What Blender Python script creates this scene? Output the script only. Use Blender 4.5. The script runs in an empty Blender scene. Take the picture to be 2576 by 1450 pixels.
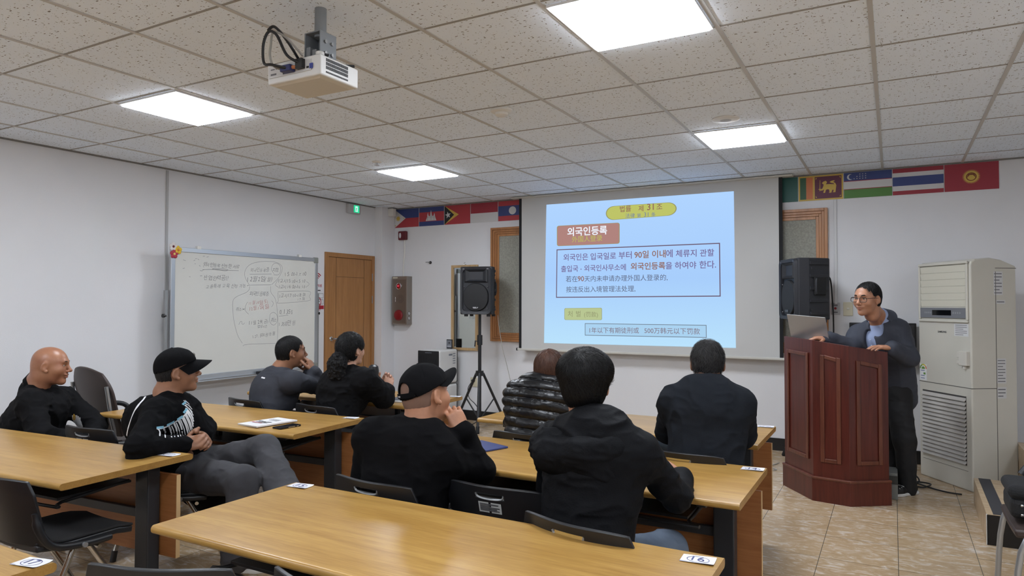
import bpy, math, random
import numpy as np
from mathutils import Vector, Matrix
R_ = math.radians
SC = bpy.context.scene
COL = SC.collection

# ---------------------------------------------------------------- camera, light, exposure
cam_data = bpy.data.cameras.new('camera')
cam = bpy.data.objects.new('camera', cam_data)
COL.objects.link(cam)
cam_data.sensor_width = 36.0
cam_data.lens = 36.0 * 1726.616 / 2576.0
cam_data.clip_start = 0.02
yaw, pitch, roll = 0.5065, 0.0227, 0.0017
fwd = Vector((-math.sin(yaw) * math.cos(pitch), math.cos(yaw) * math.cos(pitch), math.sin(pitch)))
rgt = Vector((math.cos(yaw), math.sin(yaw), 0))
upv = rgt.cross(fwd)
r2 = rgt * math.cos(roll) + upv * math.sin(roll)
u2 = upv * math.cos(roll) - rgt * math.sin(roll)
M3 = Matrix((r2, u2, -fwd)).transposed()
cam.matrix_world = Matrix.Translation((0, 0, 1.5)) @ M3.to_4x4()
SC.camera = cam

world = bpy.data.worlds.new('world')
SC.world = world
world.use_nodes = True
world.node_tree.nodes['Background'].inputs[0].default_value = (0.75, 0.8, 0.9, 1)
world.node_tree.nodes['Background'].inputs[1].default_value = 0.04
LAMP = 36.0                     # radiance of the ceiling panels
SLIDE = 1.0                     # radiance of the projected slide
SC.view_settings.view_transform = 'Standard'
SC.view_settings.look = 'None'
SC.view_settings.exposure = 0.0
SC.view_settings.gamma = 1.0
SC.view_settings.use_curve_mapping = False

# ---------------------------------------------------------------- helpers: objects
OFF = {}
def link(o, parent=None):
    COL.objects.link(o)
    if parent is not None:
        o.parent = parent
    return o
def tag(o, label=None, cat=None, group=None, kind=None):
    if label: o['label'] = label
    if cat: o['category'] = cat
    if group: o['group'] = group
    if kind: o['kind'] = kind
    return o
def thing(name, label, cat, loc=(0, 0, 0), rz=0.0, group=None):
    o = bpy.data.objects.new(name, None)
    o.empty_display_size = 0.1
    link(o)
    o.location = loc
    o.rotation_euler = (0, 0, rz)
    OFF[o.name] = Vector(loc)
    return tag(o, label, cat, group)
def dup(root, name, loc, rz, label=None, group=None):
    r = root.copy(); COL.objects.link(r)
    r.location = loc; r.rotation_euler = (0, 0, rz)
    if label: r['label'] = label
    if group: r['group'] = group
    for ch in list(root.children):
        c = ch.copy(); COL.objects.link(c); c.parent = r
        for g in list(ch.children):
            d = g.copy(); COL.objects.link(d); d.parent = c
    return r

# ---------------------------------------------------------------- helpers: materials
def lin(c):
    out = []
    for v in c[:3]:
        v = v / 255.0
        out.append(v / 12.92 if v <= 0.04045 else ((v + 0.055) / 1.055) ** 2.4)
    return (out[0], out[1], out[2], 1.0)
MATS = {}
def mat(name, c, rough=0.5, metal=0.0, var=0.0, scale=8.0, bump=0.0, bscale=60.0, c2=None, stretch=(1, 1, 1), spec=0.5, coat=0.0, emit=0.0, sheen=0.0, detail=3.0, bdist=0.01):
    if name in MATS:
        return MATS[name]
    m = bpy.data.materials.new(name); m.use_nodes = True
    nt = m.node_tree; N = nt.nodes; L = nt.links
    b = N['Principled BSDF']
    col = lin(c)
    b.inputs['Base Color'].default_value = col
    b.inputs['Roughness'].default_value = rough
    b.inputs['Metallic'].default_value = metal
    b.inputs['Specular IOR Level'].default_value = spec
    if coat: b.inputs['Coat Weight'].default_value = coat
    if sheen:
        b.inputs['Sheen Weight'].default_value = sheen
    tc = N.new('ShaderNodeTexCoord'); mp = N.new('ShaderNodeMapping')
    L.new(tc.outputs['Object'], mp.inputs['Vector'])
    mp.inputs['Scale'].default_value = stretch
    if var or c2:
        nz = N.new('ShaderNodeTexNoise'); nz.inputs['Scale'].default_value = scale; nz.inputs['Detail'].default_value = detail
        L.new(mp.outputs['Vector'], nz.inputs['Vector'])
        mx = N.new('ShaderNodeMix'); mx.data_type = 'RGBA'
        rp = N.new('ShaderNodeValToRGB')
        rp.color_ramp.elements[0].position = 0.3; rp.color_ramp.elements[1].position = 0.7
        L.new(nz.outputs['Fac'], rp.inputs['Fac'])
        L.new(rp.outputs['Color'], mx.inputs['Factor'])
        d2 = lin(c2) if c2 else tuple(min(1, x * (1 + var)) for x in col[:3]) + (1,)
        d1 = col if c2 else tuple(x * (1 - var) for x in col[:3]) + (1,)
        mx.inputs['A'].default_value = d1; mx.inputs['B'].default_value = d2
        L.new(mx.outputs['Result'], b.inputs['Base Color'])
    if bump:
        n2 = N.new('ShaderNodeTexNoise'); n2.inputs['Scale'].default_value = bscale; n2.inputs['Detail'].default_value = 4
        L.new(mp.outputs['Vector'], n2.inputs['Vector'])
        bp = N.new('ShaderNodeBump'); bp.inputs['Strength'].default_value = bump; bp.inputs['Distance'].default_value = bdist
        L.new(n2.outputs['Fac'], bp.inputs['Height']); L.new(bp.outputs['Normal'], b.inputs['Normal'])
    if emit:
        b.inputs['Emission Color'].default_value = col
        b.inputs['Emission Strength'].default_value = emit
    MATS[name] = m
    return m
def emission(name, c, s):
    if name in MATS: return MATS[name]
    m = bpy.data.materials.new(name); m.use_nodes = True
    nt = m.node_tree; nt.nodes.clear()
    e = nt.nodes.new('ShaderNodeEmission'); o = nt.nodes.new('ShaderNodeOutputMaterial')
    e.inputs[0].default_value = lin(c); e.inputs[1].default_value = s
    nt.links.new(e.outputs[0], o.inputs[0])
    MATS[name] = m
    return m
def wood(name, c1, c2, rough, axis='X', fine=90.0, spec=0.5, coat=0.0):
    if name in MATS: return MATS[name]
    m = bpy.data.materials.new(name); m.use_nodes = True
    nt = m.node_tree; N = nt.nodes; L = nt.links; b = N['Principled BSDF']
    tc = N.new('ShaderNodeTexCoord'); mp = N.new('ShaderNodeMapping')
    s = {'X': (0.6, 9, 9), 'Y': (9, 0.6, 9), 'Z': (9, 9, 0.6)}[axis]
    mp.inputs['Scale'].default_value = s
    L.new(tc.outputs['Object'], mp.inputs['Vector'])
    n1 = N.new('ShaderNodeTexNoise'); n1.inputs['Scale'].default_value = 1.6; n1.inputs['Detail'].default_value = 6; n1.inputs['Distortion'].default_value = 1.1
    n2 = N.new('ShaderNodeTexNoise'); n2.inputs['Scale'].default_value = fine / 9; n2.inputs['Detail'].default_value = 3
    L.new(mp.outputs['Vector'], n1.inputs['Vector']); L.new(mp.outputs['Vector'], n2.inputs['Vector'])
    ma = N.new('ShaderNodeMath'); ma.operation = 'MULTIPLY_ADD'; ma.inputs[1].default_value = 0.45
    L.new(n2.outputs['Fac'], ma.inputs[0])
    mb = N.new('ShaderNodeMath'); mb.operation = 'MULTIPLY'; mb.inputs[1].default_value = 0.62
    L.new(n1.outputs['Fac'], mb.inputs[0]); L.new(mb.outputs[0], ma.inputs[2])
    rp = N.new('ShaderNodeValToRGB')
    rp.color_ramp.elements[0].position = 0.36; rp.color_ramp.elements[0].color = lin(c2)
    rp.color_ramp.elements[1].position = 0.66; rp.color_ramp.elements[1].color = lin(c1)
    L.new(ma.outputs[0], rp.inputs['Fac']); L.new(rp.outputs['Color'], b.inputs['Base Color'])
    b.inputs['Roughness'].default_value = rough; b.inputs['Specular IOR Level'].default_value = spec
    if coat:
        b.inputs['Coat Weight'].default_value = coat; b.inputs['Coat Roughness'].default_value = 0.12
    MATS[name] = m
    return m

# ---------------------------------------------------------------- helpers: mesh collector
class MB:
    def __init__(s): s.v = []; s.f = []; s.m = []; s.sm = []
    def add(s, vs, fs, mi=0, smooth=False):
        n = len(s.v); s.v += [tuple(p) for p in vs]
        for f in fs:
            s.f.append(tuple(n + i for i in f)); s.m.append(mi); s.sm.append(smooth)
        return s
    def box(s, x0, x1, y0, y1, z0, z1, mi=0):
        return s.hexa([(x0, y0, z0), (x1, y0, z0), (x1, y1, z0), (x0, y1, z0), (x0, y0, z1), (x1, y0, z1), (x1, y1, z1), (x0, y1, z1)], mi)
    def hexa(s, P, mi=0):
        return s.add(P, [(3, 2, 1, 0), (4, 5, 6, 7), (0, 1, 5, 4), (1, 2, 6, 5), (2, 3, 7, 6), (3, 0, 4, 7)], mi)
    def obox(s, c, size, rot=None, mi=0):
        a, b, d = [x / 2 for x in size]; c = Vector(c)
        P = [Vector(p) for p in ((-a, -b, -d), (a, -b, -d), (a, b, -d), (-a, b, -d), (-a, -b, d), (a, -b, d), (a, b, d), (-a, b, d))]
        if rot is not None: P = [rot @ p for p in P]
        return s.hexa([c + p for p in P], mi)
    def tube(s, path, r, n=10, mi=0, closed=False, caps=True):
        path = [Vector(p) for p in path]; k = len(path)
        rs = r if isinstance(r, (list, tuple)) else [r] * k
        T = []
        for i in range(k):
            a = path[(i - 1) % k] if closed or i > 0 else path[0]
            b = path[(i + 1) % k] if closed or i < k - 1 else path[-1]
            T.append((b - a).normalized())
        ref = Vector((0, 0, 1)) if abs(T[0].z) < 0.9 else Vector((1, 0, 0))
        nrm = T[0].cross(ref).normalized(); vs = []; fs = []
        for i in range(k):
            if i: nrm = (nrm - T[i] * nrm.dot(T[i])).normalized()
            bn = T[i].cross(nrm)
            for j in range(n):
                a = 2 * math.pi * j / n
                vs.append(path[i] + (nrm * math.cos(a) + bn * math.sin(a)) * rs[i])
        for i in range(k if closed else k - 1):
            i2 = (i + 1) % k
            for j in range(n):
                j2 = (j + 1) % n
                fs.append((i * n + j, i * n + j2, i2 * n + j2, i2 * n + j))
        if caps and not closed:
            fs.append(tuple(range(n - 1, -1, -1))); fs.append(tuple((k - 1) * n + j for j in range(n)))
        return s.add(vs, fs, mi, True)
    def cyl(s, p0, p1, r0, r1=None, n=20, mi=0):
        return s.tube([p0, p1], [r0, r0 if r1 is None else r1], n, mi)
    def lathe(s, prof, c=(0, 0, 0), n=24, rot=None, mi=0):
        c = Vector(c); vs = []; fs = []; k = len(prof)
        for r, z in prof:
            for j in range(n):
                a = 2 * math.pi * j / n; p = Vector((r * math.cos(a), r * math.sin(a), z))
                vs.append(c + (rot @ p if rot is not None else p))
        for i in range(k - 1):
            for j in range(n):
                j2 = (j + 1) % n
                fs.append((i * n + j, i * n + j2, (i + 1) * n + j2, (i + 1) * n + j))
        if prof[0][0] > 1e-6: fs.append(tuple(range(n - 1, -1, -1)))
        if prof[-1][0] > 1e-6: fs.append(tuple((k - 1) * n + j for j in range(n)))
        return s.add(vs, fs, mi, True)
    def ell(s, c, r, n=16, mi=0, rot=None):
        prof = []
        c = Vector(c); vs = []; fs = []; k = n // 2 + 1
        for i in range(k):
            t = math.pi * i / (k - 1)
            for j in range(n):
                a = 2 * math.pi * j / n
                p = Vector((r[0] * math.sin(t) * math.cos(a), r[1] * math.sin(t) * math.sin(a), -r[2] * math.cos(t)))
                vs.append(c + (rot @ p if rot is not None else p))
        for i in range(k - 1):
            for j in range(n):
                j2 = (j + 1) % n
                fs.append((i * n + j, i * n + j2, (i + 1) * n + j2, (i + 1) * n + j))
        return s.add(vs, fs, mi, True)
    def prism(s, poly, o, a, b, d, mi=0, msides=None):
        """poly in the plane (o, a, b), extruded by vector d"""
        o = Vector(o); a = Vector(a); b = Vector(b); d = Vector(d); n = len(poly)
        P = [o + a * x + b * y for x, y in poly]
        vs = P + [p + d for p in P]
        fs = [tuple(range(n - 1, -1, -1)), tuple(range(n, 2 * n))]
        s.add(vs, fs, mi)
        s.add(vs, [(i, (i + 1) % n, n + (i + 1) % n, n + i) for i in range(n)], mi if msides is None else msides)
        return s
    def flat(s, poly, o, a, b, mi=0):
        o = Vector(o); a = Vector(a); b = Vector(b)
        return s.add([o + a * x + b * y for x, y in poly], [tuple(range(len(poly)))], mi)
    def shell(s, fn, nu, nv, th, mask=None, mi=0, closed_u=False):
        """thick sheet: fn(u, v) -> point, u, v in 0..1; th thickness along the normal"""
        P = [[Vector(fn(i / nu, j / nv)) for j in range(nv + 1)] for i in range(nu + 1)]
        def nrm(i, j):
            a = P[min(i + 1, nu)][j] - P[max(i - 1, 0)][j]; b = P[i][min(j + 1, nv)] - P[i][max(j - 1, 0)]
            q = a.cross(b); return q.normalized() if q.length > 1e-12 else Vector((0, 0, 1))
        base = len(s.v); W = nv + 1
        A = [P[i][j] for i in range(nu + 1) for j in range(W)]
        B = [P[i][j] + nrm(i, j) * th for i in range(nu + 1) for j in range(W)]
        off = len(A); fs = []; cnt = {}
        cells = [(i, j) for i in range(nu) for j in range(nv) if mask is None or mask((i + .5) / nu, (j + .5) / nv)]
        for i, j in cells:
            q = (i * W + j, (i + 1) * W + j, (i + 1) * W + j + 1, i * W + j + 1)
            fs.append(tuple(reversed(q))); fs.append(tuple(x + off for x in q))
            for k in range(4):
                e = (q[k], q[(k + 1) % 4]); cnt[e] = cnt.get(e, 0) + 1
        for (a, b) in cnt:
            if (b, a) not in cnt: fs.append((a, b, b + off, a + off))
        return s.add(A + B, fs, mi, True)
    def build(s, name, mats, parent=None, bevel=0.0, seg=2, origin=None, sharp=40, subsurf=0):
        me = bpy.data.meshes.new(name)
        if parent is not None: o0 = OFF.get(parent.name, Vector((0, 0, 0)))
        else: o0 = Vector(origin) if origin is not None else Vector((0, 0, 0))
        me.from_pydata([tuple(Vector(p) - o0) for p in s.v], [], s.f)
        mats = mats if isinstance(mats, (list, tuple)) else [mats]
        for m in mats: me.materials.append(m)
        me.polygons.foreach_set('material_index', s.m)
        me.polygons.foreach_set('use_smooth', s.sm)
        me.update()
        o = bpy.data.objects.new(name, me); link(o, parent)
        if parent is None: o.location = o0
        OFF[o.name] = o0
        if bevel:
            md = o.modifiers.new('bevel', 'BEVEL'); md.width = bevel; md.segments = seg; md.limit_method = 'ANGLE'; md.angle_limit = R_(sharp)
        if subsurf:
            md = o.modifiers.new('subsurf', 'SUBSURF'); md.levels = subsurf; md.render_levels = subsurf
        if any(s.sm):
            try:
                me.set_sharp_from_angle(angle=R_(sharp))
            except Exception: pass
        return o

# ---------------------------------------------------------------- helpers: lettering
FONT_CACHE = {}
def glyphs(t, weight=0.0):
    """outline mesh of a string: (verts xy, faces, x0, x1)"""
    key = (t, weight)
    if key in FONT_CACHE: return FONT_CACHE[key]
    cu = bpy.data.curves.new('lettering', 'FONT'); cu.body = t; cu.size = 1.0; cu.resolution_u = 3
    cu.offset = weight * 0.012
    ob = bpy.data.objects.new('lettering', cu); COL.objects.link(ob)
    dg = bpy.context.evaluated_depsgraph_get(); dg.update()
    me = bpy.data.meshes.new_from_object(ob.evaluated_get(dg))
    vs = [(v.co.x, v.co.y) for v in me.vertices]; fs = [tuple(p.vertices) for p in me.polygons]
    bpy.data.objects.remove(ob); bpy.data.curves.remove(cu); bpy.data.meshes.remove(me)
    x0 = min([v[0] for v in vs] or [0]); x1 = max([v[0] for v in vs] or [1])
    FONT_CACHE[key] = (vs, fs, x0, x1)
    return FONT_CACHE[key]
def write(mb, t, p0, p1, up=(0, 0, 1), weight=0.0, mi=0, hs=1.0, jitter=0.0, rnd=None, flip=None):
    """set the string so that it runs from p0 to p1 (left to right along the baseline)"""
    p0 = Vector(p0); p1 = Vector(p1); ax = p1 - p0; W = ax.length; ax.normalize()
    upd = Vector(up); upd = (upd - ax * upd.dot(ax)).normalized()
    if not jitter:
        vs, fs, x0, x1 = glyphs(t, weight); k = W / max(1e-6, x1 - x0)
        return mb.add([p0 + ax * ((x - x0) * k) + upd * (y * k * hs) for x, y in vs], fs, mi)
    wid = [0.35 if ch == ' ' else (0.55 if ord(ch) < 128 else 1.0) for ch in t]; tot = sum(wid); x = 0.0
    for ch, w in zip(t, wid):
        if ch != ' ':
            vs, fs, a, b = glyphs(ch, weight); k = W / tot
            cw = w * 0.84; sx = cw / max(0.2, b - a) if w == 1.0 else min(1.0, cw / max(0.05, b - a))
            ang = rnd.uniform(-1, 1) * jitter; sh = 0.18 + rnd.uniform(-.14, .14); sc = 1 + rnd.uniform(-.18, .18); dy = rnd.uniform(-.07, .07)
            out = []
            for px, py in vs:
                lx = (px - a) * sx * sc; ly = py * sc * 0.95 * hs + dy; lx += ly * sh
                lx, ly = lx * math.cos(ang) - ly * math.sin(ang), lx * math.sin(ang) + ly * math.cos(ang)
                out.append(p0 + ax * ((x + 0.06 * w + lx) * k) + upd * (ly * k))
            mb.add(out, fs, mi)
        x += w
    return mb
def ribbon(mb, pts, width, nrm, mi=0):
    """flat stroke along pts in the plane with normal nrm"""
    pts = [Vector(p) for p in pts]; n = Vector(nrm); vs = []
    for i, p in enumerate(pts):
        t = (pts[min(i + 1, len(pts) - 1)] - pts[max(i - 1, 0)]).normalized(); s_ = t.cross(n).normalized() * width / 2
        vs += [p + s_, p - s_]
    return mb.add(vs, [(2 * i, 2 * i + 1, 2 * i + 3, 2 * i + 2) for i in range(len(pts) - 1)], mi)
def smooth_path(pts, sub=4):
    pts = [Vector(p) for p in pts]; out = []
    for i in range(len(pts) - 1):
        a = pts[max(i - 1, 0)]; b = pts[i]; c = pts[i + 1]; d = pts[min(i + 2, len(pts) - 1)]
        for k in range(sub):
            t = k / sub
            out.append(0.5 * ((2 * b) + (c - a) * t + (2 * a - 5 * b + 4 * c - d) * t * t + (3 * b - a - 3 * c + d) * t ** 3))
    out.append(pts[-1])
    return out
JOINTS = {
 'bald': {'head':(-4.986, 2.553, 1.071), 'neck':(-5.089, 2.522, 0.95), 'chest':(-5.113, 2.537, 0.72), 'pelvis':(-5.169, 2.48, 0.53), 'shR':(-4.925, 2.409, 0.862), 'elR':(-4.747, 2.38, 0.661), 'wrR':(-4.737, 2.615, 0.576), 'shL':(-5.12, 2.713, 0.834), 'elL':(-4.916, 2.832, 0.638), 'wrL':(-4.721, 2.69, 0.575), 'hipR':(-5.104, 2.417, 0.53), 'knR':(-4.775, 2.683, 0.5), 'anR':(-4.762, 2.698, 0.08), 'hipL':(-5.233, 2.543, 0.53), 'knL':(-4.976, 2.879, 0.5), 'anL':(-4.962, 2.893, 0.08)},
 'cross': {'head':(-3.614, 2.535, 1.098), 'neck':(-3.653, 2.494, 0.986), 'chest':(-3.709, 2.491, 0.784), 'pelvis':(-3.5, 2.6, 0.53), 'shR':(-3.498, 2.329, 0.92), 'elR':(-3.344, 2.139, 0.765), 'wrR':(-3.329, 2.378, 0.748), 'shL':(-3.692, 2.634, 0.897), 'elL':(-3.573, 2.682, 0.754), 'wrL':(-3.428, 2.579, 0.73), 'hipR':(-3.441, 2.533, 0.53), 'knR':(-3.03, 2.519, 0.555), 'anR':(-3.014, 2.481, 0.172), 'hipL':(-3.559, 2.667, 0.53), 'knL':(-3.131, 2.746, 0.671), 'anL':(-2.727, 2.576, 0.427)},
 'board': {'head':(-4.172, 3.918, 1.107), 'neck':(-4.232, 3.865, 0.983), 'chest':(-4.278, 3.845, 0.804), 'pelvis':(-4.306, 3.77, 0.53), 'shR':(-4.038, 3.815, 0.914), 'elR':(-4.023, 4.073, 0.836), 'wrR':(-3.919, 3.94, 0.991), 'shL':(-4.403, 3.956, 0.912), 'elL':(-4.245, 4.148, 0.838), 'wrL':(-4.16, 4.043, 0.981), 'hipR':(-4.221, 3.738, 0.53), 'knR':(-4.028, 4.114, 0.5), 'anR':(-4.021, 4.133, 0.08), 'hipL':(-4.39, 3.801, 0.53), 'knL':(-4.29, 4.212, 0.5), 'anL':(-4.283, 4.231, 0.08)},
 'ponytail': {'head':(-3.577, 3.95, 1.144), 'neck':(-3.595, 3.92, 1.017), 'chest':(-3.623, 3.91, 0.838), 'pelvis':(-3.651, 3.835, 0.53), 'shR':(-3.403, 3.914, 0.948), 'elR':(-3.41, 4.127, 0.782), 'wrR':(-3.572, 4.26, 0.85), 'shL':(-3.767, 4.011, 0.925), 'elL':(-3.679, 4.28, 0.777), 'wrL':(-3.491, 4.177, 0.857), 'hipR':(-3.567, 3.803, 0.53), 'knR':(-3.373, 4.179, 0.5), 'anR':(-3.366, 4.198, 0.08), 'hipL':(-3.735, 3.866, 0.53), 'knL':(-3.636, 4.277, 0.5), 'anL':(-3.629, 4.296, 0.08)},
 'strap': {'head':(-1.847, 2.532, 1.076), 'neck':(-1.856, 2.485, 0.957), 'chest':(-1.859, 2.441, 0.807), 'pelvis':(-1.863, 2.361, 0.53), 'shR':(-1.706, 2.456, 0.842), 'elR':(-1.677, 2.713, 0.733), 'wrR':(-1.884, 2.785, 0.855), 'shL':(-2.033, 2.388, 0.925), 'elL':(-2.095, 2.427, 0.711), 'wrL':(-2.137, 2.635, 0.623), 'hipR':(-1.773, 2.357, 0.53), 'knR':(-1.702, 2.774, 0.5), 'anR':(-1.701, 2.794, 0.08), 'hipL':(-1.953, 2.366, 0.53), 'knL':(-1.982, 2.788, 0.5), 'anL':(-1.981, 2.808, 0.08)},
 'puffer': {'head':(-1.807, 3.721, 1.093), 'neck':(-1.811, 3.675, 1.014), 'chest':(-1.823, 3.637, 0.889), 'pelvis':(-1.823, 3.557, 0.53), 'shR':(-1.646, 3.699, 0.963), 'elR':(-1.636, 3.854, 0.755), 'wrR':(-1.762, 3.96, 0.752), 'shL':(-1.953, 3.62, 0.964), 'elL':(-2.045, 3.751, 0.759), 'wrL':(-2.058, 3.934, 0.756), 'hipR':(-1.733, 3.557, 0.53), 'knR':(-1.683, 3.977, 0.5), 'anR':(-1.683, 3.997, 0.08), 'hipL':(-1.913, 3.557, 0.53), 'knL':(-1.963, 3.977, 0.5), 'anL':(-1.963, 3.997, 0.08)},
 'hood': {'head':(-1.084, 2.564, 1.172), 'neck':(-1.045, 2.521, 1.038), 'chest':(-1.002, 2.456, 0.915), 'pelvis':(-1.014, 2.377, 0.53), 'shR':(-0.836, 2.501, 0.954), 'elR':(-0.748, 2.668, 0.748), 'wrR':(-0.787, 2.905, 0.762), 'shL':(-1.187, 2.467, 0.956), 'elL':(-1.244, 2.601, 0.729), 'wrL':(-1.202, 2.83, 0.751), 'hipR':(-0.925, 2.364, 0.53), 'knR':(-0.813, 2.772, 0.5), 'anR':(-0.81, 2.791, 0.08), 'hipL':(-1.103, 2.39, 0.53), 'knL':(-1.09, 2.813, 0.5), 'anL':(-1.087, 2.833, 0.08)},
 'grey': {'head':(-0.881, 3.775, 1.17), 'neck':(-0.864, 3.718, 1.076), 'chest':(-0.854, 3.636, 0.93), 'pelvis':(-0.844, 3.557, 0.53), 'shR':(-0.708, 3.693, 0.991), 'elR':(-0.722, 3.89, 0.793), 'wrR':(-0.844, 4.097, 0.794), 'shL':(-1.017, 3.613, 0.992), 'elL':(-1.102, 3.794, 0.796), 'wrL':(-1.011, 3.941, 0.803), 'hipR':(-0.755, 3.567, 0.53), 'knR':(-0.755, 3.99, 0.5), 'anR':(-0.758, 4.01, 0.08), 'hipL':(-0.934, 3.546, 0.53), 'knL':(-1.033, 3.957, 0.5), 'anL':(-1.036, 3.977, 0.08)},
 'speaker': {'head':(-0.171, 5.944, 1.536), 'neck':(-0.1, 6.147, 1.392), 'chest':(-0.061, 6.242, 1.195), 'pelvis':(-0.023, 6.41, 0.822), 'shR':(-0.246, 6.275, 1.265), 'elR':(-0.267, 6.061, 1.141), 'wrR':(-0.467, 5.88, 1.182), 'shL':(0.025, 6.15, 1.313), 'elL':(0.129, 6.099, 1.092), 'wrL':(-0.011, 5.86, 1.141), 'hipR':(-0.067, 6.456, 0.782), 'knR':(0.015, 6.442, 0.4), 'anR':(0.031, 6.485, 0.006), 'hipL':(0.019, 6.343, 0.799), 'knL':(0.069, 6.243, 0.424), 'anL':(0.09, 6.288, 0.037)},
}
SLIDE_TEXT = [
 ('법률', (-2.688, 2.541), (-2.556, 2.541), 'brown', 0.6),
 ('제', (-2.47, 2.535), (-2.412, 2.535), 'brown', 0.6),
 ('31', (-2.371, 2.538), (-2.295, 2.538), 'brown', 0.8),
 ('조', (-2.264, 2.538), (-2.199, 2.538), 'brown', 0.6),
 ('法律', (-2.623, 2.469), (-2.514, 2.466), 'blue', 0),
 ('第', (-2.487, 2.466), (-2.443, 2.466), 'blue', 0),
 ('31', (-2.407, 2.467), (-2.357, 2.466), 'blue', 0),
 ('条', (-2.324, 2.466), (-2.275, 2.465), 'blue', 0),
 ('외국인등록', (-3.338, 2.302), (-2.842, 2.301), 'white', 1.6),
 ('外国人登录', (-3.28, 2.223), (-2.901, 2.225), 'gold', 0),
 ('외국인은', (-3.388, 2.012), (-3.076, 2.012), 'violet', 0.9),
 ('입국일로', (-3.046, 2.011), (-2.735, 2.012), 'violet', 0.9),
 ('부터', (-2.703, 2.012), (-2.55, 2.013), 'violet', 0.9),
 ('90일 이내', (-2.519, 2.014), (-2.163, 2.014), 'brown', 1.2),
 ('에', (-2.158, 2.014), (-2.086, 2.014), 'violet', 0.9),
 ('체류지', (-2.052, 2.013), (-1.828, 2.012), 'violet', 0.9),
 ('관할', (-1.792, 2.011), (-1.643, 2.012), 'violet', 0.9),
 ('출입국', (-3.419, 1.879), (-3.2, 1.88), 'violet', 0.9),
 ('·', (-3.179, 1.879), (-3.149, 1.88), 'violet', 0.9),
 ('외국인사무소에', (-3.124, 1.881), (-2.618, 1.882), 'violet', 0.9),
 ('외국인등록', (-2.562, 1.886), (-2.169, 1.885), 'brown', 1.4),
 ('을', (-2.164, 1.885), (-2.092, 1.885), 'violet', 0.9),
 ('하여야', (-2.063, 1.884), (-1.831, 1.884), 'violet', 0.9),
 ('한다.', (-1.798, 1.884), (-1.624, 1.884), 'violet', 0.9),
 ('若在', (-3.357, 1.76), (-3.209, 1.76), 'ink', 0),
 ('90', (-3.206, 1.762), (-3.127, 1.762), 'brown', 0.9),
 ('天内未申请办理外国人登录的,', (-3.121, 1.76), (-2.143, 1.761), 'ink', 0),
 ('按违反出入境管理法处理,', (-3.354, 1.638), (-2.509, 1.641), 'ink', 0),
 ('처', (-3.332, 1.352), (-3.274, 1.351), 'olive', 0),
 ('벌', (-3.228, 1.353), (-3.17, 1.353), 'olive', 0),
 ('(罚款)', (-3.125, 1.352), (-2.955, 1.351), 'olive', 0),
 ('1年以下有期徒刑或', (-3.059, 1.168), (-2.468, 1.177), 'dun', 0),
 ('500万韩元以下罚款', (-2.405, 1.178), (-1.796, 1.18), 'dun', 0),
]
SLIDE_QUAD = [(-3.613, 2.684), (-1.439, 2.676), (-1.427, 1.043), (-3.644, 1.03)]
SLIDE_SHAPES = {'pill': [(-2.857, 2.611), (-2.04, 2.607), (-2.041, 2.463), (-2.858, 2.451)], 'red': [(-3.475, 2.423), (-2.691, 2.418), (-2.692, 2.179), (-3.474, 2.181)], 'frame': [(-3.478, 2.143), (-1.582, 2.143), (-1.578, 1.577), (-3.485, 1.569)], 'green': [(-3.377, 1.447), (-2.906, 1.454), (-2.906, 1.313), (-3.377, 1.308)], 'box': [(-3.117, 1.274), (-1.727, 1.277), (-1.726, 1.141), (-3.117, 1.132)]}
BOARD_TEXT = [('외국인등록 신청한 서류', (4.445, 1.864), (4.872, 1.86), 'k'), ('산업인력공단', (4.455, 1.733), (4.758, 1.735), 'k'), ('고용특례 교육 신청 가능', (4.48, 1.648), (4.967, 1.667), 'k'), ('외국인등록증', (5.016, 1.834), (5.269, 1.842), 'k'), ('지참', (5.312, 1.848), (5.407, 1.848), 'k'), ('12월 2일(월)', (4.982, 1.728), (5.325, 1.743), 'k'), ('외국인등록증', (5.005, 1.581), (5.269, 1.58), 'k'), ('취소×', (4.839, 1.415), (4.954, 1.425), 'k'), ('11월 30일(토)', (5.003, 1.486), (5.266, 1.5), 'r'), ('12월 1일(일)', (5.013, 1.419), (5.285, 1.446), 'r'), ('11월 29(금)', (5.009, 1.268), (5.276, 1.289), 'k'), ('취소', (5.297, 1.292), (5.38, 1.301), 'k'), ('법무시간', (5.119, 1.232), (5.255, 1.232), 'k'), ('127,500원 환불', (5.061, 1.125), (5.364, 1.152), 'k'), ('15:00~17:00', (5.498, 1.804), (5.811, 1.821), 'k'), ('1교시 15:00~15:50', (5.401, 1.728), (5.795, 1.739), 'k'), ('2교시 16:00~16:50', (5.402, 1.665), (5.796, 1.675), 'k'), ('3교시 17:00~18:00', (5.411, 1.561), (5.808, 1.581), 'k'), ('17:50', (5.686, 1.529), (5.798, 1.537), 'k'), ('0.135%', (5.42, 1.376), (5.61, 1.379), 'k'), ('1350만 원', (5.415, 1.243), (5.658, 1.256), 'k')]
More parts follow.
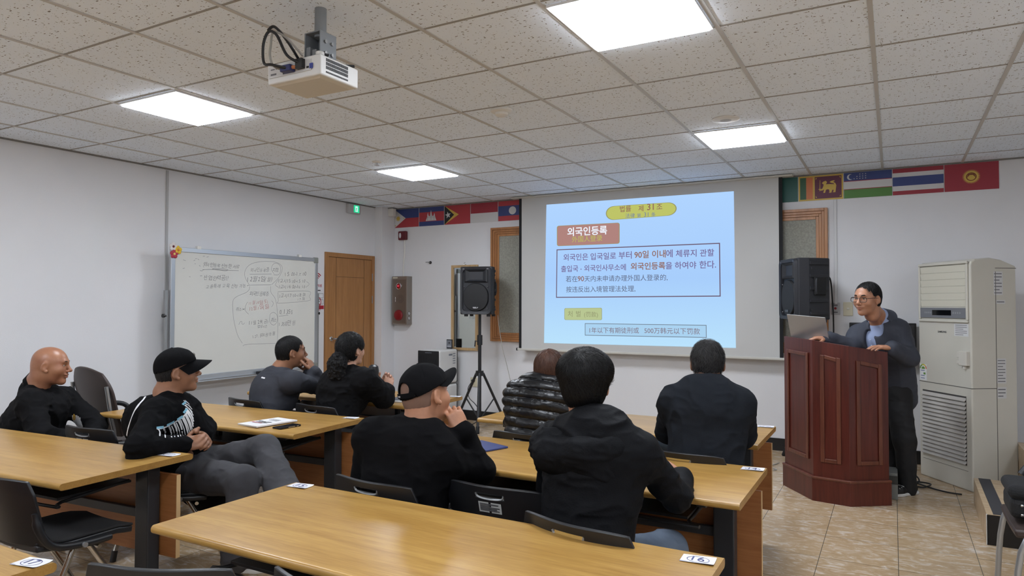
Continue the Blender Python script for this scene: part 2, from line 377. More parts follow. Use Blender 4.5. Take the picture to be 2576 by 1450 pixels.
BOARD_LINES = [[(4.446, 1.831), (4.607, 1.838), (4.706, 1.829), (4.738, 1.843), (4.656, 1.85), (4.559, 1.846), (4.607, 1.836), (4.872, 1.839)], [(5.012, 1.806), (5.305, 1.82)], [(4.993, 1.682), (5.007, 1.69), (5.299, 1.702)], [(5.007, 1.695), (4.952, 1.776), (4.958, 1.853), (5.031, 1.917), (5.182, 1.951), (5.355, 1.954), (5.444, 1.919), (5.452, 1.863), (5.401, 1.78), (5.307, 1.703)], [(5.342, 1.822), (5.305, 1.868), (5.319, 1.921), (5.369, 1.943), (5.421, 1.918), (5.432, 1.863), (5.4, 1.815), (5.334, 1.812)], [(5.014, 1.679), (5.007, 1.646), (4.968, 1.612), (4.85, 1.567), (4.805, 1.523), (4.803, 1.437), (4.821, 1.308), (4.868, 1.166), (4.928, 1.079)], [(5.292, 1.685), (5.301, 1.617), (5.359, 1.549), (5.387, 1.434), (5.399, 1.295), (5.395, 1.059)], [(4.935, 1.049), (5.001, 1.064), (5.395, 1.056)], [(4.989, 1.513), (4.963, 1.469), (4.963, 1.42), (5.004, 1.383)], [(5.309, 1.528), (5.334, 1.497), (5.31, 1.457)], [(5.284, 1.343), (5.296, 1.383), (5.339, 1.397), (5.384, 1.37), (5.392, 1.307), (5.356, 1.262), (5.312, 1.268), (5.284, 1.309), (5.284, 1.343)], [(4.88, 1.274), (4.899, 1.306), (4.918, 1.306), (4.919, 1.284), (4.939, 1.278), (4.952, 1.294)], [(5.395, 1.627), (5.853, 1.64), (5.864, 1.577), (5.855, 1.53), (5.419, 1.5), (5.404, 1.526), (5.398, 1.618)], [(5.413, 1.355), (5.548, 1.364)], [(5.401, 1.763), (5.361, 1.704), (5.402, 1.676)], [(5.819, 1.752), (5.862, 1.723), (5.807, 1.682)]]
SHIRT_FRONT = {'shirt': [[(-4.802, 2.618, 0.748), (-4.8, 2.62, 0.705), (-4.796, 2.623, 0.665)], [(-4.791, 2.624, 0.743), (-4.786, 2.628, 0.698), (-4.778, 2.633, 0.652)], [(-4.78, 2.63, 0.731), (-4.77, 2.636, 0.691), (-4.757, 2.645, 0.642)]], 'emblem': [[(-4.807, 2.615, 0.754), (-4.8, 2.619, 0.744), (-4.799, 2.62, 0.728), (-4.805, 2.617, 0.718), (-4.809, 2.614, 0.73), (-4.807, 2.615, 0.748)]], 'dir': (-0.868, 0.474, -0.144)}
SWEATER_PRINT = {'wing': [[(-3.65, 2.454, 0.79), (-3.644, 2.458, 0.776), (-3.643, 2.459, 0.754)], [(-3.628, 2.467, 0.794), (-3.621, 2.471, 0.774), (-3.619, 2.473, 0.745)], [(-3.604, 2.48, 0.804), (-3.594, 2.486, 0.779), (-3.59, 2.489, 0.745)], [(-3.579, 2.493, 0.82), (-3.567, 2.501, 0.788), (-3.56, 2.506, 0.747)], [(-3.557, 2.505, 0.835), (-3.543, 2.514, 0.798), (-3.536, 2.519, 0.751)], [(-3.537, 2.516, 0.849), (-3.521, 2.526, 0.807), (-3.511, 2.533, 0.757)], [(-3.522, 2.524, 0.863), (-3.505, 2.534, 0.821), (-3.494, 2.542, 0.771)], [(-3.515, 2.527, 0.883), (-3.497, 2.538, 0.845), (-3.486, 2.545, 0.799)], [(-3.519, 2.524, 0.9), (-3.498, 2.537, 0.868), (-3.483, 2.546, 0.827)], [(-3.524, 2.521, 0.917), (-3.502, 2.534, 0.893), (-3.485, 2.544, 0.86)], [(-3.529, 2.518, 0.928), (-3.506, 2.531, 0.915), (-3.49, 2.541, 0.894)], [(-3.531, 2.517, 0.942), (-3.514, 2.526, 0.936), (-3.502, 2.533, 0.922)]], 'mid': [[(-3.591, 2.487, 0.806), (-3.58, 2.494, 0.779), (-3.575, 2.497, 0.746)], [(-3.568, 2.499, 0.822), (-3.555, 2.507, 0.788), (-3.548, 2.512, 0.749)], [(-3.547, 2.511, 0.837), (-3.532, 2.52, 0.797), (-3.523, 2.526, 0.754)], [(-3.53, 2.52, 0.851), (-3.513, 2.53, 0.809), (-3.502, 2.537, 0.764)], [(-3.518, 2.526, 0.867), (-3.501, 2.536, 0.828), (-3.49, 2.544, 0.785)], [(-3.517, 2.526, 0.886), (-3.498, 2.537, 0.851), (-3.485, 2.546, 0.813)], [(-3.522, 2.523, 0.902), (-3.5, 2.536, 0.875), (-3.484, 2.545, 0.844)], [(-3.527, 2.52, 0.916), (-3.504, 2.533, 0.899), (-3.488, 2.542, 0.877)], [(-3.53, 2.518, 0.929), (-3.51, 2.529, 0.921), (-3.496, 2.537, 0.908)]], 'top': [[(-3.658, 2.45, 0.792), (-3.618, 2.472, 0.8), (-3.569, 2.498, 0.829), (-3.53, 2.52, 0.858), (-3.51, 2.53, 0.883)]], 'edge': [[(-3.658, 2.45, 0.796), (-3.628, 2.466, 0.801)], [(-3.614, 2.474, 0.809), (-3.579, 2.493, 0.829)], [(-3.564, 2.501, 0.838), (-3.535, 2.517, 0.856)], [(-3.536, 2.514, 0.919), (-3.517, 2.525, 0.942)], [(-3.532, 2.518, 0.874), (-3.515, 2.527, 0.897)]], 'stripe': [[(-3.697, 2.423, 1.014), (-3.712, 2.415, 0.983), (-3.727, 2.408, 0.95), (-3.751, 2.395, 0.916), (-3.771, 2.385, 0.877), (-3.786, 2.378, 0.832), (-3.799, 2.372, 0.787), (-3.807, 2.368, 0.748)]], 'dir': (-0.812, 0.567, -0.142)}
# ================================================================ the room
YW, ZC, XL, XR, YB = 7.508, 2.809, -6.158, 2.7, -3.4
wall_m = mat('wall_paint', (222, 222, 224), 0.85, bump=0.10, bscale=160, var=0.02, scale=1.5, spec=0.2)
def struct(name, mb, m, parent=None, **k):
    o = mb.build(name, m, parent, **k)
    if parent is None: o['kind'] = 'structure'
    return o
# floor tiles
def floor_material():
    m = bpy.data.materials.new('floor_tile'); m.use_nodes = True
    nt = m.node_tree; N = nt.nodes; L = nt.links; b = N['Principled BSDF']
    tc = N.new('ShaderNodeTexCoord'); mp = N.new('ShaderNodeMapping')
    mp.inputs['Location'].default_value = (0.396 + 0.41 * 10, -0.175 + 0.43 * 10, 0)
    L.new(tc.outputs['Object'], mp.inputs['Vector'])
    br = N.new('ShaderNodeTexBrick'); br.offset = 0.0; br.squash = 1.0
    br.inputs['Scale'].default_value = 1.0; br.inputs['Brick Width'].default_value = 0.41; br.inputs['Row Height'].default_value = 0.43
    br.inputs['Mortar Size'].default_value = 0.0022; br.inputs['Mortar Smooth'].default_value = 0.3; br.inputs['Bias'].default_value = 0.0
    L.new(mp.outputs['Vector'], br.inputs['Vector'])
    m2 = N.new('ShaderNodeMapping'); m2.inputs['Scale'].default_value = (2.0, 4.2, 1); m2.inputs['Rotation'].default_value = (0, 0, -0.25)
    L.new(tc.outputs['Object'], m2.inputs['Vector'])
    nz = N.new('ShaderNodeTexNoise'); nz.inputs['Scale'].default_value = 4.5; nz.inputs['Detail'].default_value = 8; nz.inputs['Roughness'].default_value = 0.68; nz.inputs['Distortion'].default_value = 1.3
    L.new(m2.outputs['Vector'], nz.inputs['Vector'])
    rp = N.new('ShaderNodeValToRGB')
    for e, (p, c) in zip([rp.color_ramp.elements[0], rp.color_ramp.elements[1], rp.color_ramp.elements.new(0.5)], [(0.3, (168, 142, 110)), (0.72, (192, 169, 138)), (0.5, (183, 158, 125))]):
        e.position = p; e.color = lin(c)
    L.new(nz.outputs['Fac'], rp.inputs['Fac'])
    mx = N.new('ShaderNodeMix'); mx.data_type = 'RGBA'
    L.new(br.outputs['Fac'], mx.inputs['Factor']); L.new(rp.outputs['Color'], mx.inputs['A']); mx.inputs['B'].default_value = lin((92, 84, 72))
    L.new(mx.outputs['Result'], b.inputs['Base Color'])
    b.inputs['Roughness'].default_value = 0.22; b.inputs['Specular IOR Level'].default_value = 0.55
    bp = N.new('ShaderNodeBump'); bp.inputs['Strength'].default_value = 0.4; bp.inputs['Distance'].default_value = 0.002; bp.invert = True
    L.new(br.outputs['Fac'], bp.inputs['Height']); L.new(bp.outputs['Normal'], b.inputs['Normal'])
    MATS['floor_tile'] = m
    return m
def ceiling_material():
    m = bpy.data.materials.new('ceiling_tile'); m.use_nodes = True
    nt = m.node_tree; N = nt.nodes; L = nt.links; b = N['Principled BSDF']
    tc = N.new('ShaderNodeTexCoord')
    def pits(scale, stretch, rot, lo, hi):
        mp = N.new('ShaderNodeMapping'); mp.inputs['Scale'].default_value = stretch; mp.inputs['Rotation'].default_value = (0, 0, rot)
        L.new(tc.outputs['Object'], mp.inputs['Vector'])
        wn = N.new('ShaderNodeTexNoise'); wn.inputs['Scale'].default_value = 5; wn.inputs['Detail'].default_value = 1
        L.new(tc.outputs['Object'], wn.inputs['Vector'])
        ad = N.new('ShaderNodeMixRGB'); ad.blend_type = 'ADD'; ad.inputs[0].default_value = 0.35
        L.new(mp.outputs['Vector'], ad.inputs[1]); L.new(wn.outputs['Color'], ad.inputs[2])
        vo = N.new('ShaderNodeTexVoronoi'); vo.inputs['Scale'].default_value = scale; vo.inputs['Randomness'].default_value = 1.0
        L.new(ad.outputs[0], vo.inputs['Vector'])
        sp = N.new('ShaderNodeSeparateColor'); L.new(vo.outputs['Color'], sp.inputs[0])
        th = N.new('ShaderNodeMapRange'); th.inputs['From Min'].default_value = 0.15; th.inputs['From Max'].default_value = 1.0; th.inputs['To Min'].default_value = lo; th.inputs['To Max'].default_value = hi
        L.new(sp.outputs[0], th.inputs['Value'])
        lt = N.new('ShaderNodeMath'); lt.operation = 'LESS_THAN'
        L.new(vo.outputs['Distance'], lt.inputs[0]); L.new(th.outputs['Result'], lt.inputs[1])
        return lt
    a = pits(1, (34, 98, 1), 0.0, -0.22, 0.30); c = pits(1, (95, 38, 1), 0.25, -0.32, 0.27); d = pits(1, (120, 120, 1), 0.0, -0.28, 0.25)
    m1 = N.new('ShaderNodeMath'); m1.operation = 'MAXIMUM'; L.new(a.outputs[0], m1.inputs[0]); L.new(d.outputs[0], m1.inputs[1])
    m0 = N.new('ShaderNodeMath'); m0.operation = 'MAXIMUM'; L.new(m1.outputs[0], m0.inputs[0]); L.new(c.outputs[0], m0.inputs[1])
    mx = N.new('ShaderNodeMix'); mx.data_type = 'RGBA'
    L.new(m0.outputs[0], mx.inputs['Factor']); mx.inputs['A'].default_value = lin((234, 243, 254)); mx.inputs['B'].default_value = lin((120, 116, 112))
    L.new(mx.outputs['Result'], b.inputs['Base Color'])
    b.inputs['Roughness'].default_value = 0.95; b.inputs['Specular IOR Level'].default_value = 0.1
    MATS['ceiling_tile'] = m
    return m
struct('floor', MB().box(XL - .3, XR + .3, YB - .3, YW + .3, -0.12, 0.0), floor_material())
struct('ceiling', MB().box(XL - .3, XR + .3, YB - .3, YW + .3, ZC, ZC + .1), ceiling_material())
struct('wall_front', MB().box(XL - .3, XR + .3, YW, YW + .2, 0, ZC), wall_m)
struct('wall_left', MB().box(XL - .2, XL, YB, YW, 0, ZC), wall_m)
struct('wall_right', MB().box(XR, XR + .2, YB, YW, 0, ZC), wall_m)
struct('wall_back', MB().box(XL - .3, XR + .3, YB - .2, YB, 0, ZC), wall_m)
struct('pillar', MB().box(XL - .05, XL + 0.135, 7.236, YW + .05, 0, ZC - .001), wall_m)
base_m = mat('black_skirting', (22, 22, 24), 0.35)
struct('baseboard_front', MB().box(XL + .13, XR, YW - .012, YW, 0, 0.125), base_m)
struct('baseboard_left', MB().box(XL, XL + .012, YB, 6.30, 0, 0.125), base_m)
# slightly proud wall panel on the left wall and the seams
struct('trim_1', MB().box(XL, XL + .012, 4.172, 4.195, 0.125, ZC - .02), mat('seam_grey', (176, 176, 176), 0.7))
struct('trim_2', MB().box(-.505, -.478, YW - .014, YW, 1.50, 2.538), mat('white_duct', (206, 206, 206), 0.5), bevel=0.003)
# ceiling edge angle
edge_m = mat('edge_angle', (120, 117, 112), 0.6)
struct('trim_3', MB().box(XL, XR, YW - .02, YW, ZC - .012, ZC), edge_m)
struct('trim_4', MB().box(XL, XL + .02, YB, YW, ZC - .012, ZC), edge_m)
# ceiling grid: main tees run towards the screen, thin cross tees between
gb = MB()
for k in [-.71 - .62 * i for i in range(9)] + [-.075, .57, 1.2, 1.83, 2.46]:
    gb.box(k - .011, k + .011, YB, YW, ZC - .005, ZC + .001)
tee_m = mat('tee_bar', (188, 186, 182), 0.5)
struct('trim_5', gb, tee_m)
gb = MB(); k = 2.63 - 0.64 * 9; gy = []
while k < YW:
    if k > YB: gb.box(XL, XR, k - .006, k + .006, ZC - .003, ZC + .001)
    gy.append(k); k += 0.64
struct('trim_6', gb, mat('cross_tee_gap_shade', (150, 146, 140), 0.6))  # darker grey puts the shadow gap of the cross lines into the colour

# ---------------------------------------------------------------- ceiling lights
lamp_m = emission('led_diffuser', (238, 245, 255), LAMP)
white_metal = mat('white_metal', (225, 225, 225), 0.4)
def panel(x, y, label):
    t = thing('ceiling_light', label, 'ceiling light', (x, y, ZC), 0, 'square ceiling lights')
    h = 0.295
    fr = MB()
    for a in ((-h, h, -h, -h + .016), (-h, h, h - .016, h), (-h, -h + .016, -h + .016, h - .016), (h - .016, h, -h + .016, h - .016)):
        fr.box(x + a[0], x + a[1], y + a[2], y + a[3], ZC - .014, ZC - .002)
    fr.build('frame', white_metal, t)
    MB().box(x - h + .014, x + h - .014, y - h + .014, y + h - .014, ZC - .022, ZC - .003).build('diffuser', lamp_m, t)
panel(-1.022, 2.97, 'large bright square ceiling light nearest the camera at top of the photo')
panel(-4.12, 2.945, 'bright square ceiling light left of the projector')
panel(-4.12, 5.50, 'small looking square ceiling light above the door and whiteboard')
panel(-1.018, 5.51, 'square ceiling light right of the screen top')
for x, y in ((-1.022, 0.40), (-4.12, 0.40), (-1.022, -2.1), (-4.12, -2.1), (2.08, 0.40), (2.08, 2.97)):  # last two, at the right, are added to brighten that side
    panel(x, y, 'square ceiling light outside the view, behind the camera or added at right to brighten that side')
# smoke detector, round vent, sprinkler
wp = mat('white_plastic', (222, 220, 214), 0.45)
t = thing('smoke_detector', 'round white smoke detector on the ceiling in front of the screen', 'smoke detector', (-2.296, 3.99, ZC))
MB().lathe([(0.075, 0), (0.075, -.014), (0.06, -.022)], (-2.296, 3.99, ZC - .001), 28).build('base', wp, t)
MB().lathe([(0.045, -.02), (0.044, -.038), (0.03, -.046), (0.0, -.047)], (-2.296, 3.99, ZC), 24).build('sensor_head', wp, t)
t = thing('ceiling_speaker', 'flat round grey disc on the ceiling beside the square light right of the screen', 'ceiling speaker', (-1.02, 4.948, ZC))
MB().lathe([(0.095, 0), (0.095, -.006), (0.078, -.012)], (-1.02, 4.948, ZC - .001), 32).build('rim', wp, t)
MB().lathe([(0.078, -.010), (0.0, -.014)], (-1.02, 4.948, ZC - .001), 28).build('grille', mat('grille_grey', (170, 170, 170), 0.6), t)
t = thing('sprinkler', 'small sprinkler head on the ceiling near the left wall', 'sprinkler', (-4.156, 4.914, ZC))
MB().lathe([(0.045, 0), (0.045, -.004), (0.02, -.01)], (-4.156, 4.914, ZC - .001), 20).build('escutcheon', wp, t)
MB().lathe([(0.012, -.008), (0.012, -.03), (0.024, -.032), (0.024, -.035)], (-4.156, 4.914, ZC), 16).build('sprinkler_nozzle', mat('chrome', (210, 210, 212), 0.14, 1.0), t)

# ---------------------------------------------------------------- door
door_w = wood('door_wood', (170, 122, 74), (148, 102, 58), 0.42, 'Z', 120)
groove = mat('groove_brown', (104, 72, 42), 0.6)
chrome = mat('chrome', (210, 210, 212), 0.14, 1.0)
d = thing('door_1', 'light brown wooden door in the left wall', 'door', (XL, 6.77, 0))
d['kind'] = 'structure'
f = MB(); y0, y1, zt = 6.303, 7.225, 2.139
f.box(XL, XL + .022, y0, y0 + .055, 0, zt); f.box(XL, XL + .022, y1 - .055, y1, 0, zt); f.box(XL, XL + .022, y0 + .055, y1 - .055, zt - .055, zt)
f.build('door_frame', door_w, d, bevel=0.002)
f = MB().box(XL, XL + .008, y0 + .055, y1 - .055, 0.01, zt - .055)
leaf = f.build('door_leaf', door_w, d)
g = MB()
for yy in (y0 + .20, y1 - .20): g.box(XL + .007, XL + .0092, yy - .003, yy + .003, 0.3, zt - .06)
g.box(XL + .007, XL + .0092, y0 + .2, y1 - .2, zt - .305, zt - .299)
g.box(XL + .006, XL + .0095, y0 + .055, y1 - .055, zt - .061, zt - .055)
g.build('panel_groove', groove, leaf)
hd = MB().lathe([(0.03, 0), (0.03, .008), (0.022, .014), (0.012, .016), (0.012, .05)], (XL + .008, y0 + .115, 1.055), 20, Matrix.Rotation(R_(90), 3, 'Y'))
hd.tube([(XL + .055, y0 + .115, 1.055), (XL + .058, y0 + .15, 1.056), (XL + .055, y0 + .225, 1.058)], [.010, .009, .007], 10)
hd.build('door_handle', chrome, d)
for z in (0.35, 1.55, 1.85):
    MB().box(XL + .02, XL + .030, y1 - .058, y1 - .046, z - .05, z + .05).build('hinge', mat('grey_metal', (150, 150, 150), 0.4, 0.6), d, bevel=.002)

# ---------------------------------------------------------------- fixed wall boards in brown stepped frames, either side of the screen
frame_w = wood('frame_wood', (178, 124, 76), (152, 100, 58), 0.4, 'Z', 80)
felt = mat('grey_felt', (140, 139, 130), 0.95, c2=(162, 161, 150), scale=60, bump=0.3, bscale=200)
def wall_board(name, x0, x1, z0, z1):
    w = thing(name, None, None, ((x0 + x1) / 2, YW, z0))
    w['kind'] = 'structure'
    fm = MB()
    for i, (a, dp) in enumerate(((0.0, .050), (.030, .040), (.056, .030), (.080, .020))):
        b = (.030, .056, .080, .110)[i]
        fm.box(x0 + a, x0 + b - .0015, YW - dp, YW, z0 + a, z1 - a); fm.box(x1 - b + .0015, x1 - a, YW - dp, YW, z0 + a, z1 - a)
        fm.box(x0 + b, x1 - b, YW - dp, YW, z0 + a, z0 + b - .0015); fm.box(x0 + b, x1 - b, YW - dp, YW, z1 - b + .0015, z1 - a)
    fm.build('window_frame', frame_w, w, bevel=.002)
    MB().box(x0 + .109, x1 - .109, YW - .012, YW, z0 + .109, z1 - .109).build('pane', felt, w)
wall_board('window_1', -4.452, -3.1, 1.026, 2.458)
wall_board('window_2', -1.9, -.56, 1.0, 2.460)

# ---------------------------------------------------------------- flags in a row under the ceiling
FC = {'navy': (52, 66, 122), 'red': (172, 56, 64), 'white': (205, 204, 204), 'yellow': (204, 172, 78), 'black': (30, 30, 34), 'maroon': (98, 42, 64),
      'green': (82, 128, 58), 'teal': (40, 92, 84), 'orange': (204, 118, 70), 'dgreen': (52, 92, 62), 'grey': (150, 150, 152), 'crimson': (152, 44, 58), 'brownred': (120, 60, 34), 'blue': (44, 70, 128)}
def flag(name, label, x0, x1, z0, z1, parts):
    """parts: (colour, [(u, v) ...]) u right 0..1, v up 0..1, each part laid a hair above the one before"""
    names = []; m = MB(); y = YW - .006
    m.box(x0, x1, y, YW, z0, z1, 0); names.append('white')
    for i, (c, poly) in enumerate(parts):
        if c not in names: names.append(c)
        yy = y - .0004 * (i + 1)
        m.flat([(x0 + (x1 - x0) * u, z0 + (z1 - z0) * v) for u, v in poly], (0, yy, 0), (1, 0, 0), (0, 0, 1), names.index(c))
    o = m.build(name, [mat('flag_' + c, FC[c], 0.5) for c in names], origin=((x0 + x1) / 2, YW, z0))
    tag(o, label, 'flag', 'national flags under the ceiling')
def rect(u0, v0, u1, v1): return [(u0, v0), (u1, v0), (u1, v1), (u0, v1)]
def circ(cx_, cy_, r, n=24, asp=1.58, a0=0, a1=360): return [(cx_ + r * math.cos(R_(a0 + (a1 - a0) * i / n)) / asp, cy_ + r * math.sin(R_(a0 + (a1 - a0) * i / n))) for i in range(n if a1 - a0 == 360 else n + 1)]
def star(cx_, cy_, r, n=5, inner=0.4, asp=1.58, rot=90):
    return [(cx_ + (r if i % 2 == 0 else r * inner) * math.cos(R_(rot + 180 * i / n)) / asp, cy_ + (r if i % 2 == 0 else r * inner) * math.sin(R_(rot + 180 * i / n))) for i in range(2 * n)]
FZ0, FZ1 = 2.543, 2.794
FX = [-6.018, -5.602, -5.187, -4.775, -4.362, -3.95]
flag('flag', 'flag of blue over red with a white triangle and sun, leftmost by the pillar', FX[0], FX[1] - .008, FZ0, FZ1,
     [('navy', rect(0, .5, 1, 1)), ('red', rect(0, 0, 1, .5)), ('white', [(0, 0), (.46, .5), (0, 1)]), ('yellow', star(.145, .5, .17, 8, .55)), ('yellow', star(.03, .88, .05)), ('yellow', star(.03, .12, .05)), ('yellow', star(.38, .5, .05))])
tw = [(.27, .27), (.30, .38), (.335, .5), (.33, .55), (.345, .66), (.36, .72), (.375, .6), (.40, .52), (.44, .52), (.45, .6), (.465, .72), (.48, .84), (.50, .72), (.515, .6), (.53, .52), (.58, .52), (.60, .6), (.62, .68), (.635, .6), (.64, .52), (.66, .42), (.70, .27)]
flag('flag', 'flag with a white temple on red between blue bands', FX[1], FX[2] - .008, FZ0, FZ1,
     [('navy', rect(0, .74, 1, 1)), ('red', rect(0, .24, 1, .74)), ('navy', rect(0, 0, 1, .24)), ('white', tw), ('grey', rect(.33, .29, .345, .48)), ('grey', rect(.475, .29, .49, .6)), ('grey', rect(.60, .29, .615, .48)), ('grey', rect(.31, .45, .64, .465))])
flag('flag', 'red flag with a yellow and black triangle and white star', FX[2], FX[3] - .008, FZ0, FZ1,
     [('red', rect(0, 0, 1, 1)), ('yellow', [(0, 0), (.56, .5), (0, 1)]), ('black', [(0, 0), (.38, .5), (0, 1)]), ('white', star(.14, .5, .19, rot=100))])
flag('flag', 'flag of plain red over white', FX[3], FX[4] - .008, FZ0, FZ1, [('crimson', rect(0, .48, 1, 1))])
flag('flag', 'flag of red and blue bands with a white disc, next to the screen', FX[4], FX[5], FZ0, FZ1,
     [('red', rect(0, .75, 1, 1)), ('navy', rect(0, .25, 1, .75)), ('red', rect(0, 0, 1, .25)), ('white', circ(.5, .5, .2))])
GX = [-1.24, -.828, -.412, .010, .430, .846]
flag('flag', 'plain dark green flag half hidden by the screen edge', GX[0], GX[1] - .006, FZ0, FZ1, [('teal', rect(0, 0, 1, 1))])
lion = [(.56, .28), (.60, .28), (.62, .40), (.66, .42), (.69, .40), (.70, .30), (.68, .27), (.74, .27), (.75, .34), (.78, .40), (.79, .34), (.77, .28), (.83, .28), (.84, .42), (.85, .55), (.83, .64), (.78, .70), (.82, .73), (.80, .76), (.74, .74), (.70, .70), (.74, .66), (.79, .64), (.80, .60), (.70, .62), (.62, .62), (.645, .70), (.62, .76), (.57, .74), (.53, .68), (.55, .64), (.57, .62), (.56, .54), (.54, .46), (.50, .42), (.49, .38), (.54, .38), (.58, .42)]
flag('flag', 'maroon flag with a golden lion holding a sword beside green and orange stripes', GX[1], GX[2] - .006, FZ0, FZ1,
     [('yellow', rect(0, 0, 1, 1)), ('dgreen', rect(.035, .06, .175, .94)), ('orange', rect(.175, .06, .325, .94)), ('maroon', rect(.37, .06, .965, .94)), ('yellow', lion), ('yellow', [(.475, .36), (.49, .36), (.495, .78), (.485, .82)]), ('yellow', rect(.455, .42, .51, .45)),
      ('yellow', [(.39, .90), (.42, .90), (.39, .82)]), ('yellow', [(.945, .90), (.945, .82), (.915, .90)]), ('yellow', [(.39, .10), (.39, .18), (.42, .10)]), ('yellow', [(.945, .10), (.915, .10), (.945, .18)])])
uz = [('navy', rect(0, .68, 1, 1)), ('crimson', rect(0, .655, 1, .68)), ('crimson', rect(0, .335, 1, .36)), ('green', rect(0, 0, 1, .335)), ('white', circ(.14, .83, .115)), ('navy', circ(.17, .835, .10))]
for i, (row, n) in enumerate(((.92, 3), (.835, 4), (.75, 5))):
    for j in range(n): uz.append(('white', star(.46 - .06 * j, row, .028)))
flag('flag', 'flag of blue white and green with a white crescent and stars', GX[2], GX[3] - .006, FZ0, FZ1, uz)
flag('flag', 'flag of red white and wide dark blue stripes', GX[3], GX[4] - .006, FZ0, FZ1,
     [('crimson', rect(0, .84, 1, 1)), ('navy', rect(0, .34, 1, .68)), ('crimson', rect(0, 0, 1, .15))])
flag('flag', 'red flag with a golden rayed sun, rightmost of the flags', GX[4], GX[5], FZ0, FZ1,
     [('crimson', rect(0, 0, 1, 1)), ('yellow', star(.5, .5, .27, 40, .72)), ('brownred', circ(.5, .5, .155)), ('yellow', circ(.5, .5, .125)), ('brownred', [(.42, .46), (.44, .6), (.5, .62), (.56, .6), (.58, .46), (.53, .56), (.47, .56)]), ('yellow', [(.47, .4), (.5, .56), (.53, .4)])])

# ---------------------------------------------------------------- projection screen and slide
SXL, SXR, SZ0, SZ1, SY = -3.985, -0.965, 0.955, 2.79, 7.36
scr = thing('projection_screen', 'wide pull-down projection screen with black side borders on the front wall', 'projection screen', ((SXL + SXR) / 2, SY, SZ0))
scr_m = mat('screen_fabric', (196, 196, 194), 0.9, spec=0.1)
MB().box(SXL + .035, SXR - .035, SY, SY + .004, SZ0, SZ1).build('screen_fabric', scr_m, scr)
blk = mat('black_border', (20, 21, 24), 0.8)
for a, b in ((SXL, SXL + .035), (SXR - .035, SXR)):
    MB().box(a, b, SY - .001, SY + .004, SZ0, SZ1).build('black_border', blk, scr)
bar = MB().box(SXL - .02, SXR + .02, SY - .012, SY + .014, SZ0 - .022, SZ0 + .004).build('bottom_bar', mat('bar_white', (196, 194, 186), 0.4), scr, bevel=.006)
for x in (SXL - .025, SXR + .025):
    MB().box(x - .006, x + .006, SY - .014, SY + .016, SZ0 - .026, SZ0 + .006).build('end_cap', mat('cap_black', (26, 26, 28), 0.4), bar)
MB().box(SXL - .10, SXR + .10, SY - .03, SY + .05, SZ1 - .008, ZC - .006).build('roller_case', mat('bar_white', (196, 194, 186), 0.4), scr, bevel=.004)

sl = thing('projected_slide', 'bright light blue slide with Korean and Chinese text on the screen', 'projected slide', (-2.53, SY - .002, 1.04))
def slide_light(name, c, s=1.0): return emission('slide_' + name, c, SLIDE * s)
def slide_back():
    m = bpy.data.materials.new('slide_back'); m.use_nodes = True
    nt = m.node_tree; nt.nodes.clear(); N = nt.nodes; L = nt.links
    e = N.new('ShaderNodeEmission'); o = N.new('ShaderNodeOutputMaterial'); tc = N.new('ShaderNodeTexCoord')
    sp = N.new('ShaderNodeSeparateXYZ'); L.new(tc.outputs['Generated'], sp.inputs[0])
    rp = N.new('ShaderNodeValToRGB'); rp.color_ramp.elements[0].color = lin((186, 226, 252)); rp.color_ramp.elements[1].color = lin((176, 212, 255))
    el = rp.color_ramp.elements.new(0.45); el.color = lin((168, 206, 252))
    L.new(sp.outputs['Z'], rp.inputs['Fac']); L.new(rp.outputs['Color'], e.inputs[0]); e.inputs[1].default_value = SLIDE
    L.new(e.outputs[0], o.inputs[0])
    return m
y = SY - .002
MB().flat(SLIDE_QUAD, (0, y, 0), (1, 0, 0), (0, 0, 1)).build('slide_background', slide_back(), sl)
def lerp2(q, u, v):
    a, b, c, d_ = [Vector(p) for p in q]      # tl tr br bl
    return (a * (1 - u) + b * u) * (1 - v) + (d_ * (1 - u) + c * u) * v
def rounded(q, rx, ry, ins=0.0):
    out = []
    for cx_, cy_, a0 in ((1 - rx, ry, -90), (1 - rx, 1 - ry, 0), (rx, 1 - ry, 90), (rx, ry, 180)):
        for i in range(9):
            a = R_(a0 + 90 * i / 8)
            u, v = cx_ + rx * math.cos(a), cy_ + ry * math.sin(a)
            out.append(lerp2(q, 0.5 + (u - .5) * (1 - 2 * ins), 0.5 + (v - .5) * (1 - 2 * ins * 2)))
    return out
def slide_plate(name, q, rx, ry, c_edge, c_fill, ins):
    m = MB().flat(rounded(q, rx, ry), (0, y - .0008, 0), (1, 0, 0), (0, 0, 1), 0)
    m.flat(rounded(q, rx, ry, ins), (0, y - .0014, 0), (1, 0, 0), (0, 0, 1), 1)
    m.build(name, [slide_light(name + '_edge', c_edge), slide_light(name + '_fill', c_fill)], sl)
slide_plate('title_pill', SLIDE_SHAPES['pill'], .12, .5, (152, 152, 100), (190, 196, 104), .014)
slide_plate('heading_plate', SLIDE_SHAPES['red'], .035, .1, (160, 152, 108), (176, 132, 126), .010)
slide_plate('penalty_plate', SLIDE_SHAPES['green'], .04, .12, (150, 152, 110), (184, 198, 146), .010)
def outline(name, q, w, c):
    m = MB(); q = [Vector(p) for p in q]
    cen = sum(q, Vector((0, 0))) / 4
    inn = [p + Vector((w if p.x < cen.x else -w, w if p.y < cen.y else -w)) for p in q]
    for i in range(4):
        j = (i + 1) % 4
        m.flat([q[i], q[j], inn[j], inn[i]], (0, y - .0010, 0), (1, 0, 0), (0, 0, 1))
    m.build(name, slide_light(name, c), sl)
outline('text_frame', SLIDE_SHAPES['frame'], .011, (110, 92, 112))
MB().flat(SLIDE_SHAPES['box'], (0, y - .0006, 0), (1, 0, 0), (0, 0, 1)).build('penalty_box_fill', slide_light('boxfill', (170, 210, 240)), sl)
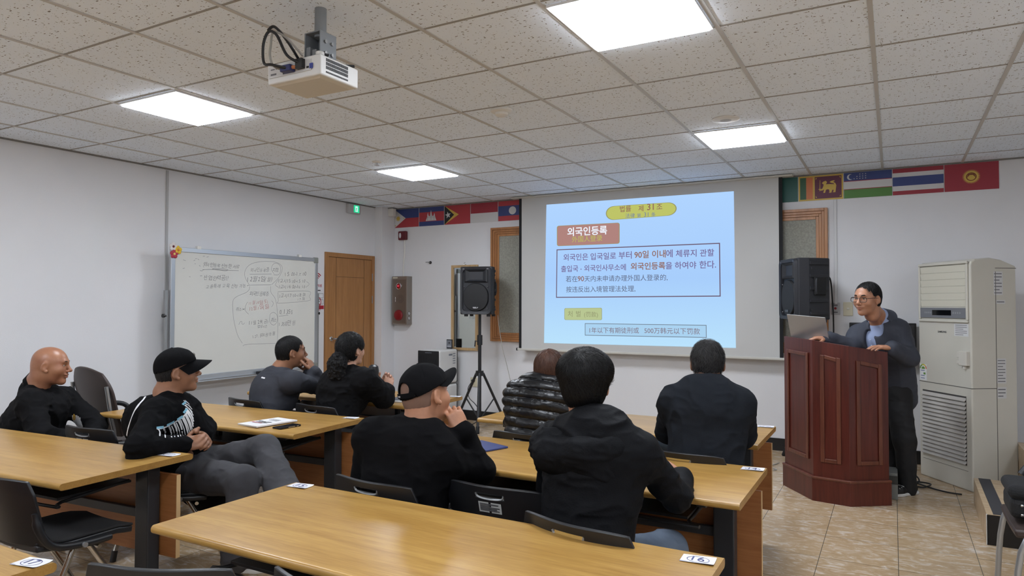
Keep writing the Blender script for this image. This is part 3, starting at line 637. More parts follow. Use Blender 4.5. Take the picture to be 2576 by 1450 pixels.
outline('penalty_box_frame', SLIDE_SHAPES['box'], .007, (112, 124, 138))
TC = {'brown': (146, 104, 92), 'blue': (110, 128, 160), 'white': (240, 246, 255), 'gold': (190, 190, 96), 'violet': (118, 104, 150), 'ink': (92, 96, 118), 'olive': (146, 150, 112), 'dun': (128, 110, 122)}
for s_, a, b, c, w in SLIDE_TEXT:
    if s_ == '·':
        cx0, cz0 = (a[0] + b[0]) / 2, a[1] + .022
        m = MB().flat([(cx0 + .007 * math.cos(R_(q)), cz0 + .007 * math.sin(R_(q))) for q in range(0, 360, 45)], (0, y - .0022, 0), (1, 0, 0), (0, 0, 1))
        m.build('slide_text', slide_light('ink_' + c, TC[c]), sl); continue
    m = write(MB(), s_, (a[0], y - .0022, a[1]), (b[0], y - .0022, b[1]), weight=w)
    m.build('slide_text', slide_light('ink_' + c, TC[c]), sl)

# ---------------------------------------------------------------- whiteboard
BX = -5.96
wb = thing('whiteboard', 'large rolling whiteboard full of handwriting in an aluminium frame', 'whiteboard', (BX - .05, 5.05, 0))
y0, y1, z0, z1 = 4.10, 5.995, 0.742, 2.035
MB().box(BX - .018, BX - .004, y0 + .02, y1 - .02, z0 + .02, z1 - .02).build('writing_surface', mat('board_white', (208, 207, 200), 0.22, var=0.02, scale=2.0), wb)
alu = mat('aluminium', (190, 194, 198), 0.32, 0.75)
fr = MB()
for a in ((y0, y0 + .045, z0, z1), (y1 - .045, y1, z0, z1), (y0 + .045, y1 - .045, z0, z0 + .055), (y0 + .045, y1 - .045, z1 - .045, z1)):
    fr.box(BX - .026, BX + .004, *a)
fr.build('board_frame', alu, wb, bevel=.004)
MB().box(BX + .002, BX + .06, y0 + .1, y1 - .1, z0 - .012, z0 - .004).build('pen_tray', alu, wb, bevel=.003)
crn = mat('corner_grey', (128, 130, 124), 0.5)
for yy, zz in ((y1 - .028, z1 - .028), (y1 - .028, z0 + .028), (y0 + .028, z0 + .028)):
    MB().box(BX - .028, BX + .007, yy - .035, yy + .035, zz - .035, zz + .035).build('corner_cap', crn, wb, bevel=.01)
for yy in (y0 + .3, y1 - .28):
    MB().box(BX - .03, BX + .006, yy - .022, yy + .022, z1 - .006, z1 + .025).build('hanging_clip', wp, wb, bevel=.003)
st = MB()
for yy in (y0 - .028, y1 + .026):
    st.box(BX - .045, BX - .015, yy - .014, yy + .014, 0.12, 1.62)
    st.box(BX - .16, BX + .26, yy - .016, yy + .016, 0.085, 0.12)
st.box(BX - .045, BX - .015, y0, y1, 0.32, 0.36)
st.build('stand', mat('stand_grey', (150, 152, 152), 0.4, 0.5), wb, bevel=.003)
for yy in (y0 - .028, y1 + .026):
    MB().cyl((BX - .03, yy - .03 if yy < 5 else yy + .03, 1.38), (BX - .03, yy, 1.38), .018, n=14).build('pivot_knob', mat('cap_black', (26, 26, 28), 0.4), wb)
    for dx in (-.13, .23):
        MB().cyl((BX + dx, yy - .014, 0.042), (BX + dx, yy + .014, 0.042), .042, n=18).build('castor', mat('cap_black', (26, 26, 28), 0.4), wb)
rnd = random.Random(5)
inkm = {'k': mat('marker_grey', (112, 112, 114), 0.6), 'r': mat('marker_red', (176, 112, 108), 0.6)}
for t_, a, b, c in BOARD_TEXT:
    m = write(MB(), t_, (BX - .0025, a[0], a[1]), (BX - .0025, b[0], b[1]), weight=-.7, hs=1.2, jitter=.15, rnd=rnd)
    m.build('handwriting', inkm[c], wb)
m = MB()
for l in BOARD_LINES:
    ribbon(m, smooth_path([(BX - .003, p[0], p[1]) for p in l], 5), .0045, (1, 0, 0))
for k in range(14):
    yy = rnd.uniform(4.2, 4.5); zz = rnd.uniform(1.75, 1.98)
    ribbon(m, [(BX - .003, yy, zz), (BX - .003, yy + rnd.uniform(.01, .03), zz + rnd.uniform(-.01, .01))], .005, (1, 0, 0))
m.build('marker_lines', mat('marker_line', (150, 150, 150), 0.6), wb)
# eraser on the tray, flower magnets
t = thing('board_eraser', 'small black and blue eraser on the whiteboard tray', 'board eraser', (BX + .03, 5.18, z0 - .004))
MB().box(BX + .008, BX + .052, 5.10, 5.26, z0 - .004, z0 + .03).build('body', mat('eraser_black', (24, 24, 28), 0.5), t, bevel=.006)
m = MB().box(BX + .052, BX + .054, 5.125, 5.245, z0 + .001, z0 + .026, 0)
m.flat([(5.15, z0 + .004), (5.19, z0 + .004), (5.21, z0 + .018), (5.17, z0 + .018)], (BX + .0545, 0, 0), (0, 1, 0), (0, 0, 1), 1)
m.build('picture_label', [mat('eraser_blue', (60, 78, 150), 0.4), mat('eraser_cream', (210, 200, 150), 0.4)], t)
def flower(y_, z_, r, c, cc, label):
    t = thing('flower_magnet', label, 'magnet', (BX, y_, z_), 0, 'flower magnets on the whiteboard corner')
    m = MB()
    for i in range(5):
        a = R_(90 + 72 * i)
        m.ell((BX + .011, y_ + math.cos(a) * r * .6, z_ + math.sin(a) * r * .6), (.006, r * .46, r * .46), 14)
    m.build('petals', mat('petal_' + str(c[0]) + str(c[1]), c, 0.5), t)
    MB().ell((BX + .016, y_, z_), (.006, r * .3, r * .3), 12).build('flower_centre', mat('centre_' + str(cc[0]) + str(cc[1]), cc, 0.5), t)
flower(4.115, 2.035, .040, (214, 208, 206), (96, 22, 34), 'white flower magnet with a dark centre at the whiteboard top left corner')
flower(4.165, 2.005, .040, (222, 182, 44), (206, 120, 40), 'yellow flower magnet on the whiteboard corner')
flower(4.125, 1.965, .042, (170, 40, 62), (226, 190, 110), 'red flower magnet on the whiteboard corner, lowest of the three')

# ---------------------------------------------------------------- notices by the door
paper = mat('paper_white', (224, 224, 226), 0.6)
def poster(name, label, y0, y1, z0, z1, fn):
    t = thing(name, label, 'notice', (XL, (y0 + y1) / 2, z0), 0, 'notices beside the door')
    MB().box(XL, XL + .003, y0, y1, z0, z1).build('sheet', paper, t)
    fn(t, y0, y1, z0, z1)
redp = mat('print_red', (170, 34, 48), 0.5); blackp = mat('print_black', (40, 40, 46), 0.5)
def wifi(t, y0, y1, z0, z1):
    m = MB(); cy_ = y0 + .115; cz = z1 - .13; X = XL + .0036
    for r in (.035, .06, .085):
        ribbon(m, [(X, cy_ + r * math.cos(R_(a)), cz + r * math.sin(R_(a))) for a in range(40, 145, 8)], .014, (1, 0, 0))
    m.flat([(cy_ + .014 * math.cos(R_(a)), cz + .014 * math.sin(R_(a))) for a in range(0, 360, 30)], (X, 0, 0), (0, 1, 0), (0, 0, 1))
    write(m, 'Wifi', (X, y0 + .11, cz - .085), (X, y0 + .20, cz - .085), weight=1.2)
    m.build('wifi_sign', redp, t)
    m = MB(); ribbon(m, [(X, y0 + .07, cz - .125), (X, y0 + .18, cz - .125)], .012, (1, 0, 0))
    for zz in (cz - .19, cz - .265):
        for a, b in (((y0 + .03, zz - .027), (y0 + .225, zz - .027)), ((y0 + .225, zz - .027), (y0 + .225, zz + .027)), ((y0 + .225, zz + .027), (y0 + .03, zz + .027))):
            ribbon(m, [(X, *a), (X, *b)], .004, (1, 0, 0))
        ribbon(m, [(X, y0 + .06, zz), (X, y0 + .15, zz)], .012, (1, 0, 0))
    m.build('print', blackp, t)
def nosmoke(t, y0, y1, z0, z1):
    m = MB(); cy_ = y0 + .13; cz = z1 - .075; X = XL + .0036
    ribbon(m, [(X, cy_ + .058 * math.cos(R_(a)), cz + .058 * math.sin(R_(a))) for a in range(0, 361, 15)], .012, (1, 0, 0))
    ribbon(m, [(X + .0002, cy_ - .04, cz + .04), (X + .0002, cy_ + .04, cz - .04)], .011, (1, 0, 0))
    m.flat([(y0, z0), (y1, z0), (y1, z0 + .045), (y0, z0 + .045)], (X, 0, 0), (0, 1, 0), (0, 0, 1))
    write(m, '금', (X, cy_ - .05, cz - .105), (X, cy_ - .02, cz - .105), weight=1); write(m, '연', (X, cy_ + .02, cz - .105), (X, cy_ + .05, cz - .105), weight=1)
    m.build('no_smoking_sign', redp, t)
    m = MB(); ribbon(m, [(X, cy_ - .045, cz - .012), (X, cy_ + .035, cz + .006)], .012, (1, 0, 0)); ribbon(m, [(X, cy_ + .02, cz + .015), (X, cy_ + .03, cz + .035)], .006, (1, 0, 0))
    m.build('cigarette', blackp, t)
poster('wifi_notice', 'white notice with a dark red wireless symbol between whiteboard and door', 6.06, 6.296, 1.595, 1.912, wifi)
poster('no_smoking_notice', 'no smoking notice with a red ring and red foot under the wireless notice', 6.06, 6.296, 1.428, 1.592, nosmoke)
# exit sign
t = thing('exit_sign', 'green lit exit sign box on the left wall above the door', 'exit sign', (XL, 6.79, 2.66))
MB().box(XL, XL + .05, 6.68, 6.91, 2.665, 2.79).build('housing', mat('sign_housing', (186, 184, 184), 0.5), t, bevel=.01)
m = MB().flat([(6.772, 2.682), (6.878, 2.682), (6.878, 2.777), (6.772, 2.777)], (XL + .0508, 0, 0), (0, 1, 0), (0, 0, 1), 0)
m.flat([(6.80, 2.695), (6.85, 2.695), (6.85, 2.765), (6.80, 2.765)], (XL + .0512, 0, 0), (0, 1, 0), (0, 0, 1), 1)
X = XL + .0516
man = [((6.825, 2.752), (6.828, 2.745)), ((6.824, 2.742), (6.82, 2.722)), ((6.82, 2.722), (6.832, 2.712)), ((6.832, 2.712), (6.83, 2.700)), ((6.82, 2.722), (6.812, 2.712)), ((6.812, 2.712), (6.804, 2.706)), ((6.824, 2.740), (6.836, 2.732)), ((6.824, 2.740), (6.812, 2.732))]
for a, b in man: ribbon(m, [(X, *a), (X, *b)], .006, (1, 0, 0), 2)
m.build('lit_panel', [emission('exit_green', (40, 214, 150), 1.0), emission('exit_glow', (196, 255, 236), 1.1), emission('exit_figure', (20, 150, 96), 0.7)], t)
# sensor box at the corner
t = thing('wall_sensor', 'small white sensor box on the ceiling corner left of the flags', 'sensor', (-5.99, 7.40, 2.69))
MB().box(-6.025, -5.945, 7.36, 7.44, 2.69, ZC - .006).build('body', wp, t, bevel=.008)
MB().box(-6.03, -5.94, 7.355, 7.445, ZC - .016, ZC - .003).build('mounting_plate', mat('grey_metal', (150, 150, 150), 0.4, 0.6), t)
# fire alarm strobe, conduit, fire control box, wall hook
t = thing('fire_alarm', 'small dark red fire alarm on the front wall below the flags', 'fire alarm', (-5.865, YW, 2.37))
MB().box(-5.934, -5.796, YW - .045, YW, 2.368, 2.490).build('body', mat('alarm_red', (96, 24, 34), 0.4), t, bevel=.012)
MB().ell((-5.895, YW - .046, 2.43), (.018, .012, .038), 14).build('strobe_lens', mat('lens_clear', (205, 205, 210), 0.15), t)
tag(MB().tube([(-5.845, YW - .008, 2.37), (-5.845, YW - .008, 2.2), (-5.86, YW - .010, 2.05), (-5.865, YW - .008, 1.87)], .012, 10).build('conduit', wp, origin=(-5.85, YW, 1.87)), 'thin white conduit between the fire alarm and the fire control box', 'conduit')
fx0, fx1, fz0, fz1, fd = -5.975, -5.72, 1.215, 1.868, .115
t = thing('fire_control_box', 'grey steel fire alarm box with red lamp and red bell on the front wall', 'fire alarm box', (-5.85, YW, fz0))
steel = mat('brushed_steel', (150, 142, 134), 0.38, 0.7)
MB().box(fx0, fx1, YW - fd, YW, fz0, fz1).build('housing', steel, t, bevel=.004)
YF = YW - fd
MB().box(fx0 + .02, fx1 - .018, YF - .004, YF, fz0 + .02, fz1 - .045).build('cover_door', mat('steel_door', (128, 116, 106), 0.42, 0.6), t, bevel=.002)
cx_ = (fx0 + fx1) / 2
MB().lathe([(0.045, 0), (0.045, .012), (0.036, .016)], (cx_, YF - .004, fz1 - .135), 24, Matrix.Rotation(R_(90), 3, 'X')).build('lamp_ring', chrome, t)
lampo = MB().ell((cx_, YF - .016, fz1 - .135), (.036, .018, .036), 18).build('red_lamp', mat('lamp_red', (150, 18, 26), 0.2), t)
MB().ell((cx_ + .002, YF - .031, fz1 - .133), (.016, .006, .006), 12).build('glowing_element', emission('lamp_glow', (255, 70, 90), 1.6), lampo)
MB().lathe([(0.07, 0), (0.074, .01), (0.06, .028), (0.02, .036), (0, .036)], (cx_ - .005, YF - .004, fz0 + .125), 28, Matrix.Rotation(R_(90), 3, 'X')).build('bell', mat('bell_red', (126, 20, 28), 0.32), t)
m = MB()
for r, n in ((.052, 16), (.036, 12), (.02, 7)):
    for i in range(n):
        a = 2 * math.pi * i / n
        m.flat([(cx_ + .02 + r * math.cos(a) + .004 * math.cos(q), fz0 + .345 + r * math.sin(a) + .004 * math.sin(q)) for q in (0, 1.05, 2.1, 3.14, 4.19, 5.24)], (0, YF - .0048, 0), (1, 0, 0), (0, 0, 1))
m.build('speaker_holes', mat('hole_black', (40, 36, 34), 0.8), t)
MB().tube([(cx_ - .05, YF - .004, fz0 + .30), (cx_ - .05, YF - .02, fz0 + .31), (cx_ - .05, YF - .02, fz0 + .37), (cx_ - .05, YF - .004, fz0 + .38)], .004, 8).build('handle', chrome, t)
m = MB().box(fx0 + .02, fx0 + .10, YF - .0045, YF - .003, fz1 - .028, fz1 - .012, 0)
m.build('name_plate', mat('plate_cream', (206, 200, 180), 0.5), t)
m = MB()
for z in (fz0 + .085, fz0 + .15):
    c_ = [(YF + .05 + .026 * math.cos(R_(a)), z + .026 * math.sin(R_(a))) for a in range(0, 360, 20)]
    m.flat(c_, (fx1 + .0012, 0, 0), (0, 1, 0), (0, 0, 1), 0)
    m.flat([(YF + .05 + .02 * math.cos(R_(a)), z + .02 * math.sin(R_(a))) for a in range(0, 360, 20)], (fx1 + .0018, 0, 0), (0, 1, 0), (0, 0, 1), 1)
    ribbon(m, [(fx1 + .0024, YF + .04, z - .01), (fx1 + .0024, YF + .06, z + .012)], .005, (1, 0, 0), 0); ribbon(m, [(fx1 + .0024, YF + .045, z + .008), (fx1 + .0024, YF + .052, z - .002)], .005, (1, 0, 0), 0)
m.build('round_stickers', [blackp, paper], t)
t = thing('wall_hook', 'small black hook screw sticking out of the front wall', 'hook', (-5.415, YW, 2.048))
MB().tube([(-5.415, YW, 2.048), (-5.415, YW - .06, 2.05)], .006, 8).tube([(-5.415, YW - .055, 2.05), (-5.45, YW - .062, 2.05)], .006, 8).build('shaft', mat('grey_metal', (150, 150, 150), 0.4, 0.6), t)
MB().lathe([(0.02, 0), (0.02, .006), (0, .008)], (-5.415, YW, 2.048), 16, Matrix.Rotation(R_(90), 3, 'X')).build('base', mat('cap_black', (26, 26, 28), 0.4), t)
# mirror
t = thing('wall_mirror', 'tall mirror in a pale wood frame behind the loudspeaker on the tripod', 'mirror', (-4.86, YW, .89))
mx0, mx1, mz0, mz1 = -5.062, -4.655, .893, 2.0
pale = wood('pale_wood', (196, 166, 122), (170, 138, 96), 0.45, 'Z', 100)
m = MB()
for a in ((mx0, mx0 + .034, mz0, mz1), (mx1 - .034, mx1, mz0, mz1), (mx0 + .034, mx1 - .034, mz0, mz0 + .034), (mx0 + .034, mx1 - .034, mz1 - .034, mz1)):
    m.box(a[0], a[1], YW - .032, YW - .004, a[2], a[3])
m.build('mirror_frame', pale, t, bevel=.003)
MB().box(mx0 + .03, mx1 - .03, YW - .016, YW - .006, mz0 + .03, mz1 - .03).build('mirror_glass', mat('mirror', (205, 210, 210), 0.02, 1.0), t)
MB().tube([(-4.86 + .016 * math.cos(R_(a)), YW - .012, mz1 + .016 + .016 * math.sin(R_(a))) for a in range(0, 360, 30)], .003, 6, closed=True).build('hanging_ring', chrome, t)
# switch plates right of the screen, wall outlet under the tripod
t = thing('control_plate', 'grey wall control plate with a red button behind the speaker cable', 'control plate', (-.497, YW, 1.39))
MB().box(-.535, -.455, YW - .012, YW, 1.395, 1.515).build('plate', mat('plate_grey', (176, 176, 178), 0.4), t, bevel=.004)
MB().lathe([(0.012, 0), (0.012, .006), (0.0, .008)], (-.497, YW - .012, 1.458), 14, Matrix.Rotation(R_(90), 3, 'X')).build('button', mat('bell_red', (126, 20, 28), 0.32), t)
m = MB()
for z in (1.50, 1.485, 1.42): ribbon(m, [(-.517, YW - .0125, z), (-.477, YW - .0125, z)], .007, (0, 1, 0))
m.build('print', mat('print_black', (40, 40, 46), 0.5), t)
t = thing('light_switch', 'cream light switch on the front wall left of the man at the lectern', 'light switch', (-.385, YW, 1.38))
cream = mat('cream_plastic', (206, 198, 172), 0.4)
MB().box(-.428, -.342, YW - .012, YW, 1.385, 1.52).build('plate', cream, t, bevel=.004)
MB().box(-.397, -.373, YW - .018, YW - .011, 1.445, 1.465).build('rocker', mat('rocker_white', (214, 210, 196), 0.35), t, bevel=.003)
t = thing('wall_outlet', 'white wall socket with a black plug behind the tripod stand', 'wall outlet', (-4.72, YW, .44))
MB().box(-4.77, -4.67, YW - .012, YW, .43, .55).build('plate', cream, t, bevel=.004)
MB().cyl((-4.72, YW - .012, .51), (-4.72, YW - .05, .51), .022, .016, 16).build('plug', mat('cap_black', (26, 26, 28), 0.4), t)
PROJ = (-2.400, -2.085, 2.10, 2.335, 2.455, 2.547)
# ================================================================ tables
lam = wood('table_laminate', (182, 144, 79), (152, 112, 53), 0.30, 'X', 150, 0.42)
lam_edge = wood('table_edge', (160, 122, 64), (140, 102, 50), 0.34, 'X', 150)
panel_m = wood('modesty_panel_wood', (168, 112, 66), (146, 92, 50), 0.45, 'X', 110)
pale_edge = mat('panel_edge', (206, 172, 124), 0.5)
dark_steel = mat('dark_steel', (52, 54, 58), 0.42, 0.3)
blackplas = mat('black_plastic', (26, 27, 30), 0.42, bump=0.05, bscale=400)
mesh_m = mat('black_mesh', (30, 30, 32), 0.5)
TZ = 0.72
def rounded_rect_profile(d, h, r=.014, n=5):
    out = []
    for cy_, cz, a0 in ((d / 2 - r, h - r, 0), (-d / 2 + r, h - r, 90), (-d / 2 + r, r, 180), (d / 2 - r, r, 270)):
        for i in range(n + 1):
            a = R_(a0 + 90 * i / n); out.append((cy_ + r * math.cos(a), cz + r * math.sin(a)))
    return out
def make_table(Lx, D):
    t = thing('training_table', 'table', 'table', (0, 0, 0), 0, 'long training tables')
    hx = Lx / 2
    m = MB(); prof = rounded_rect_profile(D, .030, .013)
    n = len(prof); vs = [(-hx, y, TZ - .030 + z) for y, z in prof] + [(hx, y, TZ - .030 + z) for y, z in prof]
    m.add(vs, [(i, (i + 1) % n, n + (i + 1) % n, n + i) for i in range(n)], 0, True)
    m.add(vs, [tuple(range(n - 1, -1, -1)), tuple(range(n, 2 * n))], 1)
    m.build('tabletop', [lam, lam_edge], t, sharp=50)
    for sx in (-1, 1):
        x = sx * (hx - .17)
        lg = MB().box(x - .048, x + .048, .175, .245, 0.05, TZ - .05)
        lg.box(x - .022, x + .022, -D / 2 + .09, D / 2 - .09, TZ - .062, TZ - .030)
        leg = lg.build('leg', dark_steel, t, bevel=.006)
        ft = MB().box(x - .03, x + .03, -D / 2 + .05, D / 2 - .05, 0.012, 0.05)
        foot = ft.build('foot', dark_steel, leg, bevel=.008)
    MB().box(-hx + .17, hx - .17, .20, .225, .40, .445).build('cross_rail', dark_steel, t, bevel=.003)
    m = MB().box(-hx + .015, hx - .015, .255, .277, .205, .625, 0)
    m.build('modesty_panel', [panel_m], t, bevel=.002)
    for sx in (-1, 1):
        x = sx * (hx - .0145)
        MB().box(x - .0012, x + .0012, .2545, .2775, .206, .624).build('edge_banding', pale_edge, t)
    # wire shelf under the top
    sh = MB()
    sh.box(-hx + .24, hx - .24, -.20, .17, .585, .597)
    sh.tube(smooth_path([(-hx + .23, .15, .60), (-hx + .24, -.18, .575), (-hx + .28, -.235, .57), (hx - .28, -.235, .57), (hx - .24, -.18, .575), (hx - .23, .15, .60)], 4), .008, 8)
    shelf = sh.build('under_shelf', mesh_m, t, bevel=.002)
    for sx in (-1, 0, 1):
        hg = MB().box(sx * (hx - .35) - .015, sx * (hx - .35) + .015, -.10, -.07, .595, TZ - .03)
        hg.build('shelf_hanger', dark_steel, t)
    return t
TABLES = [  # centre x, centre y, turn, label
 (-1.370, 1.845, 0, 'empty wooden table nearest the camera with tag 16 at its right corner'),
 (-1.440, 3.125, 0, 'wooden table in front of the man in a black hooded windbreaker, blue folder on it'),
 (-1.570, 4.325, 0, 'wooden table nearest the screen where the puffer jacket woman sits'),
 (-4.080, 4.520, 0, 'wooden table by the whiteboard where a man and ponytail woman lean'),
 (-4.040, 3.235, 3, 'wooden table with a white booklet and black phone on it'),
 (-4.065, 1.925, 4, 'wooden table at the left edge with a capped man leaning his elbow on it'),
 (-3.120, 0.820, 0, 'corner of a wooden table at the bottom left of the photo')]
proto = make_table(1.82, .68)
for i, (x, y, a, lab) in enumerate(TABLES):
    if i == 0: proto.location = (x, y, 0); proto['label'] = lab
    else: dup(proto, 'training_table', (x, y, 0), R_(a), lab)

# ---------------------------------------------------------------- number tags taped on the table corners
tagp = mat('tag_paper', (222, 222, 228), 0.5); pen_blue = mat('pen_blue', (58, 64, 120), 0.5)
def number_tag(x, y, rz, txt, label, w=.10, h=.062):
    t = thing('seat_number_tag', label, 'number tag', (x, y, TZ), rz, 'paper seat number tags')
    OFF[t.name] = Vector((0, 0, 0))
    MB().shell(lambda u, v: ((u - .5) * w, (v - .5) * h, .0022 + .004 * (2 * v - 1) ** 4 * u), 6, 6, -.0006).build('paper', tagp, t)
    m = MB()
    ribbon(m, [(w * .33 * math.cos(R_(a)), h * .38 * math.sin(R_(a)), .0032) for a in range(0, 375, 15)], .002, (0, 0, 1))
    ribbon(m, [(-w / 2, -h * .46, .0030), (w / 2, -h * .46, .0030)], .002, (0, 0, 1))
    if txt: write(m, txt, (-.019, -.012, .0032), (.019, -.012, .0032), up=(0, 1, 0))
    else:
        for q in ((-.016, -.006), (.004, .018)): ribbon(m, [(q[0], -.010, .0032), (q[1], .012, .0032)], .003, (0, 0, 1))
    m.build('handwritten_number', pen_blue, t)
number_tag(-.525, 2.115, .05, '16', 'small paper tag reading 16 on the near right table corner')
number_tag(-.585, 3.395, .0, '14', 'small paper tag on the right corner of the second right table')
number_tag(-.715, 4.605, .0, '', 'small paper tag on the right corner of the table nearest the screen')
number_tag(-2.215, 2.135, .05, '15', 'small paper tag on the left far corner of the table nearest the camera')
number_tag(-3.225, 3.56, .05, '', 'small paper tag on the right corner of the table with the booklet')
number_tag(-3.25, 2.24, .07, '', 'small paper tag by the capped man elbow on the left table')
number_tag(-3.21, 4.80, .0, '', 'small paper tag on the right corner of the ponytail woman table')
number_tag(-2.262, 1.115, .15, '17', 'small paper tag on the bottom left table corner')

# ================================================================ black training chairs
chair_m = mat('chair_black', (24, 25, 28), 0.40, bump=0.06, bscale=350)
seat_m = mat('seat_fabric', (20, 20, 22), 0.85, bump=0.2, bscale=300)
legc = mat('chair_chrome', (190, 186, 178), 0.2, 1.0)
label_m = mat('label_silver', (176, 178, 176), 0.5)
def make_chair():
    t = thing('training_chair', 'chair', 'chair', (0, 0, 0), 0, 'black training chairs')
    W = .235
    def back(u, v):
        x = (u - .5) * 2
        w = W * (1.0 - .10 * max(0, v - .80) / .2 - .06 * (1 - v))
        y = -.215 - .075 * v + .05 * x * x
        z = .47 + .295 * v - .010 * abs(x) ** 4 * v
        return (x * w, y, z)
    def slot(u, v): return not (abs(u - .5) < .14 and .82 < v < .885)
    b = MB().shell(back, 28, 30, .014, slot).build('backrest', chair_m, t, bevel=.003, sharp=60)
    rim = MB().tube(smooth_path([Vector(back(u_, v_)) + Vector((0, -.012, 0)) for u_, v_ in ((.355, .885), (.37, .84), (.42, .818), (.5, .812), (.58, .818), (.63, .84), (.645, .885))], 4), .004, 6)
    rim.build('grip_rim', mat('rim_grey', (150, 152, 154), 0.35, 0.5), b)
    mk = MB(); p = [Vector(back(u, v)) for u, v in ((.385, .62), (.615, .62), (.615, .77), (.385, .77))]
    q = [a + Vector((0, -.017, 0)) for a in p]
    mk.add(q, [(0, 1, 2, 3)], 0)
    for i, v in enumerate((.22, .36, .5, .64, .8)):
        a = q[0].lerp(q[3], v) + Vector((0, -.001, 0)); c = q[1].lerp(q[2], v) + Vector((0, -.001, 0))
        ribbon(mk, [a.lerp(c, .06), a.lerp(c, (.9, .8, .93, .5, .88)[i])], .005, (0, 1, 0), 1)
    mk.build('printed_label', [label_m, mat('label_ink', (70, 70, 72), 0.6)], b)
    def seat(u, v):
        x = (u - .5) * 2; y = -.20 + .42 * v
        w = .215 * (1 - .10 * abs(2 * v - 1) ** 4)
        return (x * w, y, .452 + .010 * x * x - .018 * max(0, v - .8) / .2 + .012 * max(0, .25 - v) / .25)
    MB().shell(seat, 12, 12, .012).build('seat_pad', seat_m, t, bevel=.004, sharp=60)
    MB().shell(lambda u, v: tuple(Vector(seat(u, v)) * 1.0 + Vector((0, 0, -.001))), 10, 10, -.028).build('seat_shell', chair_m, t, bevel=.006, sharp=60)
    for s in (-1, 1):
        arm = MB()
        arm.tube(smooth_path([(s * .224, -.225, .62), (s * .229, -.208, .54), (s * .230, -.15, .462), (s * .224, -.02, .436), (s * .218, .10, .432)], 5), [.012] * 3 + [.017] * 17 + [.014], 10)
        ar = arm.build('side_bracket', chair_m, t)
        MB().cyl((s * .238, -.03, .437), (s * .252, -.03, .437), .011, n=14).build('bolt', mat('grey_metal', (150, 150, 150), 0.4, 0.6), ar)
        for y0, z0, y1 in ((-.06, .43, -.25), (.0, .43, .235)):
            lg = MB().tube([(s * .215, y0, z0), (s * .238, y1, .03)], .0125, 12).build('leg', legc, t)
            MB().cyl((s * .2365, y1 - .012 * (1 if y1 > 0 else -1), .06), (s * .2385, y1 + .002 * (1 if y1 > 0 else -1), .001), .017, n=14).build('foot_cap', chair_m, lg)
    MB().tube([(-.218, .05, .40), (.218, .05, .40)], .010, 10).build('cross_bar', legc, t)
    return t
CHAIRS = [ # x, y, rot deg, label
 (-1.90, 2.50, -4, 'black chair of the man in a black cap resting his cheek on his hand'),
 (-1.43, 2.68, 0, 'empty black chair with a printed label between the two nearest men'),
 (-.90, 2.40, -12, 'black chair of the man in a black hooded windbreaker'),
 (-1.84, 3.74, 0, 'black chair of the woman in a shiny puffer jacket'),
 (-.92, 3.68, -4, 'black chair of the man in a dark grey sweatshirt'),
 (-4.36, 3.90, -8, 'black chair of the man leaning his chin on his hands'),
 (-3.66, 3.94, -6, 'black chair of the woman with a ponytail'),
 (-3.55, 2.58, -40, 'black chair under the man with crossed legs'),
 (-4.22, 2.62, 4, 'empty black chair between the bald man and the man with crossed legs'),
 (-3.36, 1.78, 0, 'black chair with chrome legs at the left edge of the photo'),
 (-1.92, 1.46, 23, 'black chair top at the bottom edge left of center'),
 (-1.30, 1.62, -5, 'black chair top at the bottom edge in front of the nearest table')]
proto = make_chair()
for i, (x, y, a, lab) in enumerate(CHAIRS):
    if i == 0: proto.location = (x, y, 0); proto.rotation_euler.z = R_(a); proto['label'] = lab
    else: dup(proto, 'training_chair', (x, y, 0), R_(a), lab)

# ---------------------------------------------------------------- brown office chairs
brown = mat('brown_plastic', (58, 46, 42), 0.5, bump=0.05, bscale=300)
silver = mat('silver_tube', (170, 172, 174), 0.3, 0.7)
def make_brown_chair():
    t = thing('office_chair', 'chair', 'chair', (0, 0, 0), 0, 'brown chairs with silver frames')
    def back(u, v):
        x = (u - .5) * 2; w = .30 * (1 - .30 * max(0, (v - .62) / .38) ** 2.2 - .04 * (1 - v))
        z = .50 + .52 * v - .05 * abs(x) ** 2.2 * max(0, (v - .6) / .4)
        return (x * w, -.22 - .12 * v + .05 * x * x, z)
    MB().shell(back, 18, 16, .022).build('backrest', brown, t, bevel=.006, sharp=60)
    MB().shell(lambda u, v: ((u - .5) * .54 * (1 - .1 * abs(2 * v - 1) ** 3), -.24 + .50 * v, .455 + .012 * (2 * u - 1) ** 2 - .02 * max(0, v - .8) / .2), 12, 12, -.035).build('seat', brown, t, bevel=.01, sharp=60)
    for s in (-1, 1):
        f = MB().tube(smooth_path([(s * .28, -.30, .88), (s * .29, -.27, .66), (s * .29, -.24, .45), (s * .29, -.28, .03)], 5), .014, 10)
        f.tube(smooth_path([(s * .29, -.24, .45), (s * .29, .0, .43), (s * .29, .22, .42), (s * .30, .27, .03)], 5), .014, 10)
        f.build('side_frame', silver, t)
        a = MB().tube(smooth_path([(s * .285, -.27, .655), (s * .31, -.20, .67), (s * .315, -.05, .68), (s * .31, .10, .66), (s * .295, .16, .60)], 5), .020, 10)
        a.build('armrest', blackplas, t)
    MB().tube([(-.29, .0, .43), (.29, .0, .43)], .012, 10).build('cross_bar', silver, t)
    return t
proto = make_brown_chair()
proto.location = (-5.33, 3.32, 0); proto.rotation_euler.z = R_(-6)
proto['label'] = 'dark brown chair with rounded back and silver frame behind the bald man'
dup(proto, 'office_chair', (.745, 4.20, 0), R_(90), 'brown chair cut off by the right edge, a black bag on it')

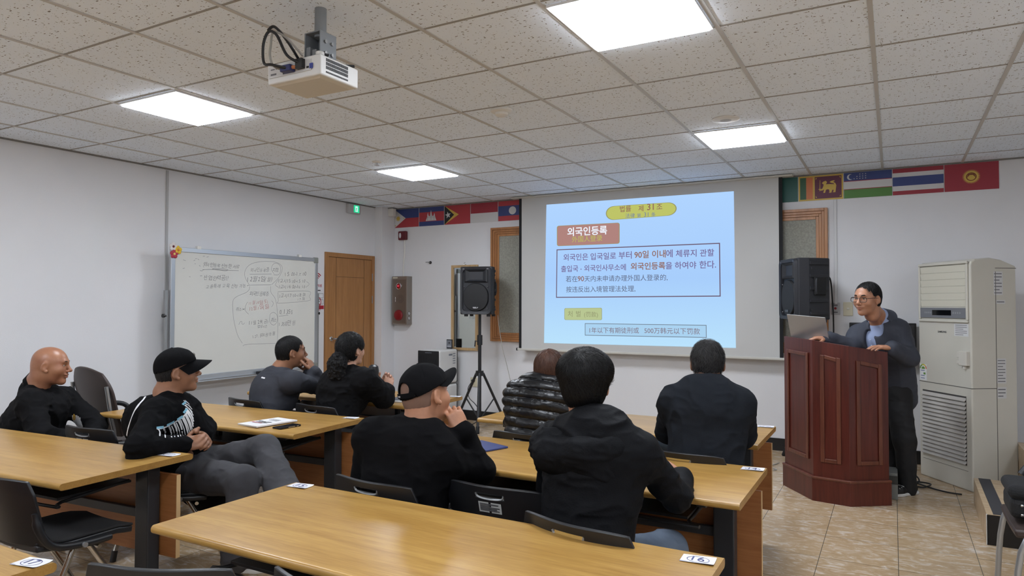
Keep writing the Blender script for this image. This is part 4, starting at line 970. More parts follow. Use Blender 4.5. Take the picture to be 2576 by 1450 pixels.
# ================================================================ lectern
lw = wood('lectern_wood', (90, 38, 30), (66, 24, 19), 0.30, 'Z', 60, 0.5)
lt = wood('lectern_trim', (104, 58, 42), (78, 40, 29), 0.32, 'Z', 60, 0.5)
L0, L1, L2, L3 = [Vector(p) for p in ((-.812, 6.10, 0), (-.552, 5.728, 0), (-.287, 5.685, 0), (-.020, 5.872, 0))]
LH = [1.232, 1.222, 1.186, 1.140]
lec = thing('lectern', 'dark reddish brown wooden lectern with three panelled faces', 'lectern', (-.42, 5.95, 0))
cen = Vector((-.40, 6.06, 0))
ins = lambda p, k: p + (cen - p).normalized() * k
U = [ins(p, .018) for p in (L0, L1, L2, L3)]
def face_box(mb, a, b, za0, zb0, za1, zb1, th, mi=0):
    d = (b - a).normalized(); n = Vector((d.y, -d.x, 0))
    if n.dot(a - cen) < 0: n = -n
    A = [a - n * th, b - n * th, b, a]
    mb.hexa([Vector((A[0].x, A[0].y, za0)), Vector((A[1].x, A[1].y, zb0)), Vector((A[2].x, A[2].y, zb0)), Vector((A[3].x, A[3].y, za0)),
             Vector((A[0].x, A[0].y, za1)), Vector((A[1].x, A[1].y, zb1)), Vector((A[2].x, A[2].y, zb1)), Vector((A[3].x, A[3].y, za1))], mi)
    return n
for i, nm in enumerate(('left_face', 'front_face', 'right_face')):
    a, b = U[i], U[i + 1]
    m = MB(); n = face_box(m, a, b, .17, .17, LH[i], LH[i + 1], .022)
    fo = m.build(nm.split('_')[1] and 'panel_face', lw, lec, bevel=.002)
    # raised moulding frame
    d = (b - a); w = d.length; d.normalize()
    mg = .055; z0_, z1a, z1b = .30, LH[i] - .10, LH[i + 1] - .10
    za = lambda s: z1a + (z1b - z1a) * s
    mm = MB(); bw = .030; p0 = a + n * .001
    def strip(s0, s1, zl0, zl1, zh0, zh1):
        A0 = p0 + d * s0; A1 = p0 + d * s1
        mm.hexa([(A0.x, A0.y, zl0), (A1.x, A1.y, zl1), ((A1 + n * .012).x, (A1 + n * .012).y, zl1), ((A0 + n * .012).x, (A0 + n * .012).y, zl0),
                 (A0.x, A0.y, zh0), (A1.x, A1.y, zh1), ((A1 + n * .012).x, (A1 + n * .012).y, zh1), ((A0 + n * .012).x, (A0 + n * .012).y, zh0)])
    strip(mg, mg + bw, z0_, z0_, za(mg / w), za((mg + bw) / w))
    strip(w - mg - bw, w - mg, z0_, z0_, za(1 - (mg + bw) / w), za(1 - mg / w))
    strip(mg + bw, w - mg - bw, z0_, z0_, z0_ + bw, z0_ + bw)
    strip(mg + bw, w - mg - bw, za(mg / w) - bw, za(1 - mg / w) - bw, za(mg / w), za(1 - mg / w))
    mm.build('panel_moulding', lt, fo, bevel=.005)
pl = MB()
for i, (a, b) in enumerate(((L0, L1), (L1, L2), (L2, L3))): face_box(pl, a, b, 0.0, 0.0, .17, .17, .03)
pl.build('plinth', lw, lec, bevel=.002)
pl = MB()
for i, (a, b) in enumerate(((L0, L1), (L1, L2), (L2, L3))):
    face_box(pl, a + (a - cen).normalized() * .006, b + (b - cen).normalized() * .006, .168, .168, .188, .188, .03)
pl.build('plinth_moulding', lt, lec, bevel=.006)
# top board and side panels behind, open towards the speaker
tp = MB(); tz = [h - .045 for h in LH]
V = [Vector((p.x, p.y, 0)) + (cen - p).normalized() * .02 for p in U]
BK = [U[0] + Vector((.05, .09, 0)), U[3] + Vector((-.01, .09, 0))]
poly = [V[0], V[1], V[2], V[3], BK[1], BK[0]]; pz = tz + [1.075, 1.17]
vs = [(p.x, p.y, z - .02) for p, z in zip(poly, pz)] + [(p.x, p.y, z) for p, z in zip(poly, pz)]
tp.add(vs, [(5, 4, 3, 2, 1, 0), (6, 7, 8, 9, 10, 11)] + [(i, (i + 1) % 6, 6 + (i + 1) % 6, 6 + i) for i in range(6)])
tp.build('reading_board', lw, lec)
for a, b, h in ((U[0], BK[0], 1.17), (U[3], BK[1], 1.075)):
    m = MB(); face_box(m, a, b, 0.0, 0.0, h, h, .02); m.build('side_panel', lw, lec, bevel=.002)
# laptop on the lectern
lp = thing('laptop', 'silver laptop open on the left of the lectern', 'laptop', (-.55, 5.99, 1.19))
sil = mat('laptop_silver', (172, 172, 172), 0.35, 0.6)
c0 = Vector((-.735, 6.055, 1.212)); c1 = Vector((-.44, 5.955, 1.19)); hx = (c1 - c0).normalized(); hy = Vector((0, 0, 1)).cross(hx).normalized()
def lap(a, b, z): return c0 + hx * a + hy * b + Vector((0, 0, z))
W_ = (c1 - c0).length
m = MB().hexa([lap(0, 0, .0), lap(W_, 0, .0), lap(W_, .21, -.01), lap(0, .21, -.01), lap(0, 0, .014), lap(W_, 0, .014), lap(W_, .21, .004), lap(0, .21, .004)])
m.build('base', sil, lp, bevel=.003)
m = MB().hexa([lap(0, 0, .012), lap(W_, 0, .012), lap(W_, .008, .012), lap(0, .008, .012), lap(0, -.075, .205), lap(W_, -.075, .205), lap(W_, -.067, .207), lap(0, -.067, .207)])
lid = m.build('lid', sil, lp, bevel=.004)
MB().hexa([lap(.008, .0086, .02), lap(W_ - .008, .0086, .02), lap(W_ - .008, .0092, .02), lap(.008, .0092, .02), lap(.008, -.0645, .198), lap(W_ - .008, -.0645, .198), lap(W_ - .008, -.0635, .198), lap(.008, -.0635, .198)]).build('screen', mat('screen_black', (14, 15, 18), 0.1), lid)

# ================================================================ standing air conditioner
A0 = Vector((.198, 7.082, 0)); A1 = Vector((.546, 6.59, 0)); ad = (A1 - A0).normalized(); an = Vector((ad.y, -ad.x, 0))
if an.y > 0: an = -an
AW = (A1 - A0).length; AD = .40; AH = 1.865
acm = mat('ac_cream', (200, 197, 186), 0.45, var=0.02, scale=3)
ac = thing('air_conditioner', 'tall cream standing air conditioner against the front wall at right', 'air conditioner', tuple((A0 + A1) / 2 - an * .2))
def acp(a, b, z): return A0 + ad * a - an * b + Vector((0, 0, z))      # a along the face, b backwards
rot_ac = Matrix((ad, -an, Vector((0, 0, 1)))).transposed()
def acbox(mb, a0, a1, b0, b1, z0, z1, mi=0):
    return mb.hexa([acp(a0, b0, z0), acp(a1, b0, z0), acp(a1, b1, z0), acp(a0, b1, z0), acp(a0, b0, z1), acp(a1, b0, z1), acp(a1, b1, z1), acp(a0, b1, z1)], mi)
prof = [(0.0, 0.0), (0.0, AH - .05), (.01, AH - .02), (.04, AH), (.17, AH + .012), (.27, AH - .005), (AD, AH - .055), (AD, 0.0)]
m = MB(); n = len(prof)
vs = [acp(0, b, z) for b, z in prof] + [acp(AW, b, z) for b, z in prof]
m.add(vs, [tuple(range(n)), tuple(range(2 * n - 1, n - 1, -1))] + [(i, n + i, n + (i + 1) % n, (i + 1) % n) for i in range(n)])
m.build('cabinet', acm, ac, bevel=.012, seg=3)
m = MB()
for a in ((.02, AW - .02, AH - .035, AH - .012), (.02, AW - .02, AH - .515, AH - .495), (.02, .04, AH - .495, AH - .035), (AW - .04, AW - .02, AH - .495, AH - .035)):
    acbox(m, a[0], a[1], -.016, .0, a[2], a[3])
m.build('outlet_frame', acm, ac, bevel=.006)
lou = mat('louver_cream', (208, 205, 190), 0.5)
for i in range(6):
    z = AH - .040 - .0575 * (i + 1)
    MB().hexa([acp(.042, -.004, z), acp(AW - .042, -.004, z), acp(AW - .042, 0, z), acp(.042, 0, z), acp(.042, -.011, z + .055), acp(AW - .042, -.011, z + .055), acp(AW - .042, 0, z + .055), acp(.042, 0, z + .055)]).build('louver', lou, ac, bevel=.001)
z = AH - .47
cp = acbox(MB(), .04, AW - .04, -.012, 0, z - .01, z + .075).build('control_strip', mat('strip_grey', (118, 120, 126), 0.4), ac, bevel=.002)
acbox(MB(), AW * .31, AW * .67, -.0135, 0, z + .012, z + .056).build('display', mat('screen_black', (14, 15, 18), 0.1), cp)
m = MB()
for k in range(4):
    for a in (.10 + .022 * k, AW * .71 + .024 * k):
        c = acp(a, -.0125, z + .034); ribbon(m, [c + ad * .006 * math.cos(R_(q)) + Vector((0, 0, .006 * math.sin(R_(q)))) for q in range(0, 361, 40)], .002, an)
m.build('touch_marks', mat('mark_pale', (190, 192, 196), 0.5), cp)
m = MB(); write(m, 'SAMSUNG', acp(AW * .39, -.001, AH - .605), acp(AW * .555, -.001, AH - .605), weight=2.2)
m.build('lettering', mat('print_black', (40, 40, 46), 0.5), ac)
def sticker(name, base, a0, a1, z0, z1, lines, side=False, ink='print_black'):
    m = MB()
    if side:
        P = lambda a, z, o: acp(AW + .0008 + o, a, z); nn = ad
    else:
        P = lambda a, z, o: acp(a, -.0010 - o, z); nn = an
    m.add([P(a0, z0, 0), P(a1, z0, 0), P(a1, z1, 0), P(a0, z1, 0)], [(0, 1, 2, 3)], 0)
    for i in range(lines):
        zz = z1 - (z1 - z0) * (i + .7) / (lines + .4)
        ribbon(m, [P(a0 + (a1 - a0) * .08, zz, .0005), P(a0 + (a1 - a0) * (.9 - .25 * (i % 3 == 2)), zz, .0005)], (z1 - z0) / (lines * 3.6), nn, 1)
    return m.build(name, [mat('sticker_' + str(base[0]), base, 0.4), mat('sticker_ink', (110, 110, 114), 0.5)], ac)
sticker('notice_sticker', (212, 212, 212), AW * .70, AW * .955, AH - .625, AH - .525, 6)
sticker('side_sticker', (204, 204, 204), .20, .28, AH - .29, AH - .10, 7, True)
sticker('side_sticker', (204, 204, 204), .22, .30, AH - .36, AH - .33, 1, True)
sticker('side_sticker', (204, 204, 204), .22, .30, AH - 1.0, AH - .80, 8, True)
sticker('side_sticker', (204, 204, 204), .22, .30, AH - 1.12, AH - 1.03, 3, True)
# energy label
m = MB(); ea, ez = .012, .835
m.add([acp(ea, -.001, ez), acp(ea + .085, -.001, ez), acp(ea + .085, -.001, ez + .14), acp(ea, -.001, ez + .14)], [(0, 1, 2, 3)], 0)
for i, (r0, r1, c) in enumerate(((180, 120, 1), (120, 80, 2), (80, 40, 3), (40, 0, 4))):
    pts = [acp(ea + .0425 + .036 * math.cos(R_(a)), -.0015, ez + .10 + .036 * math.sin(R_(a))) for a in range(r0, r1 - 1, -10)]
    ribbon(m, pts, .012, an, c)
m.add([acp(ea + .0425 + .022 * math.cos(R_(a)), -.0016, ez + .098 + .022 * math.sin(R_(a))) for a in range(0, 181, 20)], [tuple(range(10))], 1)
m.add([acp(ea + .045, -.0016, ez + .05), acp(ea + .07, -.0016, ez + .05), acp(ea + .07, -.0016, ez + .068), acp(ea + .045, -.0016, ez + .068)], [(0, 1, 2, 3)], 1)
for zz in (.085, .04, .018): ribbon(m, [acp(ea + .012, -.0016, ez + zz), acp(ea + .06, -.0016, ez + zz)], .006, an, 5)
m.build('energy_label', [mat('label_white', (222, 224, 224), 0.4), mat('energy_green', (96, 140, 60), 0.5), mat('energy_lime', (180, 190, 70), 0.5), mat('energy_yellow', (220, 190, 70), 0.5), mat('energy_orange', (206, 110, 60), 0.5), mat('energy_blue', (90, 104, 150), 0.5)], ac)
# broken holder on the door
m = MB(); ha = AW * .83; hz = AH - .86
acbox(m, ha, ha + .085, -.030, 0, hz, hz + .115); acbox(m, ha - .04, ha, -.014, 0, hz + .01, hz + .035); acbox(m, ha - .04, ha - .01, -.014, 0, hz + .06, hz + .11); acbox(m, ha + .03, ha + .05, -.02, 0, hz - .03, hz)
m.build('remote_holder', mat('ac_holder', (206, 202, 192), 0.5), ac, bevel=.003)
seam = mat('seam_dark', (96, 94, 88), 0.7)
m = MB(); acbox(m, 0.004, AW + .001, -.0012, .22, .822, .828); acbox(m, 0.04, AW - .05, -.0012, .001, .155, .158)
acbox(m, AW - .002, AW + .0012, .215, .22, .02, AH - .1); acbox(m, AW - .002, AW + .0012, .215, AD, AH - .075, AH - .07)
m.build('panel_seams', seam, ac)
# intake grille: recess with slats
gr = acbox(MB(), .045, AW - .06, -.002, .0, .20, .755).build('grille_recess', mat('recess_dark', (70, 68, 66), 0.8), ac)
slat_m = mat('slat_grey', (182, 178, 172), 0.5, var=.12, scale=5)
sl_n = 16
for i in range(sl_n):
    z = .205 + .0338 * i
    MB().hexa([acp(.045, -.018, z), acp(AW - .06, -.018, z), acp(AW - .06, -.003, z + .014), acp(.045, -.003, z + .014), acp(.045, -.018, z + .007), acp(AW - .06, -.018, z + .007), acp(AW - .06, -.003, z + .030), acp(.045, -.003, z + .030)]).build('grille_slat', slat_m, gr, bevel=.001)

# ================================================================ PA loudspeakers
spk_m = mat('speaker_black', (36, 37, 42), 0.5, bump=0.12, bscale=260)
grl_m = mat('speaker_grille', (20, 20, 23), 0.6, bump=0.3, bscale=500)
def make_speaker():
    """front face towards -y, bottom at z 0, origin at the pole socket"""
    t = thing('loudspeaker', 'speaker', 'loudspeaker', (0, 0, 0), 0, 'black PA loudspeakers')
    W, D, H = .40, .34, .60
    # cabinet with tapered back
    z0, z1 = .03, H
    P = [(-W / 2, -D / 2 + .02), (W / 2, -D / 2 + .02), (W / 2, -D / 2 + .12), (W / 2 - .07, D / 2), (-W / 2 + .07, D / 2), (-W / 2, -D / 2 + .12)]
    n = len(P)
    vs = [(x, y, z0) for x, y in P] + [(x, y, z1) for x, y in P]
    m = MB().add(vs, [tuple(range(n - 1, -1, -1)), tuple(range(n, 2 * n))] + [(i, (i + 1) % n, n + (i + 1) % n, n + i) for i in range(n)])
    cab = m.build('cabinet', spk_m, t, bevel=.014, seg=3)
    # front baffle with raised rim
    yf = -D / 2 + .02
    def rr(w, h, r, cz, k=8):
        out = []
        for cx_, cz_, a0 in ((w / 2 - r, h / 2 - r, 0), (-w / 2 + r, h / 2 - r, 90), (-w / 2 + r, -h / 2 + r, 180), (w / 2 - r, -h / 2 + r, 270)):
            for i in range(k + 1):
                a = R_(a0 + 90 * i / k); out.append((cx_ + r * math.cos(a), cz + cz_ + r * math.sin(a)))
        return out
    m = MB(); o = rr(W - .01, H - .04, .05, .315); i_ = rr(W - .075, H - .10, .045, .315); n = len(o)
    vs = [(x, yf, z) for x, z in o] + [(x * .97, yf - .03, z) for x, z in o] + [(x, yf - .022, z) for x, z in i_] + [(x, yf - .001, z) for x, z in i_]
    fs = []
    for r0 in range(3):
        for j in range(n): fs.append((r0 * n + j, r0 * n + (j + 1) % n, (r0 + 1) * n + (j + 1) % n, (r0 + 1) * n + j))
    m.add(vs, fs, 0, True); m.build('baffle_rim', spk_m, t, sharp=35)
    # woofer grille: rounded plate
    m = MB(); o = [(x, z) for x, z in rr(.315, .335, .15, .235, 12)]; n = len(o)
    vs = [(x, yf - .004, z) for x, z in o] + [(x * .95, yf - .020, .235 + (z - .235) * .95) for x, z in o] + [(x * .5, yf - .026, .235 + (z - .235) * .5) for x, z in o] + [(0, yf - .028, .235)]
    fs = []
    for r0 in range(2):
        for j in range(n): fs.append((r0 * n + j, r0 * n + (j + 1) % n, (r0 + 1) * n + (j + 1) % n, (r0 + 1) * n + j))
    for j in range(n): fs.append((2 * n + j, 2 * n + (j + 1) % n, 3 * n))
    m.add(vs, fs, 0, True); g = m.build('woofer_grille', grl_m, t, sharp=50)
    mm = MB().box(-.038, .038, yf - .030, yf - .022, .098, .122)
    bd = mm.build('badge', mat('badge_dark', (44, 44, 48), 0.3), g)
    mm = MB(); ribbon(mm, [(-.03, yf - .0306, .114), (.012, yf - .0306, .114)], .008, (0, 1, 0)); ribbon(mm, [(-.026, yf - .0306, .104), (.014, yf - .0306, .104)], .005, (0, 1, 0)); ribbon(mm, [(.018, yf - .0306, .104), (.034, yf - .0306, .117)], .006, (0, 1, 0))
    mm.build('badge_print', mat('badge_white', (190, 190, 192), 0.4), bd)
    # horn: square flare
    hz = .49; m = MB()
    def sq(w, h, y): return [(-w / 2, y, hz - h / 2), (w / 2, y, hz - h / 2), (w / 2, y, hz + h / 2), (-w / 2, y, hz + h / 2)]
    R3 = [sq(.29, .155, yf - .012), sq(.25, .135, yf - .024), sq(.24, .128, yf - .020), sq(.06, .05, yf + .03), sq(.035, .05, yf + .035)]
    vs = [p for r in R3 for p in r]
    fs = [(r * 4 + j, r * 4 + (j + 1) % 4, (r + 1) * 4 + (j + 1) % 4, (r + 1) * 4 + j) for r in range(4) for j in range(4)] + [(16, 17, 18, 19)]
    m.add(vs, fs); m.build('horn', mat('horn_black', (36, 37, 41), 0.35), t)
    m = MB()
    for s in (-1, 1):
        m.box(s * (W / 2 - .05) - .012, s * (W / 2 - .05) + .012, yf - .027, yf - .02, .565, .577)
    for sx in (-1, 1):
        for z in (.10, .36):
            m.ell((sx * .145, yf - .012, z), (.006, .006, .006), 8)
    m.build('screws', mat('screw_grey', (110, 110, 114), 0.4, 0.5), t)
    # side ribs, handle recesses, rubber feet
    for s in (-1, 1):
        m = MB()
        for z in (.12, .20, .50, .55): m.box(s * (W / 2 - .006) - .008, s * (W / 2 - .006) + .008, -D / 2 + .14, -D / 2 + .15, z - .01, z + .01)
        for k in range(5): m.obox((s * (W / 2 - .030), .05, .09 + .115 * k), (.018, .20, .03), Matrix.Rotation(s * R_(19), 3, 'Z'))
        m.build('side_ribs', spk_m, t, bevel=.004)
        h = MB().obox((s * (W / 2 - .028), .06, .34), (.02, .13, .17), Matrix.Rotation(s * R_(19), 3, 'Z')).build('handle_recess', mat('recess_black', (14, 14, 16), 0.7), t, bevel=.02)
        MB().tube([(s * (W / 2 - .012), .02, .27), (s * (W / 2 - .004), .015, .30), (s * (W / 2 - .004), .015, .38), (s * (W / 2 - .012), .02, .41)], .011, 10).build('handle', spk_m, h)
        for y in (-D / 2 + .07, D / 2 - .06):
            MB().box(s * .14 - .02, s * .14 + .02, y - .018, y + .018, 0.005, .032).build('foot', spk_m, t, bevel=.004)
    return t
def speaker_stand(x, y, ztop, label, a0):
    t = thing('speaker_stand', label, 'speaker stand', (x, y, 0), 0, 'black tripod speaker stands')
    hub = .66
    MB().cyl((x, y, .09), (x, y, ztop - .30), .021, n=16).build('outer_pole', blackplas, t)
    MB().cyl((x, y, ztop - .34), (x, y, ztop), .017, n=16).build('inner_pole', blackplas, t)
    c = MB().cyl((x, y, ztop - .40), (x, y, ztop - .28), .032, n=18); cl = c.build('collar', blackplas, t)
    MB().tube([(x - .03, y, ztop - .36), (x - .055, y - .01, ztop - .35), (x - .062, y - .012, ztop - .42)], .008, 8).build('locking_lever', blackplas, cl)
    MB().cyl((x, y, hub - .03), (x, y, hub + .03), .048, n=18).build('hub', blackplas, t)
    MB().cyl((x, y, .09), (x, y, .14), .030, n=16).build('lower_collar', blackplas, t)
    for k in range(3):
        a = R_(a0 + 120 * k); cx_, sx_ = math.cos(a), math.sin(a)
        lg = MB().tube([(x + cx_ * .045, y + sx_ * .045, hub), (x + cx_ * .36, y + sx_ * .36, .03)], .016, 10).build('leg', blackplas, t)
        MB().tube([(x + cx_ * .33, y + sx_ * .33, .075), (x + cx_ * .375, y + sx_ * .375, .005)], .022, 10).build('rubber_foot', mat('rubber', (18, 18, 18), 0.8), lg)
        MB().tube([(x + cx_ * .025, y + sx_ * .025, .13), (x + cx_ * .19, y + sx_ * .19, .34)], .009, 8).build('brace', blackplas, t)
s1 = make_speaker()
s1.location = (-4.36, 7.06, 1.34); s1.rotation_euler.z = R_(14); s1['label'] = 'black loudspeaker facing the room on the tripod stand before the mirror'
speaker_stand(-4.36, 7.06, 1.40, 'black tripod speaker stand left of the screen', -62)
s2 = dup(s1, 'loudspeaker', (-.715, 6.98, 1.325), R_(-62), 'black loudspeaker seen from its side behind the lectern')
speaker_stand(-.715, 6.98, 1.385, 'black tripod speaker stand hidden behind the lectern', 10)

# ================================================================ projector on its ceiling mount
prx = thing('projector', 'white projector hanging from the ceiling on a grey mount', 'projector', (-2.31, 2.30, 2.40))
pw = mat('projector_white', (216, 216, 214), 0.4)
px0, px1, py0, py1, pz0, pz1 = PROJ
m = MB().hexa([(px0, py0 + .004, pz0 + .006), (px1, py0 + .004, pz0 + .006), (px1, py1, pz0 + .006), (px0, py1, pz0 + .006), (px0, py0, pz1), (px1, py0, pz1), (px1, py1, pz1), (px0, py1, pz1)])
m.build('case', pw, prx, bevel=.006, seg=3)
MB().hexa([(px0 + .02, py0 + .03, pz0 + .0), (px1 - .03, py0 + .03, pz0 + .0), (px1 - .03, py1 - .02, pz0 + .0), (px0 + .02, py1 - .02, pz0 + .0), (px0 + .003, py0 + .006, pz0 + .010), (px1 - .003, py0 + .006, pz0 + .010), (px1 - .003, py1 - .003, pz0 + .010), (px0 + .003, py1 - .003, pz0 + .010)]).build('lower_case', mat('case_beige', (206, 200, 188), 0.5), prx, bevel=.003)
Y = py0 - .0008; wpx = px1 - px0
m = MB()
for s in range(1): m.box(px0 + .012, px1 - .05, py0 - .0015, py0 + .002, pz0 + .03, pz1 - .014)
port = m.build('port_panel', mat('port_white', (206, 206, 206), 0.45), prx, bevel=.001)
m = MB(); pd = mat('port_dark', (30, 30, 34), 0.5)
m.box(px1 - .12, px1 - .085, py0 - .003, py0, pz1 - .050, pz1 - .014); m.box(px0 + .10, px0 + .122, py0 - .003, py0, pz0 + .036, pz0 + .050); m.box(px1 - .075, px1 - .062, py0 - .003, py0, pz0 + .040, pz0 + .048)
m.build('socket', pd, port)
m = MB()
ribbon(m, [(px0 + .025, Y - .0014, pz0 + .066), (px0 + .05, Y - .0014, pz0 + .066)], .005, (0, 1, 0)); ribbon(m, [(px0 + .055, Y - .0014, pz0 + .066), (px0 + .068, Y - .0014, pz0 + .066)], .005, (0, 1, 0)); ribbon(m, [(px0 + .025, Y - .0014, pz0 + .044), (px0 + .06, Y - .0014, pz0 + .044)], .008, (0, 1, 0)); ribbon(m, [(px0 + .15, Y - .0014, pz0 + .062), (px0 + .2, Y - .0014, pz0 + .062)], .003, (0, 1, 0))
m.build('printed_marks', mat('print_grey', (110, 110, 116), 0.5), port)
MB().box(px1 - .058, px1 - .04, py0 - .003, py0, pz0 + .036, pz0 + .058).build('port_blue', mat('port_blue', (58, 70, 150), 0.4), port)
v = MB()
for r in range(4):
    for k in range(17):
        yy = py0 + .035 + k * (py1 - py0 - .10) / 17
        v.box(px1 - .001, px1 + .0015, yy, yy + .0055, pz0 + .020 + r * .0165, pz0 + .020 + r * .0165 + (.013 if r else .007))
v.build('vent_slots', pd, prx)
for yy in (py0 + .012,): MB().lathe([(.018, 0), (.018, .012), (.012, .016), (0, .016)], (px1 - .02, py0 + .02, pz1), 18).build('focus_knob', pw, prx)
MB().cyl((px0 + .09, py1 + .02, (pz0 + pz1) / 2 + .01), (px0 + .09, py1 - .01, (pz0 + pz1) / 2 + .01), .03, n=24).build('lens', mat('lens_black', (16, 16, 20), 0.1), prx)
mc = (px0 + px1) / 2 + .03; my = py0 + .13
gm = mat('mount_grey', (132, 136, 140), 0.5, 0.0)
MB().cyl((mc, my, pz1 + .13), (mc, my, ZC), .026, n=20).build('ceiling_pole', gm, prx)
m = MB()
for s in (-1, 1): m.box(mc + s * .045 - .003, mc + s * .045 + .003, my - .05, my + .05, pz1 + .02, pz1 + .145)
m.box(mc - .045, mc + .045, my + .03, my + .036, pz1 + .03, pz1 + .145); m.box(mc - .045, mc + .045, my - .05, my + .05, pz1 + .139, pz1 + .145)
m.box(mc - .03, mc - .006, my - .056, my - .03, pz1 + .02, pz1 + .075); m.box(mc + .006, mc + .03, my - .056, my - .03, pz1 + .02, pz1 + .06)
m.build('mount_bracket', gm, prx, bevel=.004)
m = MB().box(mc - .08, mc + .08, my - .06, my + .06, pz1 + .008, pz1 + .018)
for a in (35, 145, 215, 325): m.obox((mc + .07 * math.cos(R_(a)), my + .07 * math.sin(R_(a)), pz1 + .010), (.16, .02, .008), Matrix.Rotation(R_(a), 3, 'Z'))
m.build('mount_plate', mat('mount_dark', (52, 54, 56), 0.4, 0.4), prx, bevel=.002)
m = MB()
for s in (-1, 1):
    for z in (.05, .10): m.cyl((mc + .046, my + s * .02, pz1 + z), (mc + .056, my + s * .02, pz1 + z), .008, n=10)
m.build('bolts', mat('grey_metal', (150, 150, 150), 0.4, 0.6), prx)
cb = mat('cable_black', (26, 26, 28), 0.5)
m = MB().tube(smooth_path([(px1 - .10, py0 - .01, pz1 - .03), (px1 - .14, py0 - .05, pz1 + .0), (px1 - .19, py0 - .06, pz1 + .09), (px1 - .24, py0 - .06, pz1 + .115), (px0 + .055, py0 - .07, pz1 + .06), (px0 + .06, py0 - .07, pz1 - .02), (px0 + .11, py0 - .07, pz0 + .055), (px0 + .16, py0 - .02, pz0 + .045)], 6), .0062, 8)
m.tube(smooth_path([(mc - .07, my - .05, pz1 + .02), (px1 - .16, py0 - .03, pz1 + .07), (px0 + .10, py0 - .05, pz1 + .135), (px0 + .07, py0 - .06, pz1 + .12)], 6), .0062, 8)
m.box(px1 - .122, px1 - .083, py0 - .022, py0 - .003, pz1 - .052, pz1 - .012)
tag(m.build('projector_cable', cb, origin=(px0 + .1, py0 - .05, pz1)), 'black looped cable at the back of the ceiling projector', 'cable')
t = thing('projector_plug', 'blue video plug with grey cable at the back of the projector', 'cable', (px0 + .14, py0 - .02, pz0 + .04))
MB().box(px0 + .115, px0 + .175, py0 - .035, py0 - .002, pz0 + .034, pz0 + .062).build('plug_body', mat('plug_blue', (44, 48, 96), 0.45), t, bevel=.004)
MB().cyl((px0 + .175, py0 - .02, pz0 + .05), (px0 + .20, py0 - .012, pz0 + .048), .008, n=12).build('orange_plug', mat('plug_orange', (176, 110, 70), 0.5), t)
MB().tube(smooth_path([(px0 + .115, py0 - .02, pz0 + .048), (px0 + .095, py0 - .05, pz0 + .06), (px0 + .085, py0 - .06, pz0 + .10), (px0 + .088, py0 - .06, pz1 + .05), (px0 + .10, py0 - .055, pz1 + .11), (px0 + .16, py0 - .04, pz1 + .08), (px1 - .12, py0 + .02, pz1 + .015)], 6), .005, 8).build('grey_cable', mat('cable_grey', (150, 148, 142), 0.5), t)

# ================================================================ air purifier, framed picture
ap = thing('air_purifier', 'white two-tier air purifier with black louvred front beside the tripod', 'air purifier', (-5.07, 7.18, 0))
pwm = mat('purifier_white', (214, 214, 212), 0.3); pbm = mat('purifier_black', (20, 21, 24), 0.3)
X0, X1, Y0, Y1 = -5.235, -4.905, 6.985, 7.42
for z0_, z1_ in ((.03, .475), (.49, .915)):
    MB().box(X0, X1, Y0 + .014, Y1 - .014, z0_, z1_).build('housing', pwm, ap, bevel=.025, seg=4)
    fr_ = MB().box(X0 + .006, X1 - .006, Y0, Y0 + .016, z0_ + .006, z1_ - .006).build('front_grille', pbm, ap, bevel=.02, seg=3)
    m = MB()
    for k in range(15): m.box(X0 + .03 + k * .018, X0 + .036 + k * .018, Y0 - .004, Y0 + .002, z0_ + .02, z1_ - .07)
    m.build('louvre_ribs', mat('purifier_rib', (34, 35, 38), 0.4), fr_)
    MB().box(X0 + .004, X1 + .002, Y1 - .040, Y1 - .014, z0_ + .004, z1_ - .004).build('rear_band', pbm, ap, bevel=.012, seg=3)
m = MB()
ribbon(m, [(X0 + .12, Y0 - .001, .885), (X0 + .22, Y0 - .001, .885)], .006, (0, 1, 0))
for k in range(5): ribbon(m, [(X1 + .001, Y1 - .13, .86 - .03 * k), (X1 + .001, Y1 - .07, .86 - .03 * k)], .010, (1, 0, 0))
ribbon(m, [(X1 + .001, Y1 - .22, .85), (X1 + .001, Y1 - .14, .85)], .022, (1, 0, 0))
m.build('stickers', mat('sticker_grey', (120, 126, 138), 0.5), ap)
MB().box(X0 + .03, X1 - .03, Y0 + .05, Y1 - .05, 0, .035).build('foot_base', pbm, ap)
fp = thing('photo_stand', 'small dark framed picture standing on the air purifier', 'picture frame', (-5.02, 7.38, .915))
MB().box(-5.06, -4.975, 7.375, 7.39, .916, 1.035).build('frame', pbm, fp, bevel=.002)
m = MB().box(-5.053, -4.982, 7.3735, 7.376, .93, 1.025, 0)
m.ell((-5.022, 7.373, .99), (.008, .001, .012), 10, 1); m.ell((-5.01, 7.373, .99), (.006, .001, .012), 10, 1); m.box(-5.045, -4.99, 7.372, 7.374, .94, .955, 2)
m.build('picture', [mat('picture_grey', (116, 120, 128), 0.4), mat('picture_dark', (50, 52, 58), 0.4), mat('picture_pale', (170, 170, 176), 0.4)], fp)

# ================================================================ monitor behind the speaker on a low stand
tv = thing('monitor', 'black flat monitor on the wall behind the man at the lectern', 'monitor', (-.09, YW - .08, .92))
MB().box(-.372, .19, YW - .09, YW - .04, .925, 1.322).build('housing', mat('tv_black', (16, 17, 20), 0.3), tv, bevel=.006)
MB().box(-.352, .17, YW - .0915, YW - .089, .945, 1.305).build('screen', mat('screen_black', (14, 15, 18), 0.1), tv)
MB().box(-.15, -.03, YW - .045, YW, 1.05, 1.20).build('wall_bracket', dark_steel, tv)
